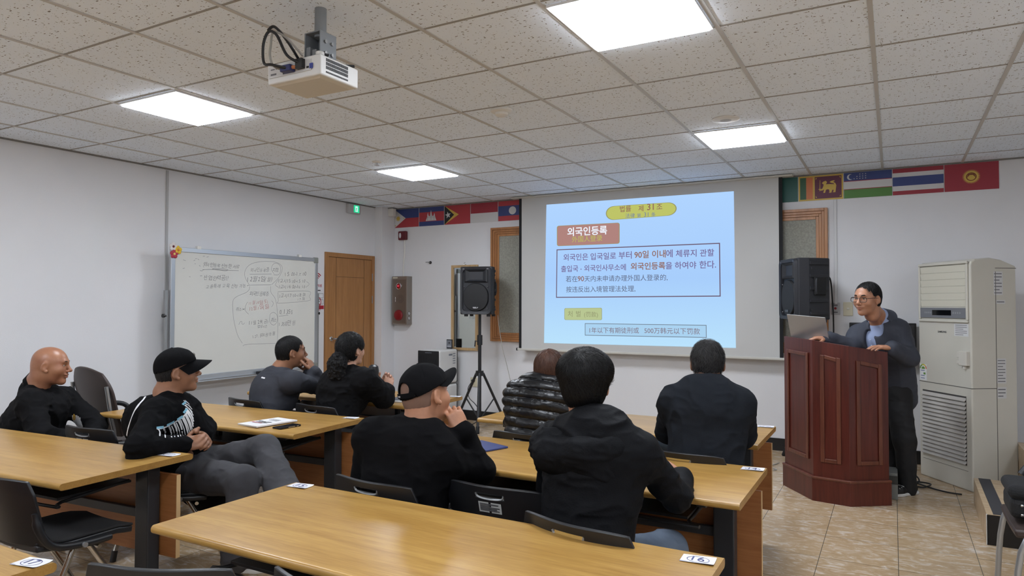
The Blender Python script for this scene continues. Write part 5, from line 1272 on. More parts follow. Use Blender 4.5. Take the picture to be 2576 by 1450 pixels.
# raised platform at right
step_m = mat('platform_tile', (190, 166, 134), 0.25, c2=(172, 146, 114), scale=9, stretch=(1.5, 3, 2), detail=7)
pf = thing('platform', 'low tiled platform with a black anti-slip strip at right', 'platform', (1.2, 5.9, 0))
m = MB().hexa([(.499, 5.222, 0), (1.55, 5.222, 0), (1.55, 6.25, 0), (.52, 6.25, 0), (.499, 5.222, .19), (1.55, 5.222, .19), (1.55, 6.25, .19), (.52, 6.25, .19)])
m.build('tiled_block', step_m, pf, bevel=.002)
MB().box(.501, 1.55, 5.214, 5.222, 0, .186).build('black_riser', mat('riser_black', (18, 18, 20), 0.25), pf)
MB().hexa([(.535, 5.224, .190), (.605, 5.224, .190), (.625, 6.248, .190), (.55, 6.248, .190), (.535, 5.224, .1925), (.605, 5.224, .1925), (.625, 6.248, .1925), (.55, 6.248, .1925)]).build('anti_slip_strip', mat('strip_black', (52, 52, 56), 0.8), pf)
MB().box(.497, .503, 5.214, 5.222, 0, .19).build('corner_trim', mat('grout_white', (200, 198, 192), 0.5), pf)
tag(MB().box(.87, 1.5, 6.26, 6.9, 0, .38).build('upper_step', step_m, origin=(1.1, 6.5, 0), bevel=.002), 'higher tiled step behind the platform at the right edge', 'step')
bag = thing('camera_bag', 'black camera bag with two silver studs on the brown chair at right edge', 'bag', (.70, 4.20, .465))
MB().box(.485, .78, 4.06, 4.34, .470, .575).build('body', mat('bag_black', (20, 20, 22), 0.8, bump=.2, bscale=200), bag, bevel=.03, seg=3)
MB().box(.475, .79, 4.05, 4.35, .565, .630).build('flap', mat('bag_flap', (26, 27, 29), 0.9, bump=.3, bscale=120), bag, bevel=.035, seg=4)
for zz in (.495, .54): MB().ell((.53, 4.058, zz), (.008, .006, .008), 10).build('stud', chrome, bag)
# cables on the floor
def cable(label, pts, r=.005, m_=None, name='floor_cable'):
    tag(MB().tube(smooth_path(pts, 6), r, 7).build(name, m_ or cb, origin=pts[0]), label, 'cable')
cable('black cable coiled on the floor beside the air conditioner', [(.10, 6.95, .30), (.13, 6.80, .10), (.18, 6.75, .012), (.10, 6.62, .007), (.20, 6.55, .007), (.26, 6.68, .012), (.15, 6.72, .008), (.24, 6.58, .007), (.36, 6.48, .007), (.46, 6.46, .007)], .006)
cable('thin white cable hanging from the tripod loudspeaker down the wall', [(-4.18, 7.18, 1.36), (-4.17, 7.2, 1.2), (-4.15, 7.25, .95), (-4.12, 7.3, .75), (-4.08, 7.34, .5), (-4.05, 7.36, .2), (-4.0, 7.35, .05), (-3.9, 7.3, .006)], .004, mat('cable_white', (170, 168, 162), 0.5))
cable('black cable looping from the wall socket to the tripod base', [(-4.72, YW - .05, .50), (-4.76, YW - .08, .42), (-4.74, YW - .09, .30), (-4.62, YW - .12, .22), (-4.5, YW - .2, .12), (-4.55, YW - .3, .01), (-4.8, YW - .25, .006), (-4.88, YW - .12, .006)], .005)
cable('black cable hanging from the loudspeaker behind the lectern', [(-.56, 7.02, 1.75), (-.515, 7.10, 1.74), (-.50, 7.15, 1.55), (-.495, 7.2, 1.3), (-.50, 7.2, 1.0), (-.52, 7.2, .4), (-.55, 7.1, .006)], .007)
cable('pale wire trailing on the floor behind the right tables', [(-.95, 6.9, .006), (-1.0, 6.7, .006), (-.93, 6.6, .006), (-1.02, 6.5, .006), (-.98, 6.35, .006)], .004, mat('cable_white', (170, 168, 162), 0.5))
pb = thing('power_strip', 'grey equipment box on the floor behind the lectern', 'equipment box', (.0, 6.05, 0))
MB().box(-.05, .02, 6.06, 6.30, 0, .20).build('case', mat('equip_grey', (120, 122, 118), 0.5), pb, bevel=.004)
MB().box(-.045, .021, 6.05, 6.06, .12, .18).build('front_panel', mat('equip_dark', (50, 52, 50), 0.5), pb)

# ================================================================ things lying on the tables
bk = thing('booklet', 'white booklet with a printed title on the left middle table', 'booklet', (-3.55, 3.14, TZ))
OFF[bk.name] = Vector((0, 0, 0)); bk.rotation_euler.z = R_(-8)
MB().shell(lambda u, v: ((u - .5) * .21, (v - .5) * .297, .010 + .004 * u * u), 6, 3, -.009).build('pages', paper, bk)
m = MB(); z = .0145
for k in range(3): ribbon(m, [(-.05, .07 - .015 * k, z), (.04, .07 - .015 * k, z)], .005, (0, 0, 1))
for x0_, x1_, y_, w_ in ((-.07, -.03, -.02, .014), (-.02, .01, -.026, .018), (.018, .06, -.018, .012), (-.06, .05, -.045, .010)): ribbon(m, [(x0_, y_, z), (x1_, y_ + .006, z)], w_, (0, 0, 1))
m.build('print', mat('print_black', (40, 40, 46), 0.5), bk)
m = MB(); ribbon(m, [(-.07, -.068, z), (-.02, -.064, z)], .014, (0, 0, 1)); ribbon(m, [(-.01, -.066, z), (.03, -.064, z)], .010, (0, 0, 1)); m.build('red_print', mat('print_red', (170, 34, 48), 0.5), bk)
ph = thing('smartphone', 'black smartphone lying beside the white booklet', 'phone', (-3.335, 3.10, TZ))
OFF[ph.name] = Vector((0, 0, 0)); ph.rotation_euler.z = R_(-4)
MB().box(-.039, .039, -.080, .080, .001, .011).build('body', mat('phone_black', (22, 22, 26), 0.25, 0.3), ph, bevel=.004, seg=3)
MB().box(-.036, .036, -.077, .077, .0105, .0115).build('screen', mat('screen_black', (14, 15, 18), 0.1), ph)
m = MB().box(.0385, .0402, -.02, .03, .004, .008); m.box(.0385, .0402, .045, .06, .004, .008); m.build('side_buttons', chrome, ph)
bf = thing('folder', 'dark blue folder on the table right of the man with the black cap', 'folder', (-1.98, 3.14, TZ))
OFF[bf.name] = Vector((0, 0, 0)); bf.rotation_euler.z = R_(-20)
MB().box(-.115, .115, -.15, .15, .001, .010).build('cover', mat('folder_blue', (52, 64, 116), 0.4), bf, bevel=.002)
m = MB().box(-.113, .1135, -.1505, .149, .003, .008); m.build('papers', mat('paper_grey', (150, 152, 160), 0.6), bf)
nb = thing('notebook', 'dark notebook with white pages by the ponytail woman hands', 'notebook', (-3.45, 4.42, TZ))
OFF[nb.name] = Vector((0, 0, 0)); nb.rotation_euler.z = R_(12)
MB().box(-.09, .09, -.13, .13, .001, .012).build('pages', paper, nb, bevel=.001)
MB().box(-.092, .092, -.10, .132, .012, .016).build('cover', mat('notebook_grey', (74, 78, 86), 0.5), nb, bevel=.001)
bt = thing('water_bottle', 'dark insulated bottle with a patterned label in front of the ponytail woman', 'bottle', (-3.93, 4.62, TZ))
OFF[bt.name] = Vector((0, 0, 0)); bt.rotation_euler.x = 0
MB().lathe([(0.0, .002), (.040, .002), (.042, .02), (.042, .155), (.040, .165)], (0, 0, 0), 24).build('body', mat('bottle_navy', (34, 44, 58), 0.4), bt)
MB().lathe([(.043, .165), (.046, .17), (.046, .20), (.040, .235), (.022, .25), (0, .252)], (0, 0, 0), 24).build('cap', mat('cap_black', (26, 26, 28), 0.4), bt)
m = MB()
for a in (-100, -20): ribbon(m, [(.0432 * math.cos(R_(a)), .0432 * math.sin(R_(a)), .01), (.0432 * math.cos(R_(a)), .0432 * math.sin(R_(a)), .16)], .004, (math.cos(R_(a)), math.sin(R_(a)), 0), 0)
m.lathe([(.0435, .160), (.0435, .165)], (0, 0, 0), 24, mi=1)
for k in range(5):
    a = R_(-50 + 6 * (k % 2)); c = Vector((.0434 * math.cos(a), .0434 * math.sin(a), .06 + .018 * k))
    ribbon(m, [c + Vector((-math.sin(a), math.cos(a), 0)) * .006 * math.cos(R_(q)) + Vector((0, 0, .006 * math.sin(R_(q)))) for q in range(0, 361, 60)], .003, (math.cos(a), math.sin(a), 0), 2)
m.build('label', [mat('label_lime', (170, 186, 90), 0.5), mat('label_white', (222, 224, 224), 0.4), mat('label_gold', (190, 150, 90), 0.5)], bt)
# ================================================================ people: implicit surfaces polygonised into one mesh
V3 = lambda p: np.array(p, float)
def unit(v): v = V3(v); return v / np.linalg.norm(v)
def hsh(i, j, k):
    h = (i * 374761393 + j * 668265263 + k * 2147483647 + 1013904223) & 0xFFFFFFFF
    h = ((h ^ (h >> 13)) * 1274126177) & 0xFFFFFFFF
    return ((h ^ (h >> 16)) & 0xFFFF) / 65535.0
def vnoise(p):
    i = np.floor(p).astype(np.int64); f = p - i; u = f * f * (3 - 2 * f); o = 0
    for a in (0, 1):
        for b in (0, 1):
            for c in (0, 1):
                w = (u[:, 0] if a else 1 - u[:, 0]) * (u[:, 1] if b else 1 - u[:, 1]) * (u[:, 2] if c else 1 - u[:, 2])
                o = o + w * hsh(i[:, 0] + a, i[:, 1] + b, i[:, 2] + c)
    return o
class cone:
    def __init__(s, a, b, ra, rb, k=0.0, op='+'): s.a, s.b, s.ra, s.rb, s.k, s.op = V3(a), V3(b), ra, rb, k, op
    def d(s, p):
        ba = s.b - s.a; q = p - s.a; t = np.clip(q @ ba / (ba @ ba), 0, 1)
        return np.linalg.norm(q - t[:, None] * ba, axis=1) - (s.ra + (s.rb - s.ra) * t)
    def bb(s): r = max(s.ra, s.rb); return np.minimum(s.a, s.b) - r, np.maximum(s.a, s.b) + r
class fcone:
    """cone flattened along direction n (unit): half width ra..rb, depth ratio fa..fb"""
    def __init__(s, a, b, ra, rb, n, fa, fb=None, k=0.0, op='+'):
        s.a, s.b, s.ra, s.rb, s.k, s.op = V3(a), V3(b), ra, rb, k, op; s.fa = fa; s.fb = fa if fb is None else fb
        ax = unit(s.b - s.a); n = V3(n); s.n = unit(n - ax * (n @ ax))
    def d(s, p):
        ba = s.b - s.a; q = p - s.a; t = np.clip(q @ ba / (ba @ ba), 0, 1)
        r = q - t[:, None] * ba; h = r @ s.n; f = s.fa + (s.fb - s.fa) * t
        r = r + np.outer(h * (1 / f - 1), s.n)
        l = np.linalg.norm(r, axis=1); R = s.ra + (s.rb - s.ra) * t
        g = f + (1 - f) * (1 - np.minimum(1, np.abs(h / f) / np.maximum(l, 1e-6))) 
        return (l - R) * g
    def bb(s): r = max(s.ra, s.rb); return np.minimum(s.a, s.b) - r, np.maximum(s.a, s.b) + r
class ell:
    def __init__(s, c, r, k=0.0, op='+', R=None): s.c, s.r, s.k, s.op, s.R = V3(c), V3(r), k, op, R
    def d(s, p):
        q = p - s.c
        if s.R is not None: q = q @ s.R
        k0 = np.linalg.norm(q / s.r, axis=1); k1 = np.linalg.norm(q / (s.r ** 2), axis=1)
        return np.where(k1 > 1e-9, k0 * (k0 - 1) / np.maximum(k1, 1e-9), -s.r.min())
    def bb(s): r = s.r.max(); return s.c - r, s.c + r
class half:
    """half space: inside where (p - c).n < 0"""
    def __init__(s, c, n, k=0.0, op='-'): s.c, s.n, s.k, s.op = V3(c), unit(n), k, op
    def d(s, p): return (p - s.c) @ s.n
    def bb(s): return None
def combine(D, prims, p):
    for q in prims:
        e = q.d(p); k = q.k
        if D is None: D = e; continue
        if q.op == '+':
            if k > 0: h = np.maximum(k - np.abs(D - e), 0) / k; D = np.minimum(D, e) - h * h * k / 4
            else: D = np.minimum(D, e)
        else:
            if q.op == '-': e = -e
            if k > 0: h = np.maximum(k - np.abs(D - e), 0) / k; D = np.maximum(D, e) + h * h * k / 4
            else: D = np.maximum(D, e)
    return D
class Group:
    """primitives in a local frame: world = c + M @ local * s"""
    def __init__(s, prims, c=(0, 0, 0), M=np.eye(3), sc=1.0, k=0.02, op='+', disp=None, pad=0.03):
        s.p, s.c, s.M, s.s, s.k, s.op, s.disp = prims, V3(c), V3(M), sc, k, op, disp
        lo, hi = [], []
        for q in prims:
            if q.op != '+' or q.bb() is None: continue
            a, b = q.bb(); lo.append(a); hi.append(b)
        lo = np.min(lo, 0); hi = np.max(hi, 0)
        cor = np.array([[x, y, z] for x in (lo[0], hi[0]) for y in (lo[1], hi[1]) for z in (lo[2], hi[2])]) * sc @ s.M.T + s.c
        s.lo = cor.min(0) - pad; s.hi = cor.max(0) + pad
    def d(s, p, fine=True):
        q = ((p - s.c) @ s.M) / s.s
        D = combine(None, s.p, q) * s.s
        if fine and s.disp is not None: D = D + s.disp(p, q)
        return D
class Field:
    def __init__(s, groups, cuts=(), disp=None): s.g, s.cuts, s.disp = groups, cuts, disp
    def box(s): return np.min([g.lo for g in s.g if g.op == '+'], 0), np.max([g.hi for g in s.g if g.op == '+'], 0)
    def d(s, p, fine=True):
        D = np.full(len(p), 1.0)
        for g in s.g:
            m = np.all((p > g.lo - .06) & (p < g.hi + .06), axis=1)
            if not m.any(): continue
            e = g.d(p[m], fine); c = D[m]; k = g.k
            if g.op == '+':
                h = np.maximum(k - np.abs(c - e), 0) / k if k > 0 else 0 * e
                D[m] = np.minimum(c, e) - h * h * k / 4
            else:
                D[m] = np.maximum(c, -e)
        for q in s.cuts:
            D = combine(D, [q], p)
        if fine and s.disp is not None: D = D + s.disp(p)
        return D
def polygonise(field, h):
    lo, hi = field.box(); lo = lo - 2 * h; B = 8; nb = np.ceil((hi - lo) / (B * h)).astype(int) + 1
    n = nb * B
    I = np.stack(np.meshgrid(*[np.arange(x) for x in nb], indexing='ij'), -1).reshape(-1, 3)
    dc = field.d(lo + (I * B + B / 2) * h, False)
    F = np.repeat(np.repeat(np.repeat(dc.reshape(nb).astype(np.float32), B, 0), B, 1), B, 2)
    keep = np.abs(dc) < B * h * 0.866 * 1.25 + 0.014
    K = I[keep]; o = np.stack(np.meshgrid(*[np.arange(B)] * 3, indexing='ij'), -1).reshape(-1, 3)
    for a in range(0, len(K), 600):
        G = (K[a:a + 600, None, :] * B + o[None]).reshape(-1, 3)
        F[G[:, 0], G[:, 1], G[:, 2]] = field.d(lo + G * h)
    S = F < 0
    c = np.zeros(tuple(n - 1), np.uint8)
    for a in (0, 1):
        for b in (0, 1):
            for d in (0, 1): c += S[a:n[0] - 1 + a, b:n[1] - 1 + b, d:n[2] - 1 + d]
    act = np.argwhere((c > 0) & (c < 8)); idx = -np.ones(tuple(n - 1), np.int32)
    idx[act[:, 0], act[:, 1], act[:, 2]] = np.arange(len(act))
    P = np.zeros((len(act), 3)); W = np.zeros(len(act))
    cor = [(a, b, d) for a in (0, 1) for b in (0, 1) for d in (0, 1)]
    val = {q: F[act[:, 0] + q[0], act[:, 1] + q[1], act[:, 2] + q[2]].astype(float) for q in cor}
    for q in cor:
        for ax in range(3):
            if q[ax]: continue
            r = list(q); r[ax] = 1; r = tuple(r); u, v = val[q], val[r]
            m = (u < 0) != (v < 0); t = np.where(m, u / np.where(m, u - v, 1), 0)
            e = np.tile(np.array(q, float), (len(act), 1)); e[:, ax] += t
            P[m] += e[m]; W[m] += 1
    P = lo + (act + P / W[:, None]) * h
    quads = []
    for ax in range(3):
        b_, c_ = (ax + 1) % 3, (ax + 2) % 3
        sl = [slice(None)] * 3; s2 = [slice(None)] * 3; sl[ax] = slice(0, n[ax] - 1); s2[ax] = slice(1, n[ax])
        A, Bq = S[tuple(sl)], S[tuple(s2)]
        E = np.argwhere(A != Bq); E = E[(E[:, b_] > 0) & (E[:, c_] > 0) & (E[:, b_] < n[b_] - 1) & (E[:, c_] < n[c_] - 1)]
        s = A[E[:, 0], E[:, 1], E[:, 2]]
        db = np.zeros(3, int); db[b_] = 1; dcv = np.zeros(3, int); dcv[c_] = 1
        q = [E - db - dcv, E - dcv, E, E - db]
        q = np.stack([idx[x[:, 0], x[:, 1], x[:, 2]] for x in q], 1)
        q[~s] = q[~s][:, ::-1]; quads.append(q)
    Q = np.concatenate(quads); Q = Q[(Q >= 0).all(1)]
    return P, Q
def mesh_obj(name, P, Q, m, parent=None, origin=(0, 0, 0)):
    me = bpy.data.meshes.new(name); o0 = Vector(origin) if parent is None else OFF[parent.name]
    P = P - np.array(o0)
    me.vertices.add(len(P)); me.vertices.foreach_set('co', P.astype(np.float32).ravel())
    k = Q.shape[1]
    me.loops.add(Q.size); me.loops.foreach_set('vertex_index', Q.astype(np.int32).ravel())
    me.polygons.add(len(Q)); me.polygons.foreach_set('loop_start', np.arange(0, Q.size, k, dtype=np.int32))
    me.polygons.foreach_set('loop_total', np.full(len(Q), k, np.int32))
    me.polygons.foreach_set('use_smooth', np.ones(len(Q), bool))
    me.materials.append(m); me.update(calc_edges=True); me.validate()
    o = bpy.data.objects.new(name, me); link(o, parent)
    if parent is None: o.location = o0
    OFF[o.name] = o0
    return o

# ---------------------------------------------------------------- anatomy
def head_prims(ear=1.0, nose=1.0, jaw=1.0):
    p = [ell((0, -.012, .032), (.075, .094, .090)), ell((0, .022, .022), (.066, .074, .085), .03), ell((0, .024, -.052), (.056 * jaw, .064, .064), .035),
         ell((0, .072, -.096), (.024 * jaw, .020, .020), .03), cone((0, -.05, -.02), (0, -.052, -.12), .050, .050, .04)]
    for s in (-1, 1):
        p += [ell((s * .043, .060, -.022), (.022, .024, .026), .03), cone((0, .088, .031), (s * .036, .081, .033), .009, .008, .02),
              ell((s * .032, .100, .010), (.017, .013, .011), .014, '-'), ell((s * .031, .076, .009), (.0145, .0145, .0125), .006)]
    p += [cone((0, .090, .020), (0, .1075 * 1 + .006 * nose, -.020), .008, .0105 * nose, .014), ell((0, .1105 + .004 * nose, -.025), (.0115 * nose, .012, .010), .008)]
    for s in (-1, 1): p += [ell((s * .012 * nose, .102, -.029), (.008 * nose, .010, .007), .006)]
    p += [ell((0, .091, -.050), (.026, .012, .009), .014), ell((0, .0965, -.0535), (.021, .0085, .0060), .006), ell((0, .0950, -.0655), (.018, .0090, .0070), .006), ell((0, .106, -.0595), (.022, .012, .0014), .004, '-')]
    for s in (-1, 1):
        c, sn = math.cos(s * .35), math.sin(s * .35)
        Re = np.array([[c, -sn, 0], [sn, c, 0], [0, 0, 1.0]]) @ np.array([[1, 0, 0], [0, .97, .24], [0, -.24, .97]])
        p += [ell((s * .080, -.008, .002), (.0085 * ear, .019 * ear, .032 * ear), .010, R=Re), ell((s * .088, -.003, .004), (.006, .011 * ear, .018 * ear), .006, '-', R=Re), ell((s * .079, .004, -.027), (.007, .010, .010), .006)]
    return p
def hand_prims(side, curl=(.35, .45, .3), spread=.06, thumb=(.75, .35, .3), per=None):
    """x along the fingers, y thumb side (mirrored for the left hand), z back of the hand"""
    p = [cone((-.03, 0, 0), (.01, 0, 0), .026, .027), ell((.048, -.002, -.001), (.054, .041, .0165), .02), ell((.03, .024, -.008), (.030, .020, .016), .015)]
    ys = (.031, .0105, -.0105, -.030); ls = (.96, 1.06, 1.0, .80)
    for i in range(4):
        c = curl if per is None else per[i]
        a = 0.0; pos = V3((.088 - .004 * abs(i - 1.2), ys[i], .002)); r = (.0098, .0100, .0096, .0086)[i]
        p.append(cone((.03, ys[i] * .7, 0), pos, .011, r + .001, .012))
        sp = (1.2 - i) * spread
        for j, L_ in enumerate((.043, .026, .021)):
            a += c[j]; d = V3((math.cos(a) * math.cos(sp), math.sin(sp) * math.cos(a), -math.sin(a)))
            q = pos + d * L_ * ls[i]; r2_ = r * (.94, .88, .80)[j]
            p.append(cone(pos, q, r, r2_, .003 if j == 0 else 0.0)); pos, r = q, r2_
    a, b = thumb[0], thumb[1]; pos = V3((.012, .026, -.008)); r = .0135
    for j, (L_, bend) in enumerate(((.044, 0), (.033, thumb[2]), (.026, thumb[2]))):
        a -= bend; d = V3((math.cos(a), math.sin(a), -b)); d /= np.linalg.norm(d); q = pos + d * L_; r2_ = r * .88
        p.append(cone(pos, q, r, r2_, .010 if j == 0 else 0.0)); pos, r = q, r2_
    if side == 'L':
        for q in p:
            for at_ in ('a', 'b', 'c'):
                if hasattr(q, at_): getattr(q, at_)[1] *= -1
    return p
def frame(fwd_, up_):
    """columns: right, forward, up"""
    f = unit(fwd_); r = unit(np.cross(f, V3(up_))); u = np.cross(r, f)
    return np.stack([r, f, u], 1)
def hand_frame(d, dorsal, side):
    x = unit(d); z = V3(dorsal); z = unit(z - x * (z @ x)); y = np.cross(z, x)
    return np.stack([x, y, z], 1)
def folds(amp, f, seed, axis=None):
    S = V3(f) if not np.isscalar(f) else V3((f, f, f))
    def g(p, _q=None):
        q = p * S + seed
        w = vnoise(q * .55 + 7.3) * 2.2
        n = vnoise(q + w[:, None] * V3((.6, -.4, .8))); r = 1 - np.abs(2 * n - 1)
        q2 = p * S * 2.3 + seed * 1.7
        r2_ = 1 - np.abs(2 * vnoise(q2 + w[:, None] * V3((-.5, .7, .4))) - 1)
        return -amp * (r ** 2 - .35) - amp * .45 * (r2_ ** 2 - .35)
    return g
SKIN = dict(warm=mat('skin_warm', (172, 122, 94), 0.46, var=.10, scale=26, bump=.05, bscale=700), tan=mat('skin_tan', (146, 102, 76), 0.48, var=.10, scale=26, bump=.05, bscale=700),
            pale=mat('skin_pale', (200, 154, 130), 0.46, var=.09, scale=26, bump=.05, bscale=700), ruddy=mat('skin_ruddy', (164, 116, 88), 0.34, c2=(146, 96, 72), scale=14, bump=.05, bscale=700))
HAIRB = mat('hair_black', (15, 14, 15), 0.6, spec=.22, var=.25, scale=40, bump=.5, bscale=260, stretch=(1, 1, .25), bdist=.004)
HAIRG = mat('hair_greying', (38, 36, 36), 0.62, spec=.22, c2=(20, 19, 20), scale=60, bump=.5, bscale=260, bdist=.004)
HAIRS = mat('hair_black_strand', (16, 15, 16), 0.40, spec=.5)
HAIRGS = mat('hair_grey_strand', (44, 42, 42), 0.45, spec=.5)
HAIRBS = mat('hair_brown_strand', (92, 60, 44), 0.38, spec=.5)
HAIRBR = mat('hair_brown', (70, 43, 32), 0.42, spec=.3, c2=(56, 34, 26), scale=30, stretch=(1, 1, .15), bump=.5, bscale=240, bdist=.004)
EYEW = mat('eye_white', (196, 190, 184), 0.25); EYED = mat('eye_dark', (26, 18, 16), 0.15); LIP = mat('lip', (150, 92, 82), 0.45)

def torso_groups(J, bulk, shoulder=1.0, sleeve=None, hem=.0, width=1.0, arm=1.0, belly=0.0, ndrop=.045):
    """jacket or jumper volume: trunk, shoulders, two sleeves"""
    side = unit(J['shR'] - J['shL']); mid = (J['shR'] + J['shL']) / 2
    up = unit(mid - J['pelvis']); front = unit(np.cross(up, side)); b = bulk
    t = [fcone(J['pelvis'] + up * hem, J['chest'], .158 * width + b, .165 * width + b, front, .76 + belly, .72),
         fcone(J['chest'], mid - up * .11, .165 * width + b, .150 * width + b, front, .72, .64, k=.06),
         cone(J['shL'] - up * .02 + side * .02, J['shR'] - up * .02 - side * .02, .054 + b * .8, .054 + b * .8, k=.07)]
    nk = J['neck'] - up * ndrop
    for s in ('R', 'L'):
        t.append(cone(nk, J['sh' + s] + up * .008, .048 + b * .5, .046 + b * .6, .05))
        t.append(ell(J['sh' + s], (.050 + b,) * 3, .05))
    if belly: t.append(ell(J['chest'] - up * .12 + front * .06, (.15 * width, .15, .13), .06))
    A = []
    for s in ('R', 'L'):
        w = J['wr' + s]; e = J['el' + s]; h = J['sh' + s]; fd = unit(e - w)
        cuff = w + fd * .015
        A.append(Group([cone(h, e, (.050 + b) * arm, (.044 + b) * arm), cone(e, cuff, (.044 + b) * arm, (.033 + b * .8) * arm, .02), cone(cuff + fd * .03, cuff + fd * .004, (.035 + b * .8) * arm, (.036 + b * .8) * arm, .008)], k=.03))
    return [Group(t, k=.03)] + A, side, up, front, mid
def legs_groups(J, b, flare=0.0):
    g = [Group([cone(J['hipR'], J['hipL'], .098 + b, .098 + b), cone(J['pelvis'], J['chest'] * .2 + J['pelvis'] * .8, .120 + b, .110 + b, .04)], k=.03)]
    for s in ('R', 'L'):
        h, k_, a = J['hip' + s], J['kn' + s], J['an' + s]
        g.append(Group([cone(h, k_, .088 + b, .062 + b), cone(k_, a, .062 + b, .045 + b + flare, .03)], k=.03))
    return g
def strands(field, pts, root_dir, n_step, step, lift, rad, seed, wob=.25, droop=0.0):
    """hair strands combed over the implicit surface away from the crown"""
    rs = np.random.RandomState(seed); P = pts.copy(); out = [P.copy()]; e = .003
    jit = rs.normal(0, wob, P.shape)
    for s in range(n_step):
        g = np.stack([(field.d(P + np.eye(3)[a] * e) - field.d(P - np.eye(3)[a] * e)) / (2 * e) for a in range(3)], 1)
        g /= np.maximum(np.linalg.norm(g, axis=1), 1e-6)[:, None]
        d = root_dir(P) + jit + V3((0, 0, -droop)); d = d - g * (d * g).sum(1)[:, None]
        d /= np.maximum(np.linalg.norm(d, axis=1), 1e-6)[:, None]
        P = P + d * step * rs.uniform(.7, 1.3, (len(P), 1))
        dd = field.d(P); P = P - g * (dd - lift * (s + 1) / n_step)[:, None]
        out.append(P.copy())
    out = np.stack(out, 1)                       # n, k, 3
    n, k, _ = out.shape; tan = np.gradient(out, axis=1); tan /= np.maximum(np.linalg.norm(tan, axis=2), 1e-6)[..., None]
    a = np.cross(tan, V3((.3, .5, .8))); a /= np.maximum(np.linalg.norm(a, axis=2), 1e-6)[..., None]; b = np.cross(tan, a)
    rr_ = rad * np.linspace(1, .25, k)[None, :, None]; ring = []
    for q in range(3): ring.append(out + (a * math.cos(2.094 * q) + b * math.sin(2.094 * q)) * rr_)
    Vv = np.stack(ring, 2).reshape(-1, 3); base = np.arange(n)[:, None, None] * k * 3 + np.arange(k - 1)[None, :, None] * 3; q = np.arange(3)[None, None, :]; q2 = (q + 1) % 3
    F = np.stack([base + q, base + q2, base + 3 + q2, base + 3 + q], -1).reshape(-1, 4)
    return Vv, F
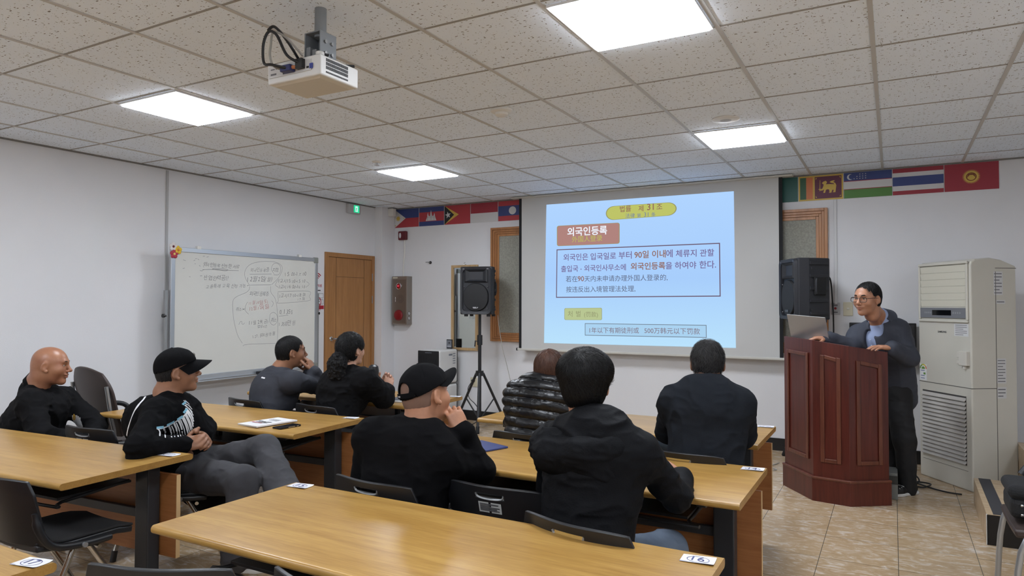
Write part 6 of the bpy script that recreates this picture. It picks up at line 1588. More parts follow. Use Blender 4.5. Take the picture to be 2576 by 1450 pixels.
class Person:
    def __init__(s, key, label, skin, face, up=(0, 0, 1), hs=1.0, body_h=.0042, group=None, ear=1.0, nose=1.0, jaw=1.0, neck_r=.055, drop=.018):
        s.J = {k: V3(v) for k, v in JOINTS[key].items()}; s.key = key; s.label = label; s.skin = skin
        
        for q in ('shR', 'shL'): s.J[q] = s.J[q] - V3((0, 0, drop))
        s.HM = frame(face, up); s.hs = hs; s.h = body_h; s.hands = []; s.ear, s.nose, s.jaw, s.neck_r = ear, nose, jaw, neck_r
        s.origin = V3((s.J['pelvis'][0], s.J['pelvis'][1], 0))
    def hl(s, p): return s.J['head'] + s.HM @ V3(p) * s.hs          # head-local to world
    def hand(s, side, d, dorsal, **k):
        s.hands.append((side, d, dorsal, k))
    def body(s):
        J = s.J; g = []
        hb = s.hl((0, -.045, -.06)); side = unit(J['shR'] - J['shL']); mid = (J['shR'] + J['shL']) / 2; up = unit(mid - J['pelvis']); front = unit(np.cross(up, side))
        g.append(Group([cone(hb, J['neck'], s.neck_r, s.neck_r + .006), cone(J['neck'], mid - up * .06, s.neck_r + .004, .09, .04), fcone(mid - up * .08, J['pelvis'], .14, .13, front, .6, .7, k=.05), cone(J['shR'], J['shL'], .045, .045, .05)], k=.03))
        for q in ('R', 'L'):
            h_, e, w = J['sh' + q], J['el' + q], J['wr' + q]
            g.append(Group([cone(h_, e, .045, .036), cone(e, w, .038, .026, .02)], k=.02))
            g.append(Group([cone(J['hip' + q], J['kn' + q], .075, .05), cone(J['kn' + q], J['an' + q], .048, .034, .02)], k=.02))
        g.append(Group(head_prims(s.ear, s.nose, s.jaw), J['head'], s.HM, s.hs, k=.022))
        for side_, d, dorsal, k in s.hands:
            g.append(Group(hand_prims(side_, **k), J['wr' + side_], hand_frame(d, dorsal, side_), .97, k=.012))
        P, Q = polygonise(Field(g), s.h)
        o = mesh_obj('person', P, Q, SKIN[s.skin], None, s.origin)
        tag(o, s.label, 'person'); s.o = o
        return o
    def add(s, name, field, h, m):
        P, Q = polygonise(field, h); return mesh_obj(name, P, Q, m, s.o)
    def face_parts(s, lips=True, brows=True, brow_w=.0045):
        for q in (-1, 1):
            if brows:
                MB().tube([s.hl((q * x, y, z)) for x, y, z in ((.014, .0985, .030), (.025, .0985, .035), (.037, .0930, .036), (.047, .083, .031))], [brow_w * .8, brow_w, brow_w * .9, brow_w * .4], 7).build('eyebrow', HAIRB, s.o)
            R = Matrix([list(r) for r in s.HM])
            e = MB().ell(s.hl((q * .0315, .0865, .0085)), (.0125 * s.hs, .0052, .0042), 14, rot=R).build('eye', EYEW, s.o)
            MB().ell(s.hl((q * .0315, .0895, .0088)), (.0058, .0030, .0042), 12, rot=R).build('iris', EYED, e)
            MB().tube([s.hl((q * (.0315 + x), y, z)) for x, y, z in ((-.015, .0865, .008), (-.007, .0918, .0125), (.004, .0912, .0132), (.014, .0830, .009))], .0013, 6).build('eyelashes', EYED, e)
        if lips:
            R = Matrix([list(r) for r in s.HM])
            MB().ell(s.hl((0, .0985, -.0545)), (.0195, .0068, .0042), 14, rot=R).ell(s.hl((0, .0970, -.0645)), (.0165, .0075, .0052), 14, rot=R).build('lips', LIP, s.o)
    def hair(s, m, t=.010, carve=(.118, -.045, .086, .086, .125), nape=-.075, crown=(0, -.05, .10), n=1500, step=.012, k_step=4, lift=.004, extra=(), seed=1, noise=.0025, rad=.0007, side_cut=.060, wob=.25, h=.0042, droop=.0, ears=True, name='hair', sm=None):
        pr = [ell((0, -.014, .038), (.072 + t, .094 + t, .086 + t)), ell((0, -.040, -.012), (.060 + t * .6, .062 + t, .072 + t), .03)] + list(extra)
        pr += [ell((0, carve[0], carve[1]), carve[2:], .012, '-'), half((0, 0, nape), (0, -.25, 1), .012, '-')]
        for q in (-1, 1):
            if ears: pr += [ell((q * .088, -.002, -.020), (.032, .036, .046), .010, '-')]
        if side_cut is not None: pr += [ell((0, .10, -.09), (.12, .075, .10), .015, '-')]
        cr = V3(crown)
        def disp(p, q):
            v = q - cr; ph = np.arctan2(v[:, 0], v[:, 1]); r = np.linalg.norm(v, axis=1)
            c = np.stack([np.cos(ph) * 9, np.sin(ph) * 9, r * 14], 1); f = np.stack([np.cos(ph) * 26, np.sin(ph) * 26, r * 18], 1)
            return -noise * (2 * vnoise(c + 3.1 * seed) - 1) - noise * .7 * (2 * vnoise(f + seed) - 1)
        g = Group(pr, s.J['head'], s.HM, s.hs, k=.0, disp=disp); F = Field([g])
        o = s.add(name, F, h, m)
        if n:
            rs = np.random.RandomState(seed); co = np.empty(len(o.data.vertices) * 3, np.float32); o.data.vertices.foreach_get('co', co)
            co = co.reshape(-1, 3) + np.array(OFF[o.name]); 
            # only the outside of the cap grows strands
            L_ = ((co - s.J['head']) @ s.HM) / s.hs; out = (np.abs((L_ / V3((.075 + t, .094 + t, .090 + t))) ** 2).sum(1) > .80)
            pts = co[out][rs.randint(0, out.sum(), n)]
            crw = s.hl(crown)
            def rd(P):
                v = P - crw; v = v / np.maximum(np.linalg.norm(v, axis=1), 1e-6)[:, None]; return v
            Vv, Fq = strands(Field([Group(pr, s.J['head'], s.HM, s.hs, k=.0)]), pts, rd, k_step, step, lift, rad, seed, wob, droop)
            mesh_obj('hair_strands', Vv, Fq, sm or m, o)['kind'] = 'stuff'
        return o
    def shoes(s, m, sole_m, f=None):
        for q in ('R', 'L'):
            a = s.J['an' + q]; d = unit(a * V3((1, 1, 0)) - s.J['hip' + q] * V3((1, 1, 0))) if f is None else unit(f)
            d = unit(d * V3((1, 1, 0))) ; u = V3((0, 0, 1)); z0 = max(a[2] - .075, 0.0); base = V3((a[0], a[1], z0))
            g = Group([cone(base - d * .05 + u * .045, base + d * .10 + u * .036, .040, .036), cone(base + d * .10 + u * .034, base + d * .165 + u * .030, .038, .028, .02), cone(base + u * .05 - d * .02, a + u * .01, .042, .038, .02), half(base + u * .018, u, .006, '-')], k=.0)
            sh = s.add('shoe', Field([g]), .006, m)
            so = Group([cone(base - d * .055 + u * .010, base + d * .10 + u * .010, .045, .042), cone(base + d * .10 + u * .010, base + d * .17 + u * .010, .042, .030, .02), half(base + u * .024, -u, .004, '-'), half(base + u * .0005, u, .0, '-')])
            s.add('sole', Field([so]), .006, sole_m).parent = sh
def reparent_sub(o, parent):
    o.parent = parent
def cap_parts(pp, m, t=.013, tilt=.18, strap=False, brim_len=.075, brim_w=.078, droop=.020, z_edge=.038, logo=None, brim_pitch=None):
    brim_pitch = tilt if brim_pitch is None else brim_pitch
    """baseball cap: crown, brim, button, eyelets; strap at the back"""
    Rt = lambda p: p
    pr = [ell((0, -.012, .036), (.075 + t, .096 + t, .094 + t)), ell((0, .01, .060), (.072 + t, .082 + t, .062 + t), .03)]
    n = V3((0, -(.10 + tilt), 1)); n /= np.linalg.norm(n)
    pr += [half((0, .0, z_edge), n, .004, '-'), ell((0, -.012, .032), (.075 + t - .005, .096 + t - .005, .094 + t - .005), .0, '-')]
    if strap: pr += [ell((0, -.125, z_edge + .012), (.036, .05, .030), .004, '-')]
    def disp(p, q):
        ph = np.arctan2(q[:, 0], q[:, 1] + .01); w = np.abs(((ph / (math.pi / 3)) + .5) % 1 - .5) * (math.pi / 3)
        return .0012 * np.exp(-(w / .03) ** 2) - .0012 * (2 * vnoise(q * 40) - 1)
    g = Group(pr, pp.J['head'], pp.HM, pp.hs, k=0.0, disp=disp)
    c = pp.add('cap', Field([g]), .0035, m)
    def bf(u, v):
        a = (u - .5) * math.pi * .86; r = v
        bx, by = math.sin(a) * (.078 + t * .5), math.cos(a) * (.088 + t) - .010
        ox, oy = math.sin(a) * brim_w * 1.05, .02 + math.cos(a) * (.088 + brim_len)
        x = bx + (ox - bx) * r; y = by + (oy - by) * r
        z = z_edge + (tilt + .10) * by + .004 + .010 * r * (1 - (x / .08) ** 2) - droop * (x / .08) ** 2 * (.3 + r) + brim_pitch * (y - by)
        return pp.hl((x, y, z))
    MB().shell(bf, 26, 8, .004).build('brim', m, c, sharp=70)
    MB().ell(pp.hl((0, -.012, .036 + .094 + t)), (.009, .009, .006), 12).build('button', m, c)
    ey = MB()
    for a in (40, 140, 220, 320): 
        d_ = V3((math.cos(R_(a)) * .052, math.sin(R_(a)) * .062 - .012, .036 + .078)); ey.ell(pp.hl(d_ * V3((1.10, 1.10, 1.04))), (.003, .003, .003), 8)
    ey.build('eyelets', m, c)
    if strap:
        st = MB().shell(lambda u, v: pp.hl((math.sin((u - .5) * 1.3) * (.077 + t), -.014 - math.cos((u - .5) * 1.3) * (.097 + t) * .985, z_edge - .022 + .020 * v + .06 * (.5 - abs(u - .5)) * 0)), 14, 3, .003).build('adjuster_strap', m, c, sharp=60)
        lg = MB(); 
        pts = [pp.hl((math.sin(a) * (.0775 + t), -.014 - math.cos(a) * (.0985 + t), z_edge - .013)) for a in (-.42, -.34, -.26, -.18, -.1)]
        ribbon(lg, pts, .007, pp.HM @ V3((0, -1, 0))); lg.build('printed_lettering', mat('print_silver', (170, 170, 174), 0.4), st)
    if logo:
        lm = MB(); R = Matrix([list(r) for r in pp.HM]); lm.ell(pp.hl((-.012, .082 + t, .088)), (.022, .010, .014), 12, rot=R); lm.build('badge', logo, c)
    return c
def collar_group(pp, r0, r1, hgt, th=.006, lean=.0, open_front=False, open_w=.035):
    J = pp.J; side = unit(J['shR'] - J['shL']); mid = (J['shR'] + J['shL']) / 2; up = unit(unit(pp.hl((0, -.045, -.06)) - J['neck']) + unit(mid - J['pelvis'])); front = unit(np.cross(up, side))
    a = J['neck'] - up * .04; b = a + up * (hgt + .03)
    pr = [cone(a, b, r0, r1), cone(a - up * .05, b + up * .12, r0 - th, r1 - th, .0, '-'), half(b, -up, .004, '-'), half(a - up * .01, up, .004, '-')]
    if open_front: pr.append(ell(a + front * .07, (open_w, .06, .10), .006, '-', R=np.stack([side, front, up], 1)))
    return Group(pr, k=.012, pad=.01), up, front
def collar_sheet(p, m, name, off, r_top, r_bot, h_top, h_bot, gap, point=0.0, th=.004, squash=.92, parent=None):
    """fold-down collar: a sheet round the neck, open at the front"""
    J = p.J; side = unit(J['shR'] - J['shL']); mid = (J['shR'] + J['shL']) / 2; up = unit(unit(p.hl((0, -.045, -.06)) - J['neck']) + unit(mid - J['pelvis'])); front = unit(np.cross(up, side)); up = np.cross(side, front); c = J['neck'] + up * off
    def f(u, v):
        a = R_(gap) + (2 * math.pi - 2 * R_(gap)) * u; r = r_top + (r_bot - r_top) * v; w = max(0.0, math.cos(a)) ** 2
        return c + side * math.sin(a) * r + front * math.cos(a) * r * squash + up * (h_top + (h_bot - h_top) * v - point * w * v - .025 * w + .02 * math.cos(a - math.pi) * (1 if math.cos(a) < 0 else 0))
    return MB().shell(f, 36, 8, th).build(name, m, parent or p.o, sharp=70)
def decal(obj, origin, direction, polys, m, name, parent, lift=.0022):
    """print on cloth: outlines dropped on the garment along a direction, each a thin patch lying on it"""
    from mathutils.bvhtree import BVHTree
    me = obj.data; o0 = OFF[obj.name]
    bv = BVHTree.FromPolygons([v.co + o0 for v in me.vertices], [tuple(p.vertices) for p in me.polygons])
    mb = MB(); d = Vector(direction).normalized()
    for poly, w in polys:
        pts = []
        for q in smooth_path(poly, 4):
            hit = bv.ray_cast(q - d * .5, d, 1.2)
            if hit[0] is not None: pts.append((hit[0] + hit[1] * lift, hit[1]))
        vs = []; k = len(pts)
        if k < 2: continue
        for i, (p, nn) in enumerate(pts):
            t = (pts[min(i + 1, k - 1)][0] - pts[max(i - 1, 0)][0]).normalized(); s_ = t.cross(nn).normalized()
            ww = w if not isinstance(w, (tuple, list)) else w[0] + (w[1] - w[0]) * i / (k - 1)
            vs += [p + s_ * ww / 2, p - s_ * ww / 2]
        mb.add(vs, [(2 * i, 2 * i + 1, 2 * i + 3, 2 * i + 2) for i in range(k - 1)], 0, True)
    if mb.v: return mb.build(name, m, parent)
# ================================================================ the nine people
cl_black = mat('cloth_black', (14, 14, 16), 0.85, bump=.25, bscale=420, spec=.15)
cl_knit = mat('knit_black', (13, 13, 15), 0.95, spec=.1, bump=.35, bscale=520)
cl_char = mat('jacket_charcoal', (55, 57, 64), 0.72, spec=.2, bump=.2, bscale=500)
cl_nylon = mat('nylon_black', (15, 16, 19), 0.7, spec=.1, bump=.15, bscale=160)
cl_puff = mat('puffer_shell', (13, 14, 17), 0.34, spec=.4, bump=.25, bscale=55, bdist=.01)
cl_slate = mat('fleece_slate', (29, 32, 37), 0.95, spec=.1, bump=.3, bscale=500)
cl_navy = mat('jacket_navy', (62, 65, 74), 0.70, spec=.2, bump=.2, bscale=420)
den = mat('denim_black', (50, 50, 54), 0.9, c2=(66, 66, 70), scale=5, bump=.3, bscale=600)
den_b = mat('denim_blue', (70, 82, 98), 0.9, c2=(92, 104, 120), scale=8, bump=.3, bscale=600)
tr_black = mat('trousers_black', (20, 20, 22), 0.85, bump=.2, bscale=500)
shirt_w = mat('shirt_white', (214, 214, 216), 0.8); shirt_b = mat('shirt_blue', (150, 164, 196), 0.8, bump=.1, bscale=500)
sh_black = mat('shoe_black', (22, 22, 24), 0.6); sole_w = mat('sole_white', (204, 204, 202), 0.6); sole_k = mat('sole_black', (20, 20, 20), 0.7)
cap_k = mat('cap_cotton', (15, 15, 17), 0.9, spec=.1, bump=.25, bscale=600)

def dress(p, m, bulk, hem=-.06, width=1.0, arm=1.0, f=(.010, 11), cuts=(), extra=(), name='jacket', h=.006, belly=0.0, seed=1.0, disp=None, ndrop=.045):
    G, side, up, front, mid = torso_groups(p.J, bulk, hem=hem, width=width, arm=arm, belly=belly, ndrop=ndrop)
    fd = disp or folds(f[0], (f[1], f[1], f[1] * 1.4), seed)
    cu = [ell(q[0], q[1], .008, '-', R=np.stack([side, front, up], 1)) for q in (cuts(side, up, front, mid) if callable(cuts) else cuts)]
    ex = extra(side, up, front, mid) if callable(extra) else list(extra)
    o = p.add(name, Field(G + ex, cu, fd), h, m)
    return o, side, up, front, mid
def trousers(p, m, b=.012, flare=.0, seed=3.0, h=.007, name='trousers'):
    return p.add(name, Field(legs_groups(p.J, b, flare), (), folds(.007, 11, seed)), h, m)
def collar(p, m, r0=.066, r1=.068, hgt=.035, th=.007, h=.005, name='collar', **k):
    g, up, front = collar_group(p, r0, r1, hgt, th, **k)
    return p.add(name, Field([g]), h, m)

# ---- bald man, far left
p = Person('bald', 'bald man in a black zip jacket seated at the far left in profile', 'ruddy', (.70, .71, -.05), hs=1.06, body_h=.0042, nose=.95, jaw=1.12, neck_r=.064)
p.hand('R', (.45, .85, -.25), (.3, -.2, 1), curl=(.4, .5, .4)); p.hand('L', (.55, .40, -.5), (0, .5, 1), curl=(.5, .6, .4))
p.body(); p.face_parts(brow_w=.0028)
o, side, up, front, mid = dress(p, cl_black, .028, width=1.12, arm=.96, belly=.08, seed=2.0)
collar_sheet(p, cl_black, 'collar', -.02, .076, .082, .062, -.01, 20, .0, .006)
decal(o, mid, -front, [([mid + front * .3 - up * .02, mid + front * .3 - up * .10], .006)], mat('zip_grey', (60, 60, 64), 0.4, .5), 'zip', o)
vec = lambda L_: [[V3(q) for q in l] for l in L_]
decal(o, mid, SHIRT_FRONT['dir'], [(l, .034) for l in vec(SHIRT_FRONT['shirt'])], shirt_w, 'shirt_front', o, .003)
decal(o, mid, SHIRT_FRONT['dir'], [(l, .008) for l in vec(SHIRT_FRONT['emblem'])], mat('emblem_gold', (190, 150, 60), 0.5), 'shirt_emblem', o, .005)
trousers(p, tr_black, .018); p.shoes(sh_black, sole_k)

# ---- capped man with crossed legs
p = Person('cross', 'man in a black cap with crossed legs, arm resting on the left table', 'tan', (.56, .80, .12), hs=1.0, nose=1.0)
mdl = (p.J['wrR'] + p.J['wrL']) / 2; fw = unit((.6, .78, 0))
p.J['wrR'] = mdl + V3((.02, -.075, -.005)); p.J['wrL'] = mdl + V3((-.03, .075, .01))
p.hand('R', (.50, .86, .12), (.70, -.52, .5), curl=(.75, .8, .4), thumb=(.9, .2, .25)); p.hand('L', (.82, -.30, -.02), (.5, .7, .55), curl=(.55, .7, .4), thumb=(.8, .2, .3))
p.body(); p.face_parts()
p.hair(HAIRG, sm=HAIRGS, t=.006, n=900, nape=-.078, k_step=3, step=.008, lift=.002, noise=.0012)
cap_parts(p, cap_k, tilt=.12, z_edge=.036, brim_len=.082, droop=.034, brim_pitch=-.30, logo=mat('cap_badge', (96, 90, 80), 0.6))
o, side, up, front, mid = dress(p, cl_knit, .020, width=1.02, seed=5.0, name='sweater')
collar(p, cl_knit, .066, .064, .012)
wht = mat('print_white', (214, 214, 216), 0.7); bluep = mat('print_sky', (120, 176, 200), 0.7)
pd_ = SWEATER_PRINT['dir']
vec = lambda L_: [[V3(q) for q in l] for l in L_]
decal(o, mid, pd_, [(l, .010) for l in vec(SWEATER_PRINT['stripe'])], wht, 'back_stripe', o)
decal(o, mid, pd_, [(l, (.011, .006)) for l in vec(SWEATER_PRINT['wing'])] + [(l, (.006, .004)) for l in vec(SWEATER_PRINT['mid'])] + [(l, .009) for l in vec(SWEATER_PRINT['top'])], wht, 'wing_print', o)
decal(o, mid, pd_, [(l, .012) for l in vec(SWEATER_PRINT['edge'])], bluep, 'wing_print_edge', o, .003)
trousers(p, den, .016, .028, seed=8.0, h=.006, name='jeans'); p.shoes(sh_black, sole_w, f=(.8, .4, 0))

# ---- man leaning on the table by the whiteboard
p = Person('board', 'man in a charcoal jacket resting his chin on his hands by the whiteboard', 'tan', (.55, .835, .04), hs=1.0)
p.J['wrR'] = p.hl((.055, .155, -.150)); p.J['wrL'] = p.hl((-.030, .150, -.165))
p.hand('R', p.hl((.012, .128, -.055)) - p.J['wrR'], p.HM @ V3((.5, .8, .2)), curl=(.55, .8, .5), thumb=(.7, .3, .3)); p.hand('L', p.hl((-.005, .115, -.085)) - p.J['wrL'], p.HM @ V3((-.5, .8, -.1)), curl=(.7, .8, .5))
p.body(); p.face_parts()
p.hair(HAIRB, sm=HAIRS, t=.012, n=1400, nape=-.07, noise=.0015, lift=.004, step=.010)
o, side, up, front, mid = dress(p, cl_char, .024, seed=7.0, f=(.006, 10))
collar(p, cl_char, .068, .066, .042)
decal(o, mid, front, [([mid - front * .3 - up * .035 + side * .00, mid - front * .3 - up * .035 + side * .035], .012)], wht, 'back_logo', o)
trousers(p, tr_black); p.shoes(sh_black, sole_k)

# ---- woman with a ponytail
p = Person('ponytail', 'woman with a curly black ponytail in a black jacket, hands clasped on the table', 'pale', (.12, .99, .05), hs=.96, nose=.9, jaw=.92, neck_r=.048)
mdl = V3((-3.415, 4.20, .875))
p.J['wrR'] = mdl + V3((.015, -.055, -.03)); p.J['wrL'] = mdl + V3((-.085, .015, -.03))
p.hand('R', (-.15, .62, .76), (.8, -.5, .3), curl=(.5, .7, .4)); p.hand('L', (.45, .25, .80), (-.2, .8, .4), curl=(.6, .8, .4))
p.body(); p.face_parts(brow_w=.003)
p.hair(HAIRB, sm=HAIRS, t=.021, n=2200, nape=-.075, noise=.0055, lift=.010, step=.012, wob=.55, seed=4, side_cut=None, carve=(.125, -.05, .080, .082, .115))
tail = Group([ell((0, -.122, -.045), (.044, .044, .036)), ell((.0, -.145, -.095), (.066, .058, .060), .03), ell((.0, -.145, -.165), (.066, .054, .066), .03), ell((0, -.130, -.225), (.042, .036, .045), .02)], p.J['head'], p.HM, p.hs, k=0, disp=lambda w, q: -.015 * (1 - np.abs(2 * vnoise(w * 48) - 1)) - .006 * vnoise(w * 130))
pt = p.add('ponytail', Field([tail]), .0045, HAIRB)
rs = np.random.RandomState(9); co = np.array([v.co for v in pt.data.vertices]) + np.array(OFF[pt.name]); pts = co[rs.randint(0, len(co), 2200)]
Vv, Fq = strands(Field([Group(tail.p, p.J['head'], p.HM, p.hs, k=0)]), pts, lambda P: np.tile(V3((0, 0, -1.0)), (len(P), 1)), 6, .010, .016, .0008, 3, 1.1)
mesh_obj('hair_strands', Vv, Fq, HAIRS, pt)['kind'] = 'stuff'
MB().tube([p.hl((.030 * math.cos(R_(a)), -.112 + .006 * math.sin(R_(a)), -.036 + .026 * math.sin(R_(a)))) for a in range(0, 360, 24)], .006, 8, closed=True).build('hair_tie', mat('tie_sparkle', (90, 90, 96), 0.25, .6), p.o)
o, side, up, front, mid = dress(p, cl_black, .030, width=.98, seed=9.0, arm=1.08)
collar(p, cl_black, .062, .064, .030)
trousers(p, tr_black); p.shoes(sh_black, sole_k)

# ---- man with the strapped cap, seen from behind
p = Person('strap', 'man in a black cap and black sweater seen from behind, cheek on his hand', 'warm', (.24, .97, .10), up=(-.16, .0, 1), hs=1.06, neck_r=.060, ear=1.05)
ck = p.hl((.072, .045, -.055))
p.J['wrR'] = p.J['elR'] + unit(p.hl((.10, .075, -.165)) - p.J['elR']) * min(.25, np.linalg.norm(p.hl((.10, .075, -.165)) - p.J['elR']))
p.hand('R', p.hl((.066, .072, -.045)) - p.J['wrR'], p.HM @ V3((.8, -.45, -.2)), curl=(.75, .9, .5), thumb=(.8, .2, .3)); p.hand('L', (.3, .9, -.1), (0, 0, 1), curl=(.4, .5, .4))
p.body(); p.face_parts()
p.hair(mat('stubble', (118, 90, 76), 0.8), t=.0045, n=0, nape=-.030, noise=.0003, h=.003)
cap_parts(p, cap_k, t=.014, tilt=.18, z_edge=.040, strap=True, brim_len=.072)
o, side, up, front, mid = dress(p, cl_knit, .022, width=1.06, seed=11.0, name='sweater', f=(.011, 8))
collar(p, cl_knit, .072, .070, .014)
trousers(p, tr_black); p.shoes(sh_black, sole_k)

# ---- woman in the puffer jacket
p = Person('puffer', 'woman with short brown hair in a shiny black puffer jacket seen from behind', 'pale', (-.22, .97, .0), hs=.95, neck_r=.048)
p.hand('R', (-.7, .6, .05), (0, 0, 1)); p.hand('L', (.7, .6, .05), (0, 0, 1))
p.body()
p.hair(HAIRBR, sm=HAIRBS, t=.018, n=2600, nape=-.118, extra=[ell((0, -.030, -.060), (.090, .078, .080), .03)], noise=.003, lift=.006, step=.016, wob=.18, seed=6, ears=False, side_cut=None, carve=(.13, -.05, .075, .09, .14), k_step=5, rad=.0009)
_J = p.J; _up = unit((_J['shR'] + _J['shL']) / 2 - _J['pelvis']); _c0 = _J['pelvis'].copy()
def baffles(P):
    w = vnoise(P * 6) * .012; t_ = (P - _c0) @ _up + w + .10 * ((P - _c0) @ unit(_J['shR'] - _J['shL'])) ** 2
    s_ = np.abs(np.sin(math.pi * t_ / .058)); n = vnoise(P * V3((34, 34, 22)))
    return -.016 * (s_ ** .55 - .6) - .004 * (1 - np.abs(2 * n - 1))
o, side, up, front, mid = dress(p, cl_puff, .030, width=1.0, disp=baffles, h=.0045, name='puffer_jacket')
collar(p, cl_puff, .068, .072, .040, .012)
trousers(p, tr_black); p.shoes(sh_black, sole_k)

# ---- man in the hooded windbreaker
p = Person('hood', 'man in a black hooded windbreaker seen from behind in the middle', 'warm', (-.27, .96, .02), hs=1.04, neck_r=.060, ear=1.25)
p.hand('R', (-.85, -.13, .55), (.2, -.3, 1), curl=(.75, .9, .6), thumb=(.7, .2, .3)); p.hand('L', (.8, .55, 0), (0, 0, 1), curl=(.5, .6, .4))
p.body()
p.hair(HAIRB, sm=HAIRS, t=.017, n=5200, nape=-.088, noise=.003, lift=.006, step=.014, wob=.22, seed=8, k_step=5, crown=(-.012, -.070, .120), rad=.0008, h=.0038, extra=[ell((0, -.018, .062), (.107, .116, .078), .03), ell((0, -.055, -.01), (.070, .062, .07), .03)])
def hood_extra(s, u, f, m):
    n = p.J['neck'] - u * .055; Rm = np.stack([s, f, u], 1); cr, sr = math.cos(.20), math.sin(.20)
    Rr = Rm @ np.array([[cr, 0, sr], [0, 1, 0], [-sr, 0, cr]])
    q = [n - s * .10 + f * .06 - u * .01, n - s * .15 - f * .06 - u * .05, n - s * .10 - f * .145 - u * .09, n + s * .02 - f * .165 - u * .075, n + s * .13 - f * .125 - u * .045, n + s * .13 + f * .01 - u * .01]
    r = [.034, .044, .050, .048, .042, .034]
    A = [cone(q[i], q[i + 1], r[i], r[i + 1], .03) for i in range(5)] + [ell(n - f * .125 - u * .085 - s * .01, (.19, .060, .092), .03, R=Rr), ell(n - f * .01 + u * .06, (.066, .075, .06), .02, '-', R=Rm)]
    return A
G0, side, up, front, mid = torso_groups(p.J, .020, hem=-.07, width=1.0, arm=.92, ndrop=.085)
hoodg = Group(hood_extra(side, up, front, mid), k=.012, disp=folds(.009, (12, 12, 20), 21.0))
jk = p.add('windbreaker', Field(G0, (), folds(.012, (8, 8, 14), 13.0)), .006, cl_nylon)
hd_ = p.add('hood', Field([hoodg]), .005, cl_nylon)
collar(p, cl_nylon, .072, .074, -.045)
trousers(p, den_b, name='jeans'); p.shoes(sh_black, sole_k)

# ---- man in the dark grey sweatshirt
p = Person('grey', 'man with thinning hair in a dark grey sweatshirt at the table nearest the screen', 'tan', (-.24, .97, -.06), hs=1.0, neck_r=.058, ear=1.15)
p.hand('R', (-.8, .5, 0), (0, 0, 1), curl=(.5, .6, .4)); p.hand('L', (.8, .5, 0), (0, 0, 1), curl=(.5, .6, .4))
p.body()
p.hair(HAIRG, sm=HAIRGS, t=.012, n=2000, nape=-.068, noise=.003, lift=.010, step=.011, wob=.45, seed=10, crown=(0, -.045, .11), h=.004)
o, side, up, front, mid = dress(p, cl_slate, .022, width=1.04, arm=1.08, ndrop=.065, seed=17.0, name='sweatshirt', f=(.011, 8))
collar(p, cl_slate, .080, .084, -.018, .012)
trousers(p, tr_black); p.shoes(sh_black, sole_k)

# ---- the man speaking at the lectern
p = Person('speaker', 'man with glasses in a dark zip jacket standing and speaking at the lectern', 'warm', (-.52, -.855, -.05), up=(.02, -.02, 1), hs=1.03, body_h=.0038, nose=1.05)
p.J['wrL'] = V3((-.015, 5.905, 1.172)); p.J['elL'] = V3((.105, 6.08, 1.09)); p.J['wrR'] = V3((-.47, 5.995, 1.235)); p.J['elR'] = V3((-.30, 6.14, 1.15))
p.hand('L', (-.84, -.52, .06), (.1, -.1, 1), curl=(.18, .25, .2), spread=.10, thumb=(.6, .2, .2)); p.hand('R', (-.9, -.3, -.1), (0, 0, 1), curl=(.3, .4, .3))
p.body(); p.face_parts()
p.hair(HAIRB, sm=HAIRS, t=.010, n=1300, nape=-.062, noise=.0015, lift=.003, step=.011, seed=12, carve=(.126, -.028, .088, .088, .138), crown=(.03, -.03, .11))
o, side, up, front, mid = dress(p, cl_navy, .026, hem=-.06, width=1.02, seed=19.0, arm=1.0, f=(.006, 8), ndrop=.078, cuts=lambda s, u, f, m: [(m + f * .13 - u * .05 + s * .010, (.050, .10, .14)), (p.J['neck'] + f * .085 - u * .03 + s * .006, (.058, .075, .085))])
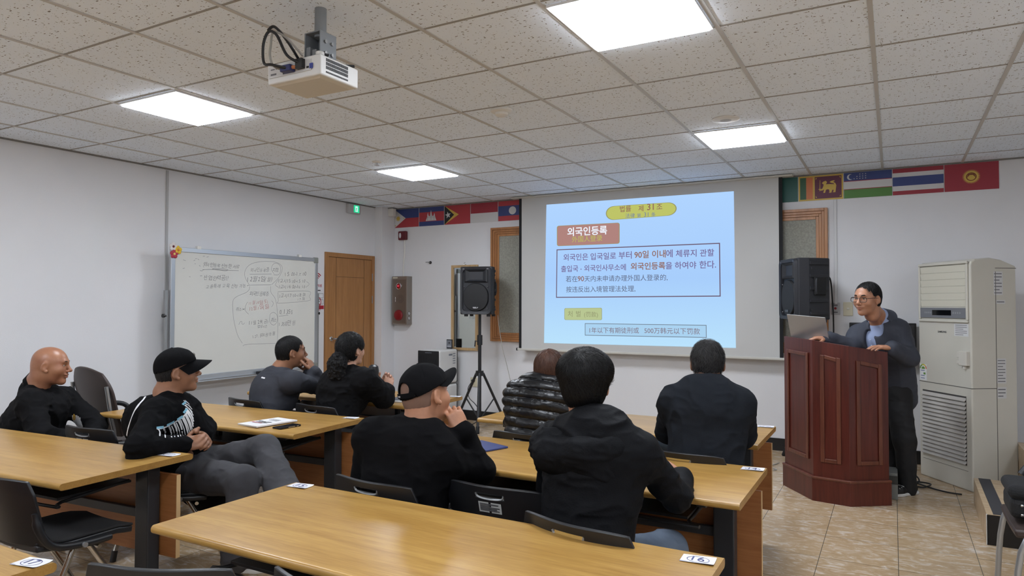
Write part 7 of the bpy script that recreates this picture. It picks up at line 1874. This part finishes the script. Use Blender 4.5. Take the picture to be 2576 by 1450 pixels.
p.add('shirt', Field([Group([fcone(p.J['pelvis'], p.J['chest'], .165, .172, front, .74, .70), fcone(p.J['chest'], mid - up * .13, .172, .150, front, .70, .64, k=.05), cone(p.J['neck'] - up * .075 + front * .012, mid - up * .13 + front * .025, .060, .085, .04), cone(p.J['neck'] - up * .05, p.J['shR'] - up * .03, .046, .025, .05), cone(p.J['neck'] - up * .05, p.J['shL'] - up * .03, .046, .025, .05)], k=0)]), .007, shirt_b)
collar_sheet(p, shirt_b, 'shirt_collar', -.005, .064, .088, .042, -.012, 14, .026)
collar_sheet(p, cl_navy, 'jacket_collar', -.012, .080, .122, .022, -.034, 66, .030, .006)
trousers(p, tr_black, .016); p.shoes(sh_black, sole_w, f=(-.6, -.8, 0))
lc = MB()
aL = p.J['anL']; fd = unit((-.6, -.8, 0)); sd = unit((.8, -.6, 0)); b0 = V3((aL[0], aL[1], max(aL[2] - .075, 0)))
for k in range(5):
    c = b0 + fd * (.03 + .022 * k) + V3((0, 0, .086 - .006 * k)); lc.tube([c - sd * .026, c + sd * .026 + fd * .008], .0035, 6)
lc.build('laces', sole_w, [q for q in p.o.children if q.name.startswith('shoe')][-1])
bt_ = MB()
for k_ in range(3): bt_.ell(mid + front * (.118 + .004 * k_) - up * (.0 + .05 * k_) + side * .012, (.006, .006, .006), 8)
bt_.build('shirt_buttons', mat('button_pale', (190, 196, 210), 0.4), p.o)
gl = MB(); gm_ = mat('glasses_frame', (30, 26, 26), 0.3)
for q in (-1, 1):
    sg = lambda v: math.copysign(abs(v) ** .55, v)
    ring = [p.hl((q * .035 + .027 * sg(math.cos(R_(a))), .107 - .16 * abs(q * .035 + .027 * sg(math.cos(R_(a)))) ** 1.6, .003 + .017 * sg(math.sin(R_(a))))) for a in range(0, 360, 15)]
    gl.tube(ring, .0021, 6, closed=True)
    gl.tube([p.hl((q * .062, .103, .012)), p.hl((q * .077, .06, .014)), p.hl((q * .082, -.004, .012)), p.hl((q * .081, -.02, -.004))], .0018, 6)
gl.tube([p.hl((-.009, .1065, .010)), p.hl((0, .1085, .013)), p.hl((.009, .1065, .010))], .0016, 6)
gl.build('glasses', gm_, p.o)
